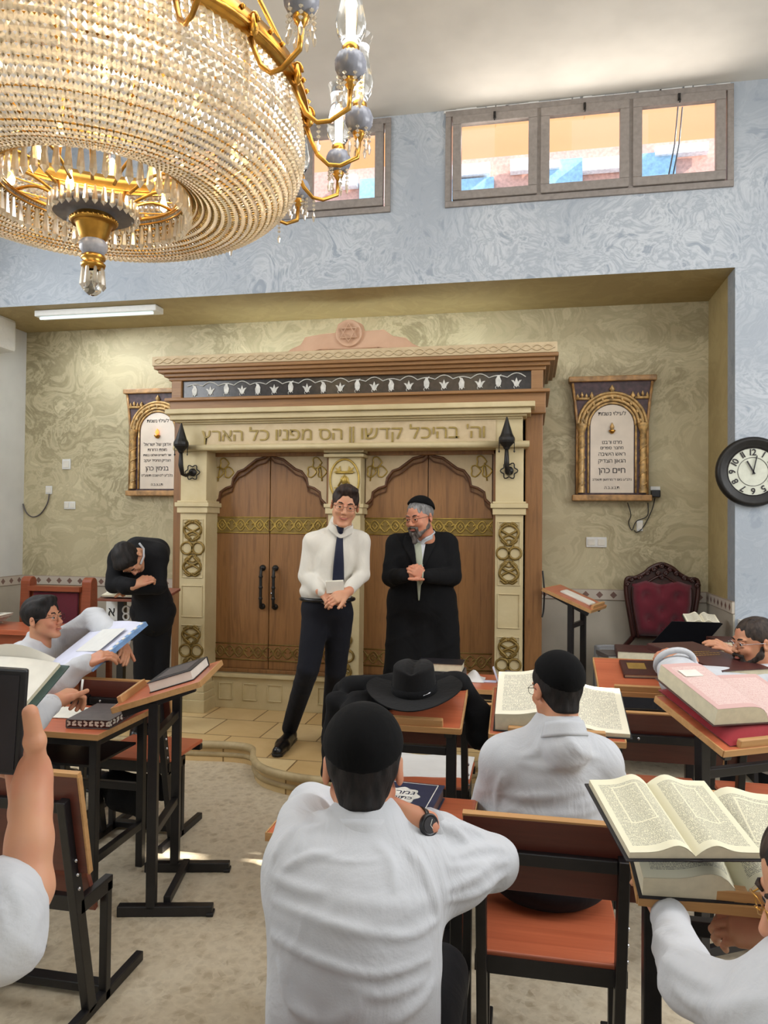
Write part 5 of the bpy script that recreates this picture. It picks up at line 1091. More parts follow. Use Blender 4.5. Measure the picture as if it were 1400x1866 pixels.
# ---- hat and coat
hc = HSm @ Vector((.04, -.035, .03))
hat = thing('fedora_hat', 'black wide brimmed felt hat lying on the draped coat', 'hat', frame(hc + Vector((0, 0, .035)), (1, .03, .02), (-.03, 1, .16)))
def brim(u, v):
    a = u * 2 * PI; r = .085 + v * .115; e = 1 + .12 * math.cos(2 * a + PI); return (r * math.cos(a) * .98, r * e * math.sin(a) * 1.0, .014 * v * v + .010 * v * v * math.cos(2 * a))
q = MB(); q.grid(brim, 64, 10, uv=False); q.grid(lambda u, v: tuple(Vector(brim(u, v)) - Vector((0, 0, .004))), 64, 10, uv=False, flip=True); q.build('brim', 'felt_black', hat, recalc=False)
def crown(u, v):
    a = u * 2 * PI
    if v < .6: k = v / .6; r = .093 - .012 * k; z = .105 * k
    else: k = (v - .6) / .4; r = .081 * (1 - k) ** .7 ; z = .105 + .014 * math.sin(k * PI * .5)
    x = r * math.cos(a); y = r * 1.12 * math.sin(a)
    if v >= .5: z -= .020 * math.exp(-(x / .022) ** 2) * min(1, (v - .5) / .2) * (1 if v > .5 else 0); 
    pinch = max(0, -math.sin(a)) ** 3 * .018 * (v > .25) * min(1, (v - .25) * 3); x *= 1 - pinch * 4 * abs(math.cos(a))
    return (x, y, z)
q = MB(); q.grid(crown, 64, 24, uv=False); q.build('crown', 'felt_black', hat, recalc=False)
q = MB(); q.lathe([(.0945, .002), (.0955, .004), (.093, .030), (.0915, .031)], 48); o = q.build('ribbon_band', 'coat_cloth', hat); o.scale = (1, 1.12, 1)
q = MB(); q.tube([(.045, -.098, .014), (.07, -.088, .022), (.076, -.082, .026)], [.001, .003, .001], 6); q.build('band_pin', 'chrome', hat)
S_ = SDF(); HSi = HSm
def hp(x, y, z): return tuple(HSi @ Vector((x, y, z)))
S_.cap(hp(-.20, -.06, .02), hp(.12, .12, .02), .035, .03, .03); S_.cap(hp(-.24, .05, .02), hp(.20, .14, .015), .05, .04, .04); S_.cap(hp(.05, .0, .01), hp(-.20, -.10, .0), .035, .045, .04)
S_.cap(hp(-.28, -.05, .0), hp(-.30, -.12, -.28), .05, .05, .04); S_.cap(hp(-.2, -.15, .0), hp(-.18, -.17, -.22), .045, .04, .04); S_.cap(hp(-.1, -.16, -.02), hp(-.08, -.19, -.14), .04, .035, .05); S_.cap(hp(-.30, .08, -.02), hp(-.33, .0, -.22), .04, .05, .05); S_.cap(hp(-.26, -.06, -.2), hp(-.12, -.1, -.3), .05, .04, .05)
S_.cap(hp(-.16, -.13, .005), hp(-.02, -.155, -.01), .035, .03, .04); S_.cap(hp(-.1, .0, .01), hp(.10, .06, .01), .04, .03, .04); S_.cap(hp(.22, .16, .0), hp(.29, .12, -.12), .04, .05, .04); S_.cap(hp(.29, .12, -.12), hp(.285, .08, -.20), .05, .05, .04); S_.cap(hp(.16, .17, .0), hp(.3, .18, -.18), .04, .05, .04)
def fold(P, s=40, a=.006): return (a * np.sin(P[:, 0] * s + 3 * np.sin(P[:, 2] * s * .3)) * np.cos(P[:, 1] * s * .6 + P[:, 2] * s * .4)).astype(np.float32)
ct = thing('coat', 'black coat draped over the stand beneath the hat', 'coat', (-.6, 3.0, .9)); np_obj([S_.mesh(.009, lambda P: fold(P, 45, .006))], 'coat_cloth', 'coat_cloth', ct)

S_ = SDF(); bx = -2.03; S_.cap((bx - .16, 3.62, .27), (bx + .14, 3.62, .27), .07, .06, .05); S_.cap((bx - .1, 3.60, .20), (bx + .05, 3.60, .17), .06, .05, .05); S_.cap((bx + .05, 3.60, .2), (bx + .07, 3.58, .09), .045, .02, .04); S_.cap((bx - .14, 3.64, .34), (bx - .1, 3.62, .41), .02, .015, .02); S_.cap((bx + .1, 3.64, .33), (bx + .08, 3.62, .41), .02, .015, .02)
bg = thing('bag', 'black soft bag hanging under the empty orange seat at left', 'bag', (bx, 3.6, .1)); np_obj([S_.mesh(.009, lambda P: fold(P, 45, .005))], 'bag_body', 'coat_cloth', bg)
# ================================================================ PEOPLE
P_ = lambda x, y, d: np.array(atD(x, y, d)); RT, FW, UPV = _r.copy(), _f.copy(), np.array([0, 0, 1.0])
def nrm(v): v = np.array(v, float); return v / np.linalg.norm(v)
def hframe(pos, face, up, sc=1.0):
    """head frame: local -Y is the face, +Z the crown"""
    y = -nrm(face); z = nrm(np.array(up) - y * np.dot(up, y)); x = np.cross(y, z)
    Mh = np.eye(4); Mh[:3, 0], Mh[:3, 1], Mh[:3, 2], Mh[:3, 3] = x * sc, y * sc, z * sc, pos; return Mh
def xf(Mh, VQ): return VQ[0] @ Mh[:3, :3].T + Mh[:3, 3], VQ[1]
def head_sdf(jaw=1.0, smile=False, full=1.0):
    s = SDF(); s.ell((0, .012, .035), (.075, .097, .083), .02); s.ell((0, -.026, -.032), (.062 * full, .062, .078), .03)
    for q in (-1, 1):
        s.cap((q * .05 * full, .0, -.05), (q * .016, -.062, -.096 * jaw), .02, .018, .02)
        s.ell((q * .036, -.068, -.03), (.022 * full, .018, .02), .015); s.ell((q * .03, -.078, .021), (.024, .012, .008), .010)
    s.ell((0, -.072, -.1 * jaw), (.022, .018, .015), .012)
    for q in (-1, 1): s.ell((q * .031, -.098, -.002), (.017, .014, .011), .010, None, -1)
    s.cap((0, -.084, .008), (0, -.106, -.030), .0075, .0115, .008)
    for q in (-1, 1): s.ell((q * .012, -.097, -.036), (.0085, .010, .008), .006)
    for q in (-1, 1):
        s.ell((q * .031, -.078, .0005), (.0135, .012, .012), .003); s.ell((q * .031, -.0835, .0062 if smile else .0085), (.017, .0098, .0062), .003); s.ell((q * .031, -.082, -.0085 if smile else -.0105), (.015, .0095, .0048), .003)
    w = .027 if smile else .022
    s.ell((0, -.090, -.060), (w * .85, .009, .005), .006); s.ell((0, -.089, -.070), (w * .75, .009, .0055), .006)
    s.cap((-w, -.088 + .004, -.064 + (.007 if smile else 0)), (0, -.1, -.0655), .0022, .0025, .003, -1); s.cap((w, -.088 + .004, -.064 + (.007 if smile else 0)), (0, -.1, -.0655), .0022, .0025, .003, -1)
    if smile:
        for q in (-1, 1): s.cap((q * .019, -.1, -.04), (q * .037, -.088, -.066), .003, .002, .006, -1)
    for q in (-1, 1):
        s.ell((q * .079, .012, -.006), (.009, .019, .031), .006, Matrix.Rotation(q * .35, 3, 'Z')); s.ell((q * .090, .006, -.002), (.007, .010, .018), .004, None, -1)
    s.cap((0, .022, -.05), (0, .042, -.15), .056, .058, .02)
    return s
def hair_sdf(style):
    s = SDF()
    if style == 'quiff': s.ell((0, .016, .040), (.0815, .103, .090), .01); s.ell((.012, -.055, .103), (.052, .036, .026), .03); s.ell((-.03, -.05, .095), (.03, .03, .022), .02)
    elif style == 'crop': s.ell((0, .016, .037), (.0795, .100, .087), .01)
    elif style == 'back': s.ell((0, .016, .038), (.0825, .103, .090), .01); s.cap((0, .04, -.02), (0, .052, -.075), .058, .047, .03)
    hl = .07 if style != 'thick' else .08
    if style == 'thick': s.ell((0, .014, .044), (.084, .106, .095), .01); s.ell((.0, -.05, .10), (.06, .04, .03), .02)
    s.ell((0, -.125, -.025), (.078, .088, .107), .012, None, -1)
    s.box((0, -.11, -.13), (.2, .115, .105), .01, .012, None, -1)
    s.box((0, 0, -.20), (.2, .2, .122 if style in ('back',) else .135), .01, .01, None, -1)
    return s
def kippah_sdf(n, c, sc=1.0, dz=0.0):
    s = SDF(); s.ell((0, .018, .040 + dz), (.088 * sc, .109 * sc, .096 * sc), .01); s.plane(n, c); s.ell((0, .018, .038), (.080, .1, .086), .002, None, -1); return s
def sphere_pts(mb, c, r, n=14):
    mb.lathe([(r * math.sin(a), -r * math.cos(a)) for a in np.linspace(0.001, PI - .001, n)], 16, c)
def add_head(root, Mh, skin_, hair=None, hairmat='hair_black', kippah=None, glasses=None, beard=None, beardmat='beard_dark', smile=False, eyes=True, full=1.0, h=.0035, browmat=None, jaw=1.0):
    """returns head mesh for the body; adds hair, eyes, glasses and so on as children"""
    V = xf(Mh, head_sdf(jaw, smile, full).mesh(h)); put = lambda vq, nm, mt, lb=None: np_obj([xf(Mh, vq)], nm, mt, root, lb)
    if hair: put(hair_sdf(hair).mesh(h * 1.1, lambda P: (.0022 * np.sin(P[:, 0] * 220 + 40 * P[:, 1]) * np.cos(P[:, 2] * 60)).astype(np.float32)), 'hair', hairmat)
    if kippah: put(kippah_sdf(*kippah).mesh(h * 1.1), 'kippah', 'kippah_velvet', 'black velvet skullcap')
    Ml = Matrix(Mh.tolist())
    def bmb(mb, nm, mt, lb=None): mb.v = [tuple(Ml @ Vector(p)) for p in mb.v]; return mb.build(nm, mt, root, lb, world=True)
    if eyes:
        for q in (-1, 1):
            e = MB(); sphere_pts(e, (q * .031, -.0805, .0), .0118); eo = bmb(e, 'eye', 'eye_white')
            e = MB(); e.lathe([(0, .0124), (.0035, .0121), (.0058, .0107), (.0062, .009)], 14, (q * .031 , -.0805, -.0005), T90); bmb(e, 'iris', 'iris').parent = eo
        e = MB()
        for q in (-1, 1): e.tube([(q * .013, -.0915, .019), (q * .026, -.0935, .0255), (q * .040, -.087, .0255), (q * .052, -.074, .018)], [.0025, .004, .0036, .0015], 6)
        bmb(e, 'eyebrows', browmat or hairmat)
        e = MB(); w = .030 if smile else .021; e.tube([(-w, -.0845, -.0665 + (.009 if smile else 0)), (-w * .5, -.094, -.068), (0, -.0965, -.0695), (w * .5, -.094, -.068), (w, -.0845, -.0665 + (.009 if smile else 0))], [.001, .004, .0045, .004, .001], 6); bmb(e, 'lips', 'lips')
    if glasses:
        e = MB()
        for q in (-1, 1):
            e.tube([(q * .033 + .0235 * math.copysign(abs(math.cos(a)) ** .75, math.cos(a)), -.106 + .006 * abs(math.cos(a)), -.002 + .0165 * math.copysign(abs(math.sin(a)) ** .8, math.sin(a))) for a in np.linspace(0, 2 * PI, 24, endpoint=False)], .0009, 5, closed=True)
            e.tube([(q * .057, -.099, .004), (q * .074, -.07, .005), (q * .084, -.0, .006), (q * .084, .018, -.004)], .0014, 5)
        e.tube([(-.010, -.106, .002), (0, -.112, .005), (.010, -.106, .002)], .0013, 5); bmb(e, 'glasses', glasses, 'thin framed eyeglasses')
    if beard:
        s = SDF()
        for q in (-1, 1):
            s.cap((q * .066, .0, -.02), (q * .060, -.012, -.055), .009, .014, .015); s.cap((q * .060, -.012, -.055), (q * .026, -.065, -.10), .016, .018, .02)
            s.cap((0, -.102, -.048), (q * .026, -.092, -.056), .0065, .006, .006)
            s.cap((q * .030, -.086, -.058), (q * .026, -.078, -.09), .009, .012, .01)
        s.cap((0, -.074, -.098), (0, -.086, -.115 - .03 * beard), .022, .016, .02); s.ell((0, -.094, -.0655), (.02, .02, .006), .004, None, -1)
        put(s.mesh(h, lambda P: (.0018 * np.sin(P[:, 0] * 300) * np.cos(P[:, 2] * 120 + P[:, 1] * 90)).astype(np.float32)), 'beard', beardmat)
    return V
def collar_band(root, S, Mh, neck, mat='shirt_white', r=.063, top=-.098, flare=1.0, opening=0.0):
    """shirt neck built up to the skin, with a turned-down collar band round it"""
    Ml = Matrix(Mh.tolist()); c = np.array(Ml @ Vector((0, .034, top - .034))); S.cap(c, np.array(neck), r + .003, r + .014, .02); S.cap(c, np.array(Ml @ Vector((0, .046, top - .085))), r + .003, r + .014, .02)
    def fn(u, v):
        a = u * 2 * PI; y = math.sin(a); h = .006 - .020 * y * -1 * .5
        if v < .4: k = v / .4; rr = r - .001 + .001 * k; z = top - .034 + .034 * k
        else: k = (v - .4) / .6; rr = r + .004 + .013 * k * flare; z = top - .052 * k * flare - .012 * max(0, -y)
        dv = math.exp(-(((a - 1.5 * PI) / .42) ** 2)); z -= opening * dv * (1 - .6 * v); rr += .004 * dv * (opening > 0)
        return tuple(Ml @ Vector((rr * math.cos(a), .034 + rr * 1.02 * y, z + .012 * y)))
    q = MB(); q.grid(fn, 48, 9, uv=False); o = q.build('collar', mat, root, world=True, recalc=False); m = o.modifiers.new('t', 'SOLIDIFY'); m.thickness = .003; return o
def hand_sdf(W_, d, n, side=1, curl=(20, 25, 15), thumb=(.7, .8, -.25), tb=20, sc=1.0, fore=None, fr=.030, spread=.0, curls=None):
    """open or curled hand from the wrist W_: d finger direction, n back-of-hand normal, side which way the thumb lies"""
    s = SDF(); d = nrm(d); n = nrm(np.array(n) - d * np.dot(n, d)); x = side * np.cross(d, n); W_ = np.array(W_)
    base = [(.086, .027), (.091, .009), (.087, -.010), (.077, -.027)]; seg = [(.042, .026, .021), (.046, .030, .022), (.043, .028, .021), (.034, .021, .018)]
    s.cap(W_ - d * .02, W_ + d * .02, .027 * sc, .026 * sc, .01)
    for i, (l, o) in enumerate(base):
        m = W_ + d * l * sc + x * o * sc; s.cap(W_ + d * .015 * sc + x * o * .55 * sc, m, .017 * sc, .0125 * sc, .012)
        p = m; a = 0; cu = (curls[i] if curls else curl)
        for L, c_ in zip(seg[i], cu):
            a += math.radians(c_); dr = d * math.cos(a) - n * math.sin(a) + x * spread * (1.5 - i) * math.cos(a); q = p + dr * L * sc
            s.cap(p, q, .0098 * sc * (1 if i < 3 else .88), .0082 * sc * (1 if i < 3 else .88), .003); p = q
    t0 = W_ + d * .018 * sc + x * .02 * sc; t1d = nrm(d * thumb[0] + x * thumb[1] + n * thumb[2]); t1 = t0 + t1d * .045 * sc; s.cap(t0, t1, .018 * sc, .0135 * sc, .012)
    a = math.radians(tb); t2d = nrm(t1d * math.cos(a) + d * math.sin(a)); t2 = t1 + t2d * .033 * sc; s.cap(t1, t2, .012 * sc, .0105 * sc, .005)
    a = math.radians(tb * 1.6); t3d = nrm(t1d * math.cos(a) + d * math.sin(a)); s.cap(t2, t2 + t3d * .026 * sc, .0105 * sc, .009 * sc, .004)
    if fore is not None: s.cap(W_ - d * .01, np.array(fore), .027 * sc, fr, .02)
    return s
def tframe(lat, up):
    z = nrm(up); x = nrm(np.array(lat) - z * np.dot(lat, z)); y = np.cross(z, x); return Matrix([list(r) for r in np.stack([x, y, z], 1)])
def torso(s, hips, chest, neck, a, b, w=1.0, dp=1.0, k=.05, sh=.062):
    R = tframe(np.array(b) - a, np.array(neck) - hips); hips, chest, neck, a, b = map(np.array, (hips, chest, neck, a, b))
    s.ell(hips, (.165 * w, .125 * dp, .13), k, R); s.ell(hips * .5 + chest * .5, (.150 * w, .12 * dp, .17), k, R); s.ell(chest, (.165 * w, .125 * dp, .16), k, R)
    s.cap(a * .88 + neck * .12, b * .88 + neck * .12, sh, sh, k); s.cap(neck - nrm(neck - chest) * .02, a, .05, sh * .9, k); s.cap(neck - nrm(neck - chest) * .02, b, .05, sh * .9, k); return s
def arm(s, a, e, w, r=(.062, .052, .040), k=.03):
    s.cap(a, e, r[0], r[1], k); s.cap(e, w, r[1], r[2], .010); return s
def folds(amp=.006, f=30, seed=0):
    r = np.random.default_rng(seed); K = r.normal(size=(5, 3)) * f * np.array([.45, .45, 1.0]); ph = r.uniform(0, 6, 5)
    def fn(P):
        w = np.sin(P @ (K[0] * .45) + ph[0]) * 1.5 + np.sin(P @ (K[1] * .5) + ph[1]) * 1.2
        v = (1 - np.abs(np.sin(P @ (K[2] * 1.0) + w + ph[2]))) ** 2 * .6 + (1 - np.abs(np.sin(P @ (K[3] * 1.4) + w * 1.3 + ph[3]))) ** 3 * .4
        m = .5 + .5 * np.sin(P @ (K[4] * .35) + ph[4]); return (-amp * v * (.2 + .8 * m) + amp * .25).astype(np.float32)
    return fn
def addf(*F_): return lambda P: sum(f(P) for f in F_)
def creases(*C):
    def fn(P):
        o = np.zeros(len(P), np.float32)
        for a, b, r, d in C:
            a = np.array(a); ab = np.array(b) - a; h = np.clip(((P - a) @ ab) / (ab @ ab), 0, 1); dd = np.sqrt(((P - a - h[:, None] * ab) ** 2).sum(1)); o -= d * np.exp(-(dd / r) ** 2) * np.sin(PI * (.15 + .7 * h))
        return o
    return fn
def drawn(S, lines):
    """cloth ridges laid on the garment surface: each line = ([(px, py), ...], radius, depth)"""
    segs = []
    for pts, r, d in lines:
        L = [march(S, CAMP, nrm(_ray(p[0], p[1])), 8.0) for p in smooth_pts([(x, y, 0) for x, y in pts], 4)]; n = len(L) - 1
        for i in range(n): segs.append((L[i], L[i + 1], r, d * math.sin(PI * (.12 + .76 * (i + .5) / n))))
    def fn(P):
        o = np.zeros(len(P), np.float32)
        for a, b, r, d in segs:
            ab = b - a; h = np.clip(((P - a) @ ab) / max(ab @ ab, 1e-9), 0, 1); dd = ((P - a - h[:, None] * ab) ** 2).sum(1); o = np.maximum(o, d * np.exp(-dd / (r * r)))
            if len(P) == 0: break
        return -o
    return fn
def march(S, o, d, far=1.0):
    o = np.array(o, float)[None]; d = np.array(d, float)
    t = 0
    for _ in range(60):
        v = float(S.ev((o + d * t).astype(np.float32))[0])
        if v < .0008: break
        t += v * .8
        if t > far: break
    return (o + d * t)[0]
def patch(S, cols, toward, off=.005, th=.004, name='patch', mat='tie_navy', root=None, label=None, nu=6, nv=16):
    """cloth strip laid on a garment: cols = outline rows [(left point, right point), ...] in front of it"""
    rows = [(np.array(a, float), np.array(b, float)) for a, b in cols]; d = nrm(toward); q = MB()
    def fn(u, v):
        f = v * (len(rows) - 1); i = min(int(f), len(rows) - 2); t = f - i; a = rows[i][0] * (1 - t) + rows[i + 1][0] * t; b = rows[i][1] * (1 - t) + rows[i + 1][1] * t
        p = a * (1 - u) + b * u; h = march(S, p - d * .35, d); return h - d * (off + th * math.sin(PI * min(max(u, .0), 1)) ** .5)
    q.grid(fn, nu, nv, uv=False); o = q.build(name, mat, root, label, world=True, recalc=False); m = o.modifiers.new('thick', 'SOLIDIFY'); m.thickness = .003; m.offset = 0; return o
def shoe(root, heel, toe, z, h=.0045):
    s = SDF(); heel = np.array([heel[0], heel[1], z + .04]); toe = np.array([toe[0], toe[1], z + .03]); dd = nrm(toe - heel)
    s.cap(heel, heel * .35 + toe * .65, .042, .05, .02); s.cap(heel * .35 + toe * .65, toe, .046, .036, .02); s.cap(heel + dd * .02, heel + np.array([0, 0, .05]) + dd * .02, .042, .044, .02); s.plane((0, 0, 1), z + .002)
    sole = SDF(); sole.cap(heel - np.array([0, 0, .02]), toe - np.array([0, 0, .01]), .047, .040, .02); sole.plane((0, 0, 1), z + .001); sole.plane((0, 0, -1), -(z + .022))
    o = np_obj([s.mesh(h)], 'shoe', 'leather_black', root, 'black leather shoe'); np_obj([sole.mesh(h)], 'sole', 'black_plastic', o)
def person(lab, pos): return thing('person', lab, 'person', tuple(float(v) for v in pos))
def core(hips, chest, neck, a, b, limbs=()):
    s = torso(SDF(), hips, chest, neck, a, b, .7, .62, sh=.036)
    for p, q, r0, r1 in limbs: s.cap(p, q, r0, r1, .02)
    return s
def legs_sdf(hips, hp, kn, an, r=(.092, .066, .052), w=1.0):
    s = SDF(); R = tframe(np.array(hp[1]) - hp[0], (0, 0, 1)); s.ell(hips, (.165 * w, .125 * w, .115), .04, R)
    for h_, k_, a_ in zip(hp, kn, an): s.cap(h_, k_, r[0], r[1], .04); s.cap(k_, a_, r[1], r[2], .008)
    return s
# ---------------------------------------------------------------- 1 tall man in white shirt and navy tie
neck, chest, hips = P_(619, 963, 4.88), P_(611, 1010, 4.87), P_(595, 1085, 4.86); a, b = P_(570, 990, 4.86), P_(657, 988, 4.88); ea, eb = P_(558, 1050, 4.84), P_(660, 1047, 4.84); wa, wb_ = P_(588, 1079, 4.69), P_(632, 1079, 4.68)
g0 = (atZ(515, 1360, .14) + atZ(600, 1352, .14)) / 2; man = person('tall standing man in white shirt, navy tie and glasses, hands clasped', (g0[0], g0[1], .14))
Mh = hframe(P_(629, 921, 4.79), -FW * .97 + RT * .06 - UPV * .14, UPV + RT * .14, 1.08)
parts = [add_head(man, Mh, 'skin', 'quiff', 'hair_brown', None, 'iron', None, smile=True, jaw=1.08, h=.003)]
parts.append(core(hips, chest, neck, a, b, [(a, ea, .04, .035), (ea, wa, .035, .026), (b, eb, .04, .035), (eb, wb_, .035, .026)]).mesh(.012))
parts.append(hand_sdf(wa, P_(622, 1095, 4.64) - wa, -FW + UPV * .3, 1, (30, 30, 20), thumb=(.8, .5, .2), fore=ea * .3 + wa * .7, fr=.028).mesh(.003))
parts.append(hand_sdf(wb_ - FW * .01, P_(594, 1098, 4.60) - wb_, -FW + UPV * .35, -1, (28, 35, 25), thumb=(.8, .55, .1), fore=eb * .3 + wb_ * .7, fr=.028).mesh(.003))
np_obj(parts, 'body', 'skin', man)
S = torso(SDF(), hips, chest, neck, a, b, .93, .95); arm(S, a, ea, wa, (.064, .054, .038)); arm(S, b, eb, wb_, (.064, .054, .038)); S.cap(neck - UPV * .01, neck + np.array([0, -.006, .03]), .070, .066, .012)
collar_band(man, S, Mh, neck, 'shirt_cream', .0595, -.112, .8, .04); S.ell(hips + UPV * .03, (.178, .135, .07), .04, tframe(b - a, (0, 0, 1)))
sf = addf(folds(.010, 17, 3), creases((P_(590, 1000, 4.75), P_(575, 1060, 4.75), .02, .008), (P_(565, 1035, 4.78), P_(590, 1075, 4.72), .016, .01), (P_(645, 1050, 4.74), P_(600, 1075, 4.72), .02, .008), (P_(640, 1000, 4.76), P_(650, 1060, 4.76), .02, .007), (P_(560, 1060, 4.8), P_(600, 1080, 4.7), .012, .008)))
np_obj([S.mesh(.008, sf)], 'shirt', 'shirt_cream', man)
# collar leaves, placket and tie
patch(S, [(P_(612, 959, 4.7), P_(627, 959, 4.7)), (P_(615, 970, 4.7), P_(624, 970, 4.7))], FW, .022, .008, 'tie_knot', 'tie_navy', man)
patch(S, [(P_(615, 966, 4.7), P_(624, 966, 4.7)), (P_(612, 985, 4.7), P_(624, 985, 4.7)), (P_(607, 1030, 4.7), P_(626, 1030, 4.7)), (P_(605, 1062, 4.7), P_(626, 1062, 4.7))], FW, .009, .003, 'tie', 'tie_navy', man)
ka, kb = P_(562, 1218, 4.80), P_(612, 1222, 4.98); aa = np.array([*(atZ(528, 1352, .14)[:2]), .24]); ab_ = np.array([*(atZ(600, 1346, .14)[:2]), .24])
S = legs_sdf(P_(595, 1103, 4.87), (P_(577, 1120, 4.86), P_(618, 1120, 4.90)), (ka, kb), (aa, ab_), (.097, .072, .056)); np_obj([S.mesh(.009, folds(.005, 22, 8))], 'trousers', 'navy_trousers', man)
q = MB(); bc = P_(597, 1091, 4.86); R = tframe(P_(650, 1091, 4.86) - bc, (0, 0, 1))
q.tube([tuple(bc + np.array(R @ Vector((.172 * math.cos(t), .132 * math.sin(t), 0)))) for t in np.linspace(0, 2 * PI, 40, endpoint=False)], .013, 8, closed=True); q.build('belt', 'leather_black', man, world=True)
h0, t0 = atZ(530, 1350, .14), atZ(506, 1378, .14); shoe(man, h0, t0, .14); shoe(man, atZ(603, 1340, .14), atZ(598, 1372, .14), .14)
bkm = frame(P_(611, 1068, 4.66), RT + UPV * .05, UPV - FW * .3); book('small cream covered book held behind the clasped hands', bkm @ Matrix.Rotation(.0, 4, 'X'), .11, .08, .02, 'paper', 'page_edge')
# ---------------------------------------------------------------- 2 bearded man in long black coat
neck, chest, hips = P_(774, 972, 5.18), P_(768, 1022, 5.16), P_(768, 1100, 5.18); a, b = P_(722, 995, 5.16), P_(816, 992, 5.18); ea, eb = P_(712, 1052, 5.10), P_(825, 1050, 5.10); wa, wb_ = P_(737, 1048, 4.90), P_(779, 1050, 4.88)
fz = .14; man = person('bearded man in long black coat and skullcap smiling, hands together', (float(hips[0]), float(hips[1]), fz))
Mh = hframe(P_(765, 943, 5.06), -FW * .74 - RT * .60 - UPV * .14, UPV - RT * .06, 1.06)
parts = [add_head(man, Mh, 'skin_ruddy', 'crop', 'hair_grey', ((0, .42, .9), .074, 1.0, .006), 'iron', 1.0, 'beard_grey', smile=True, full=1.14, h=.003, browmat='beard_grey')]
parts.append(core(hips, chest, neck, a, b, [(a, ea, .04, .035), (ea, wa, .035, .026), (b, eb, .04, .035), (eb, wb_, .035, .026)]).mesh(.012))
parts.append(hand_sdf(wa + RT * .01, RT * .55 + UPV * .35 - FW * .3, -FW * .7 - RT * .4, 1, (60, 55, 30), thumb=(.6, .6, .0), sc=1.0, fore=ea * .3 + wa * .7).mesh(.003))
parts.append(hand_sdf(wb_ - RT * .01, -RT * .6 + UPV * .35 - FW * .3, -FW * .8 + RT * .3, -1, (50, 55, 30), thumb=(.7, .5, .1), sc=1.0, fore=eb * .3 + wb_ * .7).mesh(.003))
np_obj(parts, 'body', 'skin_ruddy', man)
S = torso(SDF(), hips, chest, neck, a, b, 1.22, 1.25, sh=.07); arm(S, a, ea, wa, (.074, .064, .050)); arm(S, b, eb, wb_, (.074, .064, .050)); S.cap(neck - UPV * .02, neck + UPV * .012, .075, .066, .02)
for px in (735, 768, 805): S.cap(P_(px, 1090, 5.18), P_(px + (px - 768) * .25, 1290, 5.18), .11, .12, .06)
np_obj([S.mesh(.010, addf(folds(.014, 9, 5), creases((P_(705, 1060, 5.0), P_(735, 1075, 4.95), .015, .01), (P_(830, 1060, 5.0), P_(795, 1078, 4.95), .015, .01), (P_(760, 1110, 5.0), P_(745, 1240, 5.0), .02, .008))))], 'coat', 'coat_cloth', man)
SC_ = S
patch(S, [(P_(752, 975, 4.9), P_(788, 962, 4.9)), (P_(753, 985, 4.9), P_(782, 985, 4.9)), (P_(757, 1010, 4.9), P_(776, 1010, 4.9)), (P_(759, 1032, 4.9), P_(771, 1032, 4.9))], FW, .003, .003, 'shirt', 'shirt_white', man)
patch(S, [(P_(757, 978, 4.9), P_(768, 976, 4.9)), (P_(758, 1000, 4.9), P_(770, 1000, 4.9)), (P_(760, 1030, 4.9), P_(772, 1030, 4.9)), (P_(762, 1070, 4.9), P_(769, 1070, 4.9)), (P_(764, 1098, 4.9), P_(766, 1098, 4.9))], FW, .007, .003, 'tie', 'tie_sage', man)
patch(S, [(P_(786, 962, 4.9), P_(797, 966, 4.9)), (P_(780, 985, 4.9), P_(800, 992, 4.9)), (P_(774, 1012, 4.9), P_(790, 1008, 4.9)), (P_(770, 1036, 4.9), P_(774, 1036, 4.9))], FW, .006, .004, 'lapel', 'coat_cloth', man)
patch(S, [(P_(740, 978, 4.9), P_(753, 976, 4.9)), (P_(735, 994, 4.9), P_(756, 992, 4.9)), (P_(744, 1012, 4.9), P_(759, 1014, 4.9)), (P_(756, 1036, 4.9), P_(762, 1036, 4.9))], FW, .006, .004, 'lapel', 'coat_cloth', man)
S = SDF(); collar_band(man, S, Mh, neck, 'shirt_white', .0585, -.112, .15, .03)
S = SDF()
for s_ in (-1, 1): S.cap(P_(768 + s_ * 22, 1150, 5.2), np.array([*(P_(768 + s_ * 22, 1300, 5.2)[:2]), .20]), .085, .06, .03)
np_obj([S.mesh(.012)], 'trousers', 'suit_black', man)
for s_ in (-1, 1): c_ = P_(768 + s_ * 24, 1300, 5.2); shoe(man, c_ , c_ - FW * .17, .14, .007)
# ---------------------------------------------------------------- 3 man bowed over the prayer stand
neck, chest, hips = P_(246, 1010, 5.12), P_(262, 1035, 5.24), P_(278, 1100, 5.42); a, b = P_(217, 1018, 5.14), P_(288, 1012, 5.24); ea, eb = P_(208, 1066, 5.08), P_(288, 1068, 5.16); wa, wb_ = P_(246, 1066, 4.98), P_(228, 1072, 5.02)
man = person('man in black suit bowed over an open book, forearms crossed', (float(hips[0]), float(hips[1]), .14))
Mh = hframe(P_(236, 1018, 5.02), -UPV * .95 - FW * .22 + RT * .25, -FW * .75 + UPV * .35 - RT * .35, .98)
parts = [add_head(man, Mh, 'skin', 'thick', 'hair_black', None, None, None, h=.004)]
parts.append(core(hips, chest, neck, a, b, [(a, ea, .04, .035), (ea, wa, .035, .026), (b, eb, .04, .035), (eb, wb_, .035, .026)]).mesh(.012))
parts.append(hand_sdf(wa, P_(272, 1050, 5.02) - wa, -FW + UPV, 1, (35, 45, 35), thumb=(.7, .5, .1), fore=ea * .3 + wa * .7, sc=.95).mesh(.004)); parts.append(hand_sdf(wb_ + FW * .05, P_(215, 1072, 5.10) - wb_, -FW + UPV, -1, (30, 40, 35), fore=eb * .3 + wb_ * .7, sc=.9).mesh(.004))
np_obj(parts, 'body', 'skin', man)
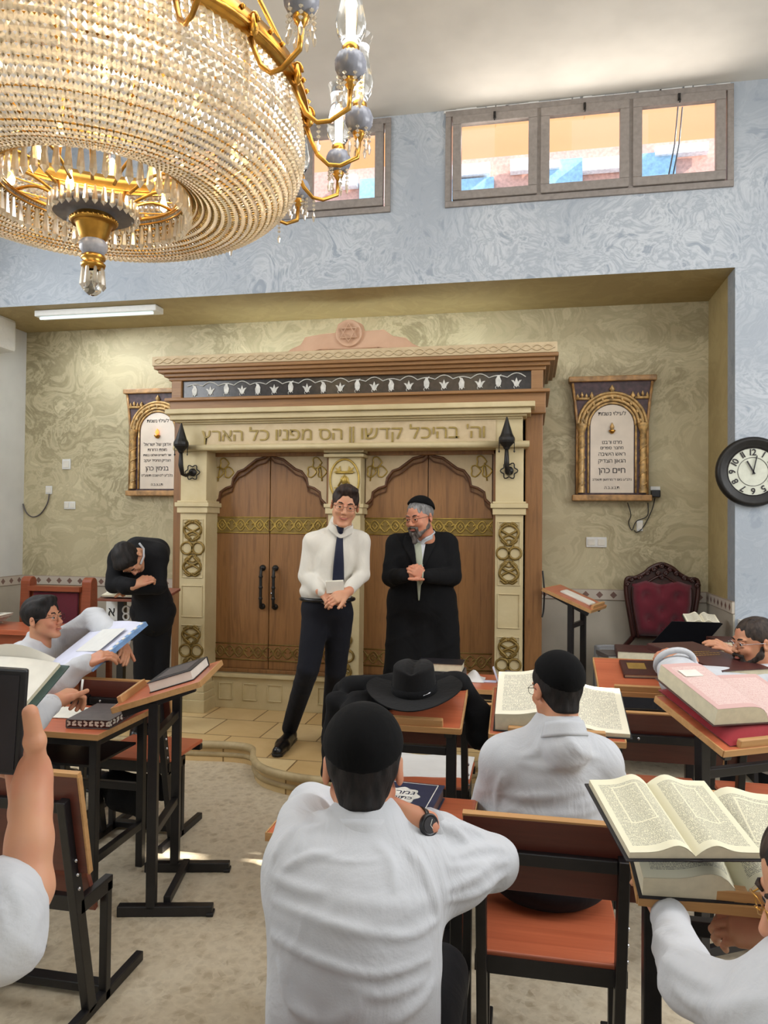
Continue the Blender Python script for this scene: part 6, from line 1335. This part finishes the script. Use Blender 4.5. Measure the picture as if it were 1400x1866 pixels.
S = torso(SDF(), hips, chest, neck, a, b, .88, .9, sh=.07); arm(S, a, ea, wa * .9 + ea * .1, (.07, .06, .045)); arm(S, b, eb, wb_, (.07, .06, .045)); S.cap(hips, P_(280, 1125, 5.42), .13, .15, .05); S.cap(P_(250, 1000, 5.22), P_(285, 1005, 5.35), .09, .10, .06)
np_obj([S.mesh(.010, folds(.013, 13, 11))], 'suit_jacket', 'suit_black', man)
q = MB(); q.tube([tuple(wa * .93 + ea * .07), tuple(wa * 1.0)], .036, 14); q.build('shirt_cuff', 'shirt_white', man, world=True)
q = MB(); q.tube([tuple(P_(254, 990, 5.05)), tuple(P_(262, 1000, 5.08)), tuple(P_(262, 1014, 5.04)), tuple(P_(256, 1028, 5.0))], .007, 6); q.build('shirt_collar', 'shirt_white', man, world=True)
ka, kb = P_(262, 1170, 5.40), P_(292, 1172, 5.45); S = legs_sdf(P_(279, 1112, 5.42), (P_(266, 1120, 5.42), P_(292, 1120, 5.44)), (ka, kb), (np.array([ka[0], ka[1], .22]), np.array([kb[0], kb[1], .22])), (.095, .075, .06)); np_obj([S.mesh(.012, folds(.005, 22, 9))], 'trousers', 'suit_black', man)
for k_ in (ka, kb): shoe(man, k_, k_ - FW * .17, .14, .007)
# ---------------------------------------------------------------- 4 youth in profile holding the large white book
D = 4.2; hips = np.array([*(P_(60, 1250, 4.22)[:2]), .56]); neck, chest = P_(64, 1172, 4.18), P_(56, 1218, 4.18); a, b = P_(38, 1198, 3.98), P_(98, 1178, 4.36); ea, eb = P_(88, 1252, 3.78), P_(172, 1128, 4.30); wa, wb_ = P_(158, 1208, 3.72), P_(222, 1168, 4.02)
man = person('dark haired youth in white shirt and glasses, in profile at left', (float(hips[0]), float(hips[1]), 0))
Mh = hframe(P_(78, 1128, 4.16), RT * .95 - FW * .16 + UPV * .16, UPV - RT * .16, 1.0)
parts = [add_head(man, Mh, 'skin_tan', 'thick', 'hair_black', None, 'iron', None, h=.0032, browmat='hair_black')]
parts.append(core(hips, chest, neck, a, b, [(a, ea, .04, .035), (ea, wa, .035, .026), (b, eb, .04, .035), (eb, wb_, .035, .026)]).mesh(.012))
parts.append(hand_sdf(wa, P_(194, 1190, 3.72) - wa, UPV * .8 - FW * .6, 1, (35, 40, 25), thumb=(.8, .3, .1), fore=ea * .3 + wa * .7).mesh(.0032)); parts.append(hand_sdf(wb_, P_(232, 1205, 3.86) - wb_, RT * .7 - FW * .7, -1, (10, 20, 15), fore=eb * .3 + wb_ * .7).mesh(.0032))
np_obj(parts, 'body', 'skin_tan', man)
S = torso(SDF(), hips, chest, neck, a, b, 1.0, 1.0, sh=.07); arm(S, a, ea, wa, (.08, .068, .05)); arm(S, b, eb, wb_, (.08, .068, .05)); S.cap(neck - UPV * .01, neck + UPV * .02 + RT * .01, .068, .062, .012); S.cap(ea, ea * .5 + wa * .5 - UPV * .02, .07, .055, .04)
np_obj([S.mesh(.009, addf(folds(.016, 18, 21)))], 'shirt', 'shirt_white', man)
q = MB(); q.tube([tuple(neck + np.array(v)) for v in (FW * .06 + UPV * .045, RT * .05 + UPV * .03, RT * .075 - FW * .01 - UPV * .01, -FW * .075 - UPV * .02 + RT * .03)], [.006, .010, .010, .012], 8); q.build('collar', 'shirt_cream', man, world=True)
kn = [hips + np.array([.1, .42, -.04]), hips + np.array([-.12, .42, -.04])]; S = legs_sdf(hips, (hips + np.array([.09, 0, 0]), hips + np.array([-.09, 0, 0])), kn, [np.array([k_[0], k_[1] + .03, .1]) for k_ in kn]); np_obj([S.mesh(.014)], 'trousers', 'trousers_black', man)
for k_ in kn: shoe(man, k_, k_ + np.array([0, .17, 0]), 0.0, .009)
A, B_, C_, D_ = P_(100, 1222, 3.95), P_(160, 1135, 4.30), P_(238, 1150, 4.02), P_(192, 1203, 3.66); ex = nrm(D_ - A); fm = frame((A + B_ + C_ + D_) / 4, C_ - B_ + D_ - A, B_ - A + C_ - D_)
wb2 = thing('open_folio', 'large white open book held by the youth in profile at left', 'book', fm); LW, LH = np.linalg.norm((C_ - B_ + D_ - A) / 2), np.linalg.norm((B_ - A + C_ - D_) / 2)
q = MB(); q.grid(lambda u, v: ((u - .5) * LW, (v - .5) * LH, .02 * math.sin(PI * u)), 12, 6, uv=True); q.build('page', 'paper_blue', wb2, recalc=False); q = MB(); q.grid(lambda u, v: ((u - .5) * LW, (v - .5) * LH, .02 * math.sin(PI * u) - .018), 12, 2, uv=False); q.build('page_block', 'paper', wb2, recalc=False)
q = MB(); q.bb(LW / 2 - .02, LW / 2 + .012, -LH / 2, LH / 2, -.018, .006); q.build('edge', 'blue_print', wb2, label='blue patterned fore edge'); q = MB()
for k in range(9): q.box((LW / 2 - .004, -LH / 2 + LH * (k + .5) / 9, .008), (.018, .018, .003))
q.build('edge_pattern', 'paper', wb2)
q = MB(); q.bb(-LW * .12, LW * .36, -LH * .2, LH * .3, .0205, .022); q.build('sun_patch', 'plate_white', wb2)  # bright sunlit patch of the page, put in as a white panel
# ---------------------------------------------------------------- 5 man writing, mostly beyond the left edge
sh_, el, wr = P_(-110, 1330, 2.70), P_(2, 1345, 2.62), P_(96, 1281, 2.92); hips = np.array([*(P_(-150, 1400, 2.75)[:2]), .56]); neck = P_(-160, 1230, 2.8); chest = P_(-160, 1320, 2.8); b = P_(-215, 1290, 2.75); a = P_(-110, 1290, 2.85)
man = person('person at left edge with only white sleeve and hand with pen showing', (float(hips[0]), float(hips[1]), 0)); Mh = hframe(P_(-150, 1150, 2.85), FW * .9 + RT * .3, UPV, 1)
parts = [add_head(man, Mh, 'skin', 'back', 'hair_black', ((0, .5, .87), .05), None, None, h=.006, eyes=False)]; parts.append(core(hips, chest, neck, a, b, [(a, el, .04, .035), (el, wr, .035, .026)]).mesh(.014))
parts.append(hand_sdf(wr, P_(150, 1252, 3.02) - wr, UPV * .75 - FW * .55 - RT * .2, 1, curls=((48, 55, 20), (58, 60, 30), (66, 60, 30), (70, 60, 30)), thumb=(.85, .45, .15), tb=25, sc=1.02, fore=el * .3 + wr * .7).mesh(.003)); np_obj(parts, 'body', 'skin_tan', man)
S = torso(SDF(), hips, chest, neck, a, b, 1, 1, sh=.07); arm(S, a, el, wr * .93 + el * .07, (.08, .07, .047)); S.cap(el, el * .4 + wr * .6, .075, .055, .04); np_obj([S.mesh(.008, folds(.014, 20, 33))], 'shirt', 'shirt_white', man)
q = MB(); c0 = wr * .96 + el * .04; c1 = wr * .82 + el * .18; q.tube([tuple(c0), tuple(c1)], [.043, .047], 20); q.build('cuff', 'shirt_white', man, world=True)
kn = [hips + np.array([.1, .4, 0]), hips + np.array([-.1, .4, 0])]; S = legs_sdf(hips, (hips + np.array([.09, 0, 0]), hips + np.array([-.09, 0, 0])), kn, [np.array([k_[0], k_[1], .1]) for k_ in kn]); np_obj([S.mesh(.014)], 'trousers', 'trousers_black', man)
q = MB(); q.tube([tuple(P_(148, 1262, 2.98)), tuple(P_(151, 1238, 3.0))], [.004, .0045], 8); o = q.build('pen', 'plate_white'); setp(o, label='white pen held upright in hand at left', category='pen')
A, B_, C_, D_ = P_(-120, 1286, 2.50), P_(-52, 1190, 2.75), P_(118, 1214, 2.72), P_(62, 1290, 2.47); fm = frame((A + B_ + C_ + D_) / 4, C_ - B_ + D_ - A, B_ - A + C_ - D_); LW, LH = np.linalg.norm((C_ - B_ + D_ - A) / 2), np.linalg.norm((B_ - A + C_ - D_) / 2)
gb = thing('raised_book', 'green covered book with cream pages raised behind the tablet', 'book', fm); MB().box((0, 0, -.012), (LW, LH, .006)).build('cover', 'cover_green', gb, bevel=.001); MB().box((-.012, 0, -.002), (LW - .035, LH - .02, .014)).build('page_block', 'page_edge', gb)
q = MB(); q.grid(lambda u, v: (-.012 + (u - .5) * (LW - .035), (v - .5) * (LH - .02), .006 + .012 * math.sin(PI * u)), 10, 3); q.build('page', 'paper', gb, recalc=False)
q = MB(); q.grid(lambda u, v: (-.03 + (u - .5) * (LW - .05), LH / 2 - .01 + .02 * v, .01 + .05 * math.sin(PI * u) * v), 10, 3); q.build('lifted_leaf', 'paper', gb, recalc=False)
q = MB(); q.box((-2.16, 3.2, .7535), (.30, .2, .002), Matrix.Rotation(.1, 3, 'Z')); o = q.build('paper_sheet', 'paper'); setp(o, label='loose sheet of paper on the flat left desk', category='paper')
# ---------------------------------------------------------------- 6 person raising a tablet, foreground left
el, wr = P_(18, 1680, .96), P_(56, 1432, 1.03); a = P_(-190, 1745, .92); neck = P_(-330, 1600, .95); chest = P_(-330, 1850, .95); b = P_(-520, 1800, .98); hips = np.array([chest[0], chest[1] - .05, .56])
man = person('person at left foreground raising a black tablet, only arm showing', (float(hips[0]), float(hips[1]), 0)); Mh = hframe(P_(-300, 1330, .95), FW, UPV, 1)
parts = [add_head(man, Mh, 'skin', 'back', 'hair_black', None, None, None, h=.007, eyes=False)]; parts.append(core(hips, chest, neck, a, b, [(a, el, .045, .042)]).mesh(.014))
s = SDF(); s.cap(wr, P_(54, 1530, 1.0), .0235, .0265, .02); s.cap(P_(54, 1530, 1.0), P_(46, 1620, .98), .0265, .035, .02); s.cap(P_(46, 1620, .98), el, .035, .037, .01); s.cap(P_(60, 1470, 1.03), P_(62, 1395, 1.045), .0225, .0205, .02); s.cap(P_(46, 1470, 1.05), P_(34, 1400, 1.08), .0205, .019, .02)
s.cap(P_(66, 1410, 1.035), P_(64, 1350, 1.02), .0160, .0128, .015); s.cap(P_(64, 1350, 1.02), P_(55, 1298, 1.01), .0128, .0108, .006); s.ell(P_(63, 1352, 1.018), (.0135, .0135, .012), .008); s.ell(P_(34, 1490, 1.04), (.013, .013, .02), .012)
for i, (y0_, y1_) in enumerate(((1350, 1330), (1372, 1352), (1394, 1376), (1416, 1402))): s.cap(P_(45, y0_, 1.09), P_(0, y1_, 1.10), .0105, .0098, .006); s.cap(P_(0, y1_, 1.10), P_(-40, y1_ - 6, 1.10), .0098, .0085, .004)
parts.append(s.mesh(.0032)); np_obj(parts, 'body', 'skin', man)
S = torso(SDF(), hips, chest, neck, a, b, 1, 1, sh=.07); S.cap(a, P_(0, 1700, .95), .075, .056, .03); S.cap(P_(0, 1705, .95), P_(8, 1640, .96), .056, .056, .02)
np_obj([S.mesh(.008, addf(folds(.014, 20, 41), drawn(S, [([(20, 1600), (38, 1650), (30, 1700)], .008, .012), ([(52, 1620), (62, 1680), (50, 1730)], .008, .010), ([(0, 1640), (12, 1690)], .008, .010)])))], 'shirt', 'shirt_white', man)
kn = [hips + np.array([.1, .4, 0]), hips + np.array([-.1, .4, 0])]; S = legs_sdf(hips, (hips + np.array([.09, 0, 0]), hips + np.array([-.09, 0, 0])), kn, [np.array([k_[0], k_[1], .1]) for k_ in kn]); np_obj([S.mesh(.014)], 'trousers', 'trousers_black', man)
A, B_, C_, D_ = P_(-150, 1400, 1.06), P_(-140, 1205, 1.06), P_(53, 1219, 1.06), P_(38, 1412, 1.06); fm = frame((A + B_ + C_ + D_) / 4, C_ - B_ + D_ - A, B_ - A + C_ - D_); LW, LH = np.linalg.norm((C_ - B_ + D_ - A) / 2), np.linalg.norm((B_ - A + C_ - D_) / 2)
tbt = thing('tablet', 'black tablet held up at the left edge', 'tablet', fm); MB().box((0, 0, 0), (LW, LH, .011)).build('case', 'black_plastic', tbt, bevel=.004); MB().box((0, 0, .0062), (LW - .018, LH - .018, .0012)).build('screen', 'cover_black', tbt)
# ---------------------------------------------------------------- 7 centre man with hands behind his neck
neck, chest, hips = P_(668, 1512, 1.53), P_(650, 1650, 1.46), np.array([*(P_(645, 1800, 1.42)[:2]), .57]); a, b = P_(552, 1585, 1.47), P_(765, 1590, 1.50); ea, eb = P_(566, 1472, 1.74), P_(896, 1572, 1.60); wa, wb_ = P_(640, 1478, 1.70), P_(764, 1502, 1.515)
man = person('man seen from behind with skullcap, watch, hands clasped behind neck', (float(hips[0]), float(hips[1]), 0)); Mh = hframe(P_(662, 1398, 1.56), FW * .93 - UPV * .22, UPV + FW * .20, .975)
parts = [add_head(man, Mh, 'skin_tan', 'back', 'hair_black', ((0, .55, .85), .058, 1.0, .003), None, None, h=.0035)]
parts.append(core(hips, chest, neck, a, b, [(a, ea, .04, .035), (ea, wa, .035, .026), (b, eb, .04, .035), (eb, wb_, .035, .026)]).mesh(.012))
parts.append(hand_sdf(wb_, -RT * .86 + UPV * .22 + FW * .12, -FW * .8 + UPV * .45, -1, (12, 20, 20), thumb=(.8, .45, -.1), fore=eb * .3 + wb_ * .7, fr=.03, sc=1.0).mesh(.003)); parts.append(hand_sdf(wa, RT * .6 - FW * .4 + UPV * .1, UPV, 1, (10, 15, 10), fore=ea * .3 + wa * .7).mesh(.004))
np_obj(parts, 'body', 'skin_tan', man)
S = torso(SDF(), hips, chest, neck, a, b, .97, 1.0, k=.06, sh=.066); collar_band(man, S, Mh, neck, 'shirt_white', .066); S.cap(P_(645, 1700, 1.44), hips, .15, .16, .08); arm(S, a + UPV * .0, ea, wa, (.060, .056, .042), .05); S.cap(P_(552, 1560, 1.5), P_(556, 1500, 1.62), .06, .058, .04)
arm(S, b, eb, wb_ * .72 + eb * .28, (.070, .058, .046), .05); S.cap(wb_ * .72 + eb * .28, wb_ * .92 + eb * .08, .044, .036, .015); S.ell(P_(820, 1600, 1.52), (.08, .06, .06), .04)
S.cap(P_(640, 1515, 1.50), P_(694, 1520, 1.50), .048, .048, .04)
cr_ = drawn(S, [([(499, 1643), (560, 1668), (646, 1695), (741, 1706), (800, 1676)], .0075, .013), ([(497, 1706), (580, 1750), (686, 1777), (784, 1746)], .0075, .015), ([(500, 1598), (540, 1618), (590, 1628)], .010, .008),
    ([(508, 1760), (530, 1830), (580, 1862)], .009, .013), ([(520, 1580), (560, 1560), (600, 1556)], .008, .010), ([(796, 1548), (806, 1600), (809, 1650)], .005, .008), ([(740, 1545), (770, 1580), (800, 1660)], .010, .012), ([(690, 1540), (712, 1570), (720, 1620)], .010, .008), ([(540, 1552), (600, 1566), (660, 1570), (715, 1560)], .004, .005),
    ([(815, 1620), (860, 1600), (905, 1560)], .008, .011), ([(812, 1640), (870, 1628), (925, 1590)], .008, .010), ([(830, 1560), (870, 1545), (915, 1545)], .008, .013), ([(820, 1580), (880, 1575), (930, 1570)], .007, .008), ([(800, 1500), (830, 1512), (850, 1530)], .007, .013), ([(820, 1500), (850, 1506), (880, 1520)], .007, .013),
    ([(498, 1560), (520, 1525), (552, 1500)], .009, .012), ([(545, 1545), (552, 1515), (585, 1505)], .007, .012), ([(580, 1480), (600, 1490), (605, 1510)], .007, .014), ([(640, 1800), (700, 1815), (770, 1790)], .009, .011), ([(620, 1640), (700, 1650), (770, 1640)], .014, .006), ([(720, 1860), (760, 1830), (790, 1790)], .009, .012), ([(600, 1866), (640, 1840), (660, 1800)], .014, .008)])
np_obj([S.mesh(.006, addf(folds(.006, 14, 52), cr_))], 'shirt', 'shirt_white', man)
CM = S
# yoke seam and cuff
q = MB(); ax = nrm(eb - wb_); c0 = wb_ + ax * .015; q.tube([tuple(c0), tuple(c0 + ax * .06)], [.041, .047], 24); q.build('cuff', 'shirt_white', man, world=True)
kn = [hips + np.array([.12, .42, .0]), hips + np.array([-.12, .42, .0])]; S = legs_sdf(hips - UPV * .02, (hips + np.array([.09, 0, 0]), hips + np.array([-.09, 0, 0])), kn, [np.array([k_[0], k_[1] + .03, .1]) for k_ in kn]); np_obj([S.mesh(.012)], 'trousers', 'trousers_black', man)
for k_ in kn: shoe(man, k_, k_ + np.array([0, .17, 0]), 0.0, .008)
# wristwatch
wc = wb_ - ax * .003; up_ = nrm(-FW * .8 + UPV * .5); up_ = nrm(up_ - ax * np.dot(up_, ax)); wm = frame(wc + up_ * .031, ax, np.cross(up_, ax)); wt = thing('wristwatch', 'black wristwatch on the wrist of the man with clasped hands', 'watch', wm)
q = MB(); q.lathe([(0, .008), (.017, .008), (.020, .010), (.022, .008), (.022, 0), (.018, -.003)], 32); q.build('case', 'black_plastic', wt); q = MB(); q.lathe([(0, .0086), (.016, .0086)], 24); q.build('dial', 'cover_black', wt)
q = MB(); q.bar((0, 0, .0092), (0, .012, .0092), .0014, .0006); q.bar((0, 0, .0092), (.008, -.004, .0092), .0014, .0006); q.build('watch_hands', 'silver_print', wt)
q = MB(); q.grid(lambda u, v: ((v - .5) * .020, .030 * math.sin(u * 2 * PI), -.031 + .033 * math.cos(u * 2 * PI)), 36, 2, uv=False); o = q.build('strap', 'leather_black', wt, recalc=False); m = o.modifiers.new('t', 'SOLIDIFY'); m.thickness = .003
# ---------------------------------------------------------------- 8 capped man at centre right, from behind
neck, chest, hips = P_(1008, 1336, 2.40), P_(1000, 1420, 2.40), np.array([*(P_(1000, 1500, 2.42)[:2]), .57]); a, b = P_(917, 1388, 2.40), P_(1092, 1390, 2.42); ea, eb = P_(885, 1475, 2.52), P_(1135, 1470, 2.56); wa, wb_ = P_(930, 1420, 2.85), P_(1060, 1415, 2.88)
man = person('man in white shirt and skullcap from behind before huge open book', (float(hips[0]), float(hips[1]), 0)); Mh = hframe(P_(1014, 1257, 2.40), FW * .92 - RT * .28 - UPV * .2, UPV + FW * .2, .92)
parts = [add_head(man, Mh, 'skin_tan', 'back', 'hair_black', ((.10, .62, .78), .062, 1.0, .003), 'iron', None, h=.0042)]
parts.append(core(hips, chest, neck, a, b, [(a, ea, .04, .035), (ea, wa, .035, .026), (b, eb, .04, .035), (eb, wb_, .035, .026)]).mesh(.012)); parts.append(hand_sdf(wa, FW, UPV, 1, (15, 20, 15), fore=ea * .3 + wa * .7).mesh(.005)); parts.append(hand_sdf(wb_, FW, UPV, -1, (15, 20, 15), fore=eb * .3 + wb_ * .7).mesh(.005))
np_obj(parts, 'body', 'skin_tan', man)
S = torso(SDF(), hips, chest, neck, a, b, 1.08, 1.0, k=.06, sh=.068); collar_band(man, S, Mh, neck, 'shirt_white', .064, -.106); S.ell(P_(1000, 1500, 2.40), (.19, .13, .14), .06); arm(S, a, ea, wa, (.068, .056, .042), .04); arm(S, b, eb, wb_, (.068, .056, .042), .04); S.cap(neck, neck + UPV * .028, .064, .060, .015)
cr_ = drawn(S, [([(905, 1440), (950, 1452), (1010, 1450), (1060, 1440)], .014, .010), ([(915, 1415), (908, 1440), (905, 1470)], .010, .016), ([(925, 1478), (990, 1488), (1060, 1482), (1105, 1462)], .014, .011), ([(950, 1390), (1000, 1400), (1060, 1392)], .013, .006), ([(1050, 1470), (1090, 1455), (1115, 1430)], .012, .012), ([(930, 1510), (1000, 1520), (1080, 1508)], .014, .010), ([(985, 1345), (975, 1370), (950, 1380)], .012, .008), ([(1035, 1345), (1060, 1372), (1090, 1380)], .012, .008)])
np_obj([S.mesh(.008, addf(folds(.006, 14, 61), cr_))], 'shirt', 'shirt_white', man)
kn = [hips + np.array([.11, .42, .0]), hips + np.array([-.11, .42, .0])]; S = legs_sdf(hips - UPV * .03, (hips + np.array([.09, 0, -.02]), hips + np.array([-.09, 0, -.02])), kn, [np.array([k_[0], k_[1] + .03, .1]) for k_ in kn]); S.ell(hips - UPV * .045, (.19, .15, .075), .04); np_obj([S.mesh(.010, folds(.005, 20, 62))], 'trousers', 'trousers_black', man)
for k_ in kn: shoe(man, k_, k_ + np.array([0, .17, 0]), 0.0, .008)
# ---------------------------------------------------------------- 9 bearded man in profile at the right edge
hips = np.array([*(P_(1410, 1300, 3.72)[:2]), .57]); neck, chest = P_(1408, 1222, 3.66), P_(1420, 1275, 3.68); a, b = P_(1378, 1248, 3.50), P_(1425, 1232, 3.86); ea, eb = P_(1232, 1238, 3.32), P_(1360, 1220, 4.05); wa, wb_ = P_(1256, 1203, 3.52), P_(1345, 1192, 3.92)
man = person('bearded man in white shirt and glasses in profile at right edge', (float(hips[0]), float(hips[1]), 0)); Mh = hframe(P_(1374, 1170, 3.60), -RT * .95 - FW * .12 - UPV * .06, UPV - RT * .05, 1.0)
parts = [add_head(man, Mh, 'skin_tan', 'crop', 'beard_dark', None, 'chrome', .2, 'beard_dark', h=.0034)]; parts.append(core(hips, chest, neck, a, b, [(a, ea, .04, .035), (ea, wa, .035, .026), (b, eb, .04, .035), (eb, wb_, .035, .026)]).mesh(.012))
parts.append(hand_sdf(wa, P_(1222, 1188, 3.50) - wa, UPV * .8 - FW * .6, -1, (25, 35, 25), thumb=(.8, .4, .1), fore=ea * .3 + wa * .7).mesh(.0034)); parts.append(hand_sdf(wb_, P_(1306, 1172, 3.92) - wb_, UPV * .9 - FW * .4, 1, (10, 20, 15), fore=eb * .3 + wb_ * .7).mesh(.0034)); np_obj(parts, 'body', 'skin_tan', man)
S = torso(SDF(), hips, chest, neck, a, b, 1.1, 1.05, sh=.072); collar_band(man, S, Mh, neck, 'shirt_white', .065, -.108); arm(S, a, ea, wa * .6 + ea * .4, (.078, .074, .07)); arm(S, b, eb, wb_, (.07, .06, .046)); S.cap(neck, neck + UPV * .02, .068, .064, .012); S.ell(P_(1232, 1220, 3.36), (.085, .085, .06), .03)
np_obj([S.mesh(.009, folds(.014, 18, 71))], 'shirt', 'shirt_white', man)
q = MB(); cc_ = P_(1230, 1208, 3.40); nn = nrm(P_(1236, 1190, 3.46) - cc_); fm = frame(cc_, RT, nrm(np.cross(nn, RT)))
q.tube([tuple(fm @ Vector((.085 * math.cos(t), .075 * math.sin(t), 0))) for t in np.linspace(0, 2 * PI, 28, endpoint=False)], .014, 8, closed=True); q.build('rolled_cuff', 'shirt_white', man, world=True)
kn = [hips + np.array([.1, .40, .0]), hips + np.array([-.1, .40, .0])]; S = legs_sdf(hips, (hips + np.array([.09, 0, 0]), hips + np.array([-.09, 0, 0])), kn, [np.array([k_[0], k_[1], .1]) for k_ in kn]); np_obj([S.mesh(.014)], 'trousers', 'trousers_black', man)
for k_ in kn: shoe(man, k_, k_ + np.array([0, .17, 0]), 0.0, .009)
A, B_, C_, D_ = P_(1262, 1222, 3.35), P_(1228, 1176, 3.85), P_(1312, 1172, 3.95), P_(1352, 1218, 3.45); fm = frame((A + B_ + C_ + D_) / 4, C_ - B_ + D_ - A, B_ - A + C_ - D_); LW, LH = np.linalg.norm((C_ - B_ + D_ - A) / 2), np.linalg.norm((B_ - A + C_ - D_) / 2)
mbk = book('large maroon book with gold title under the hands of bearded man at right', fm @ Matrix.Translation((0, 0, -.03)), LW, LH, .035, 'cover_brown', 'page_edge')
for z_, n_ in ((.06, .07), (.03, .10), (.0, .08)): q = MB(); [q.box((-n_ + 2 * n_ * k / 9, z_, .0355), (n_ * .14, .008, .001)) for k in range(10)]; q.build('gold_title', 'gold_print', mbk)
# ---------------------------------------------------------------- 10 man at the lower right edge
el, wr = P_(1258, 1792, 1.18), P_(1218, 1668, 1.56); a = P_(1436, 1876, 1.02); b = P_(1640, 1790, 1.12); neck, chest = P_(1550, 1775, 1.06), P_(1520, 1900, 1.05); hips = np.array([chest[0], chest[1], .56])
man = person('man at the lower right edge with glasses and white sleeve', (float(hips[0]), float(hips[1]), 0)); Mh = hframe(P_(1518, 1630, 1.10), -RT * .95 + FW * .18 - UPV * .3, UPV + RT * .05 + FW * .1, 1.0)
parts = [add_head(man, Mh, 'skin', 'back', 'hair_brown', None, 'gold', None, h=.0032)]; parts.append(core(hips, chest, neck, a, b, [(a, el, .04, .035), (el, wr, .035, .026)]).mesh(.012)); w2 = P_(1425, 1708, 1.52)
parts.append(hand_sdf(wr, FW * .9 + UPV * .2, UPV, 1, (15, 20, 15), fore=el * .3 + wr * .7).mesh(.004)); parts.append(hand_sdf(w2, P_(1350, 1692, 1.56) - w2, UPV * .7 - FW * .7, 1, (35, 35, 25), fore=P_(1480, 1760, 1.25)).mesh(.0032)); np_obj(parts, 'body', 'skin', man)
S = torso(SDF(), hips, chest, neck, a, b, 1, 1, sh=.07); arm(S, a, el, wr * .98 + el * .02, (.064, .050, .036), .03); S.cap(b, P_(1560, 1800, 1.3), .07, .06, .03); S.cap(P_(1560, 1800, 1.3), P_(1480, 1750, 1.36), .055, .042, .03)
np_obj([S.mesh(.007, addf(folds(.012, 18, 81), drawn(S, [([(1210, 1745), (1250, 1775), (1300, 1800)], .012, .014), ([(1230, 1800), (1270, 1830), (1330, 1840)], .012, .014), ([(1195, 1700), (1225, 1725), (1260, 1735)], .011, .010), ([(1290, 1860), (1330, 1835), (1380, 1820)], .012, .012)])))], 'shirt', 'shirt_white', man)
kn = [hips + np.array([.1, .40, .0]), hips + np.array([-.1, .40, .0])]; S = legs_sdf(hips, (hips + np.array([.09, 0, 0]), hips + np.array([-.09, 0, 0])), kn, [np.array([k_[0], k_[1], .1]) for k_ in kn]); np_obj([S.mesh(.014)], 'trousers', 'trousers_black', man)
# people mostly outside the frame sit on chairs of the same kind
for nm_, c_, g_ in (('school chair of the man at the lower right edge', hips, None),): chair(nm_, c_[0] - .21, c_[0] + .21, c_[1] - .28, group=None)
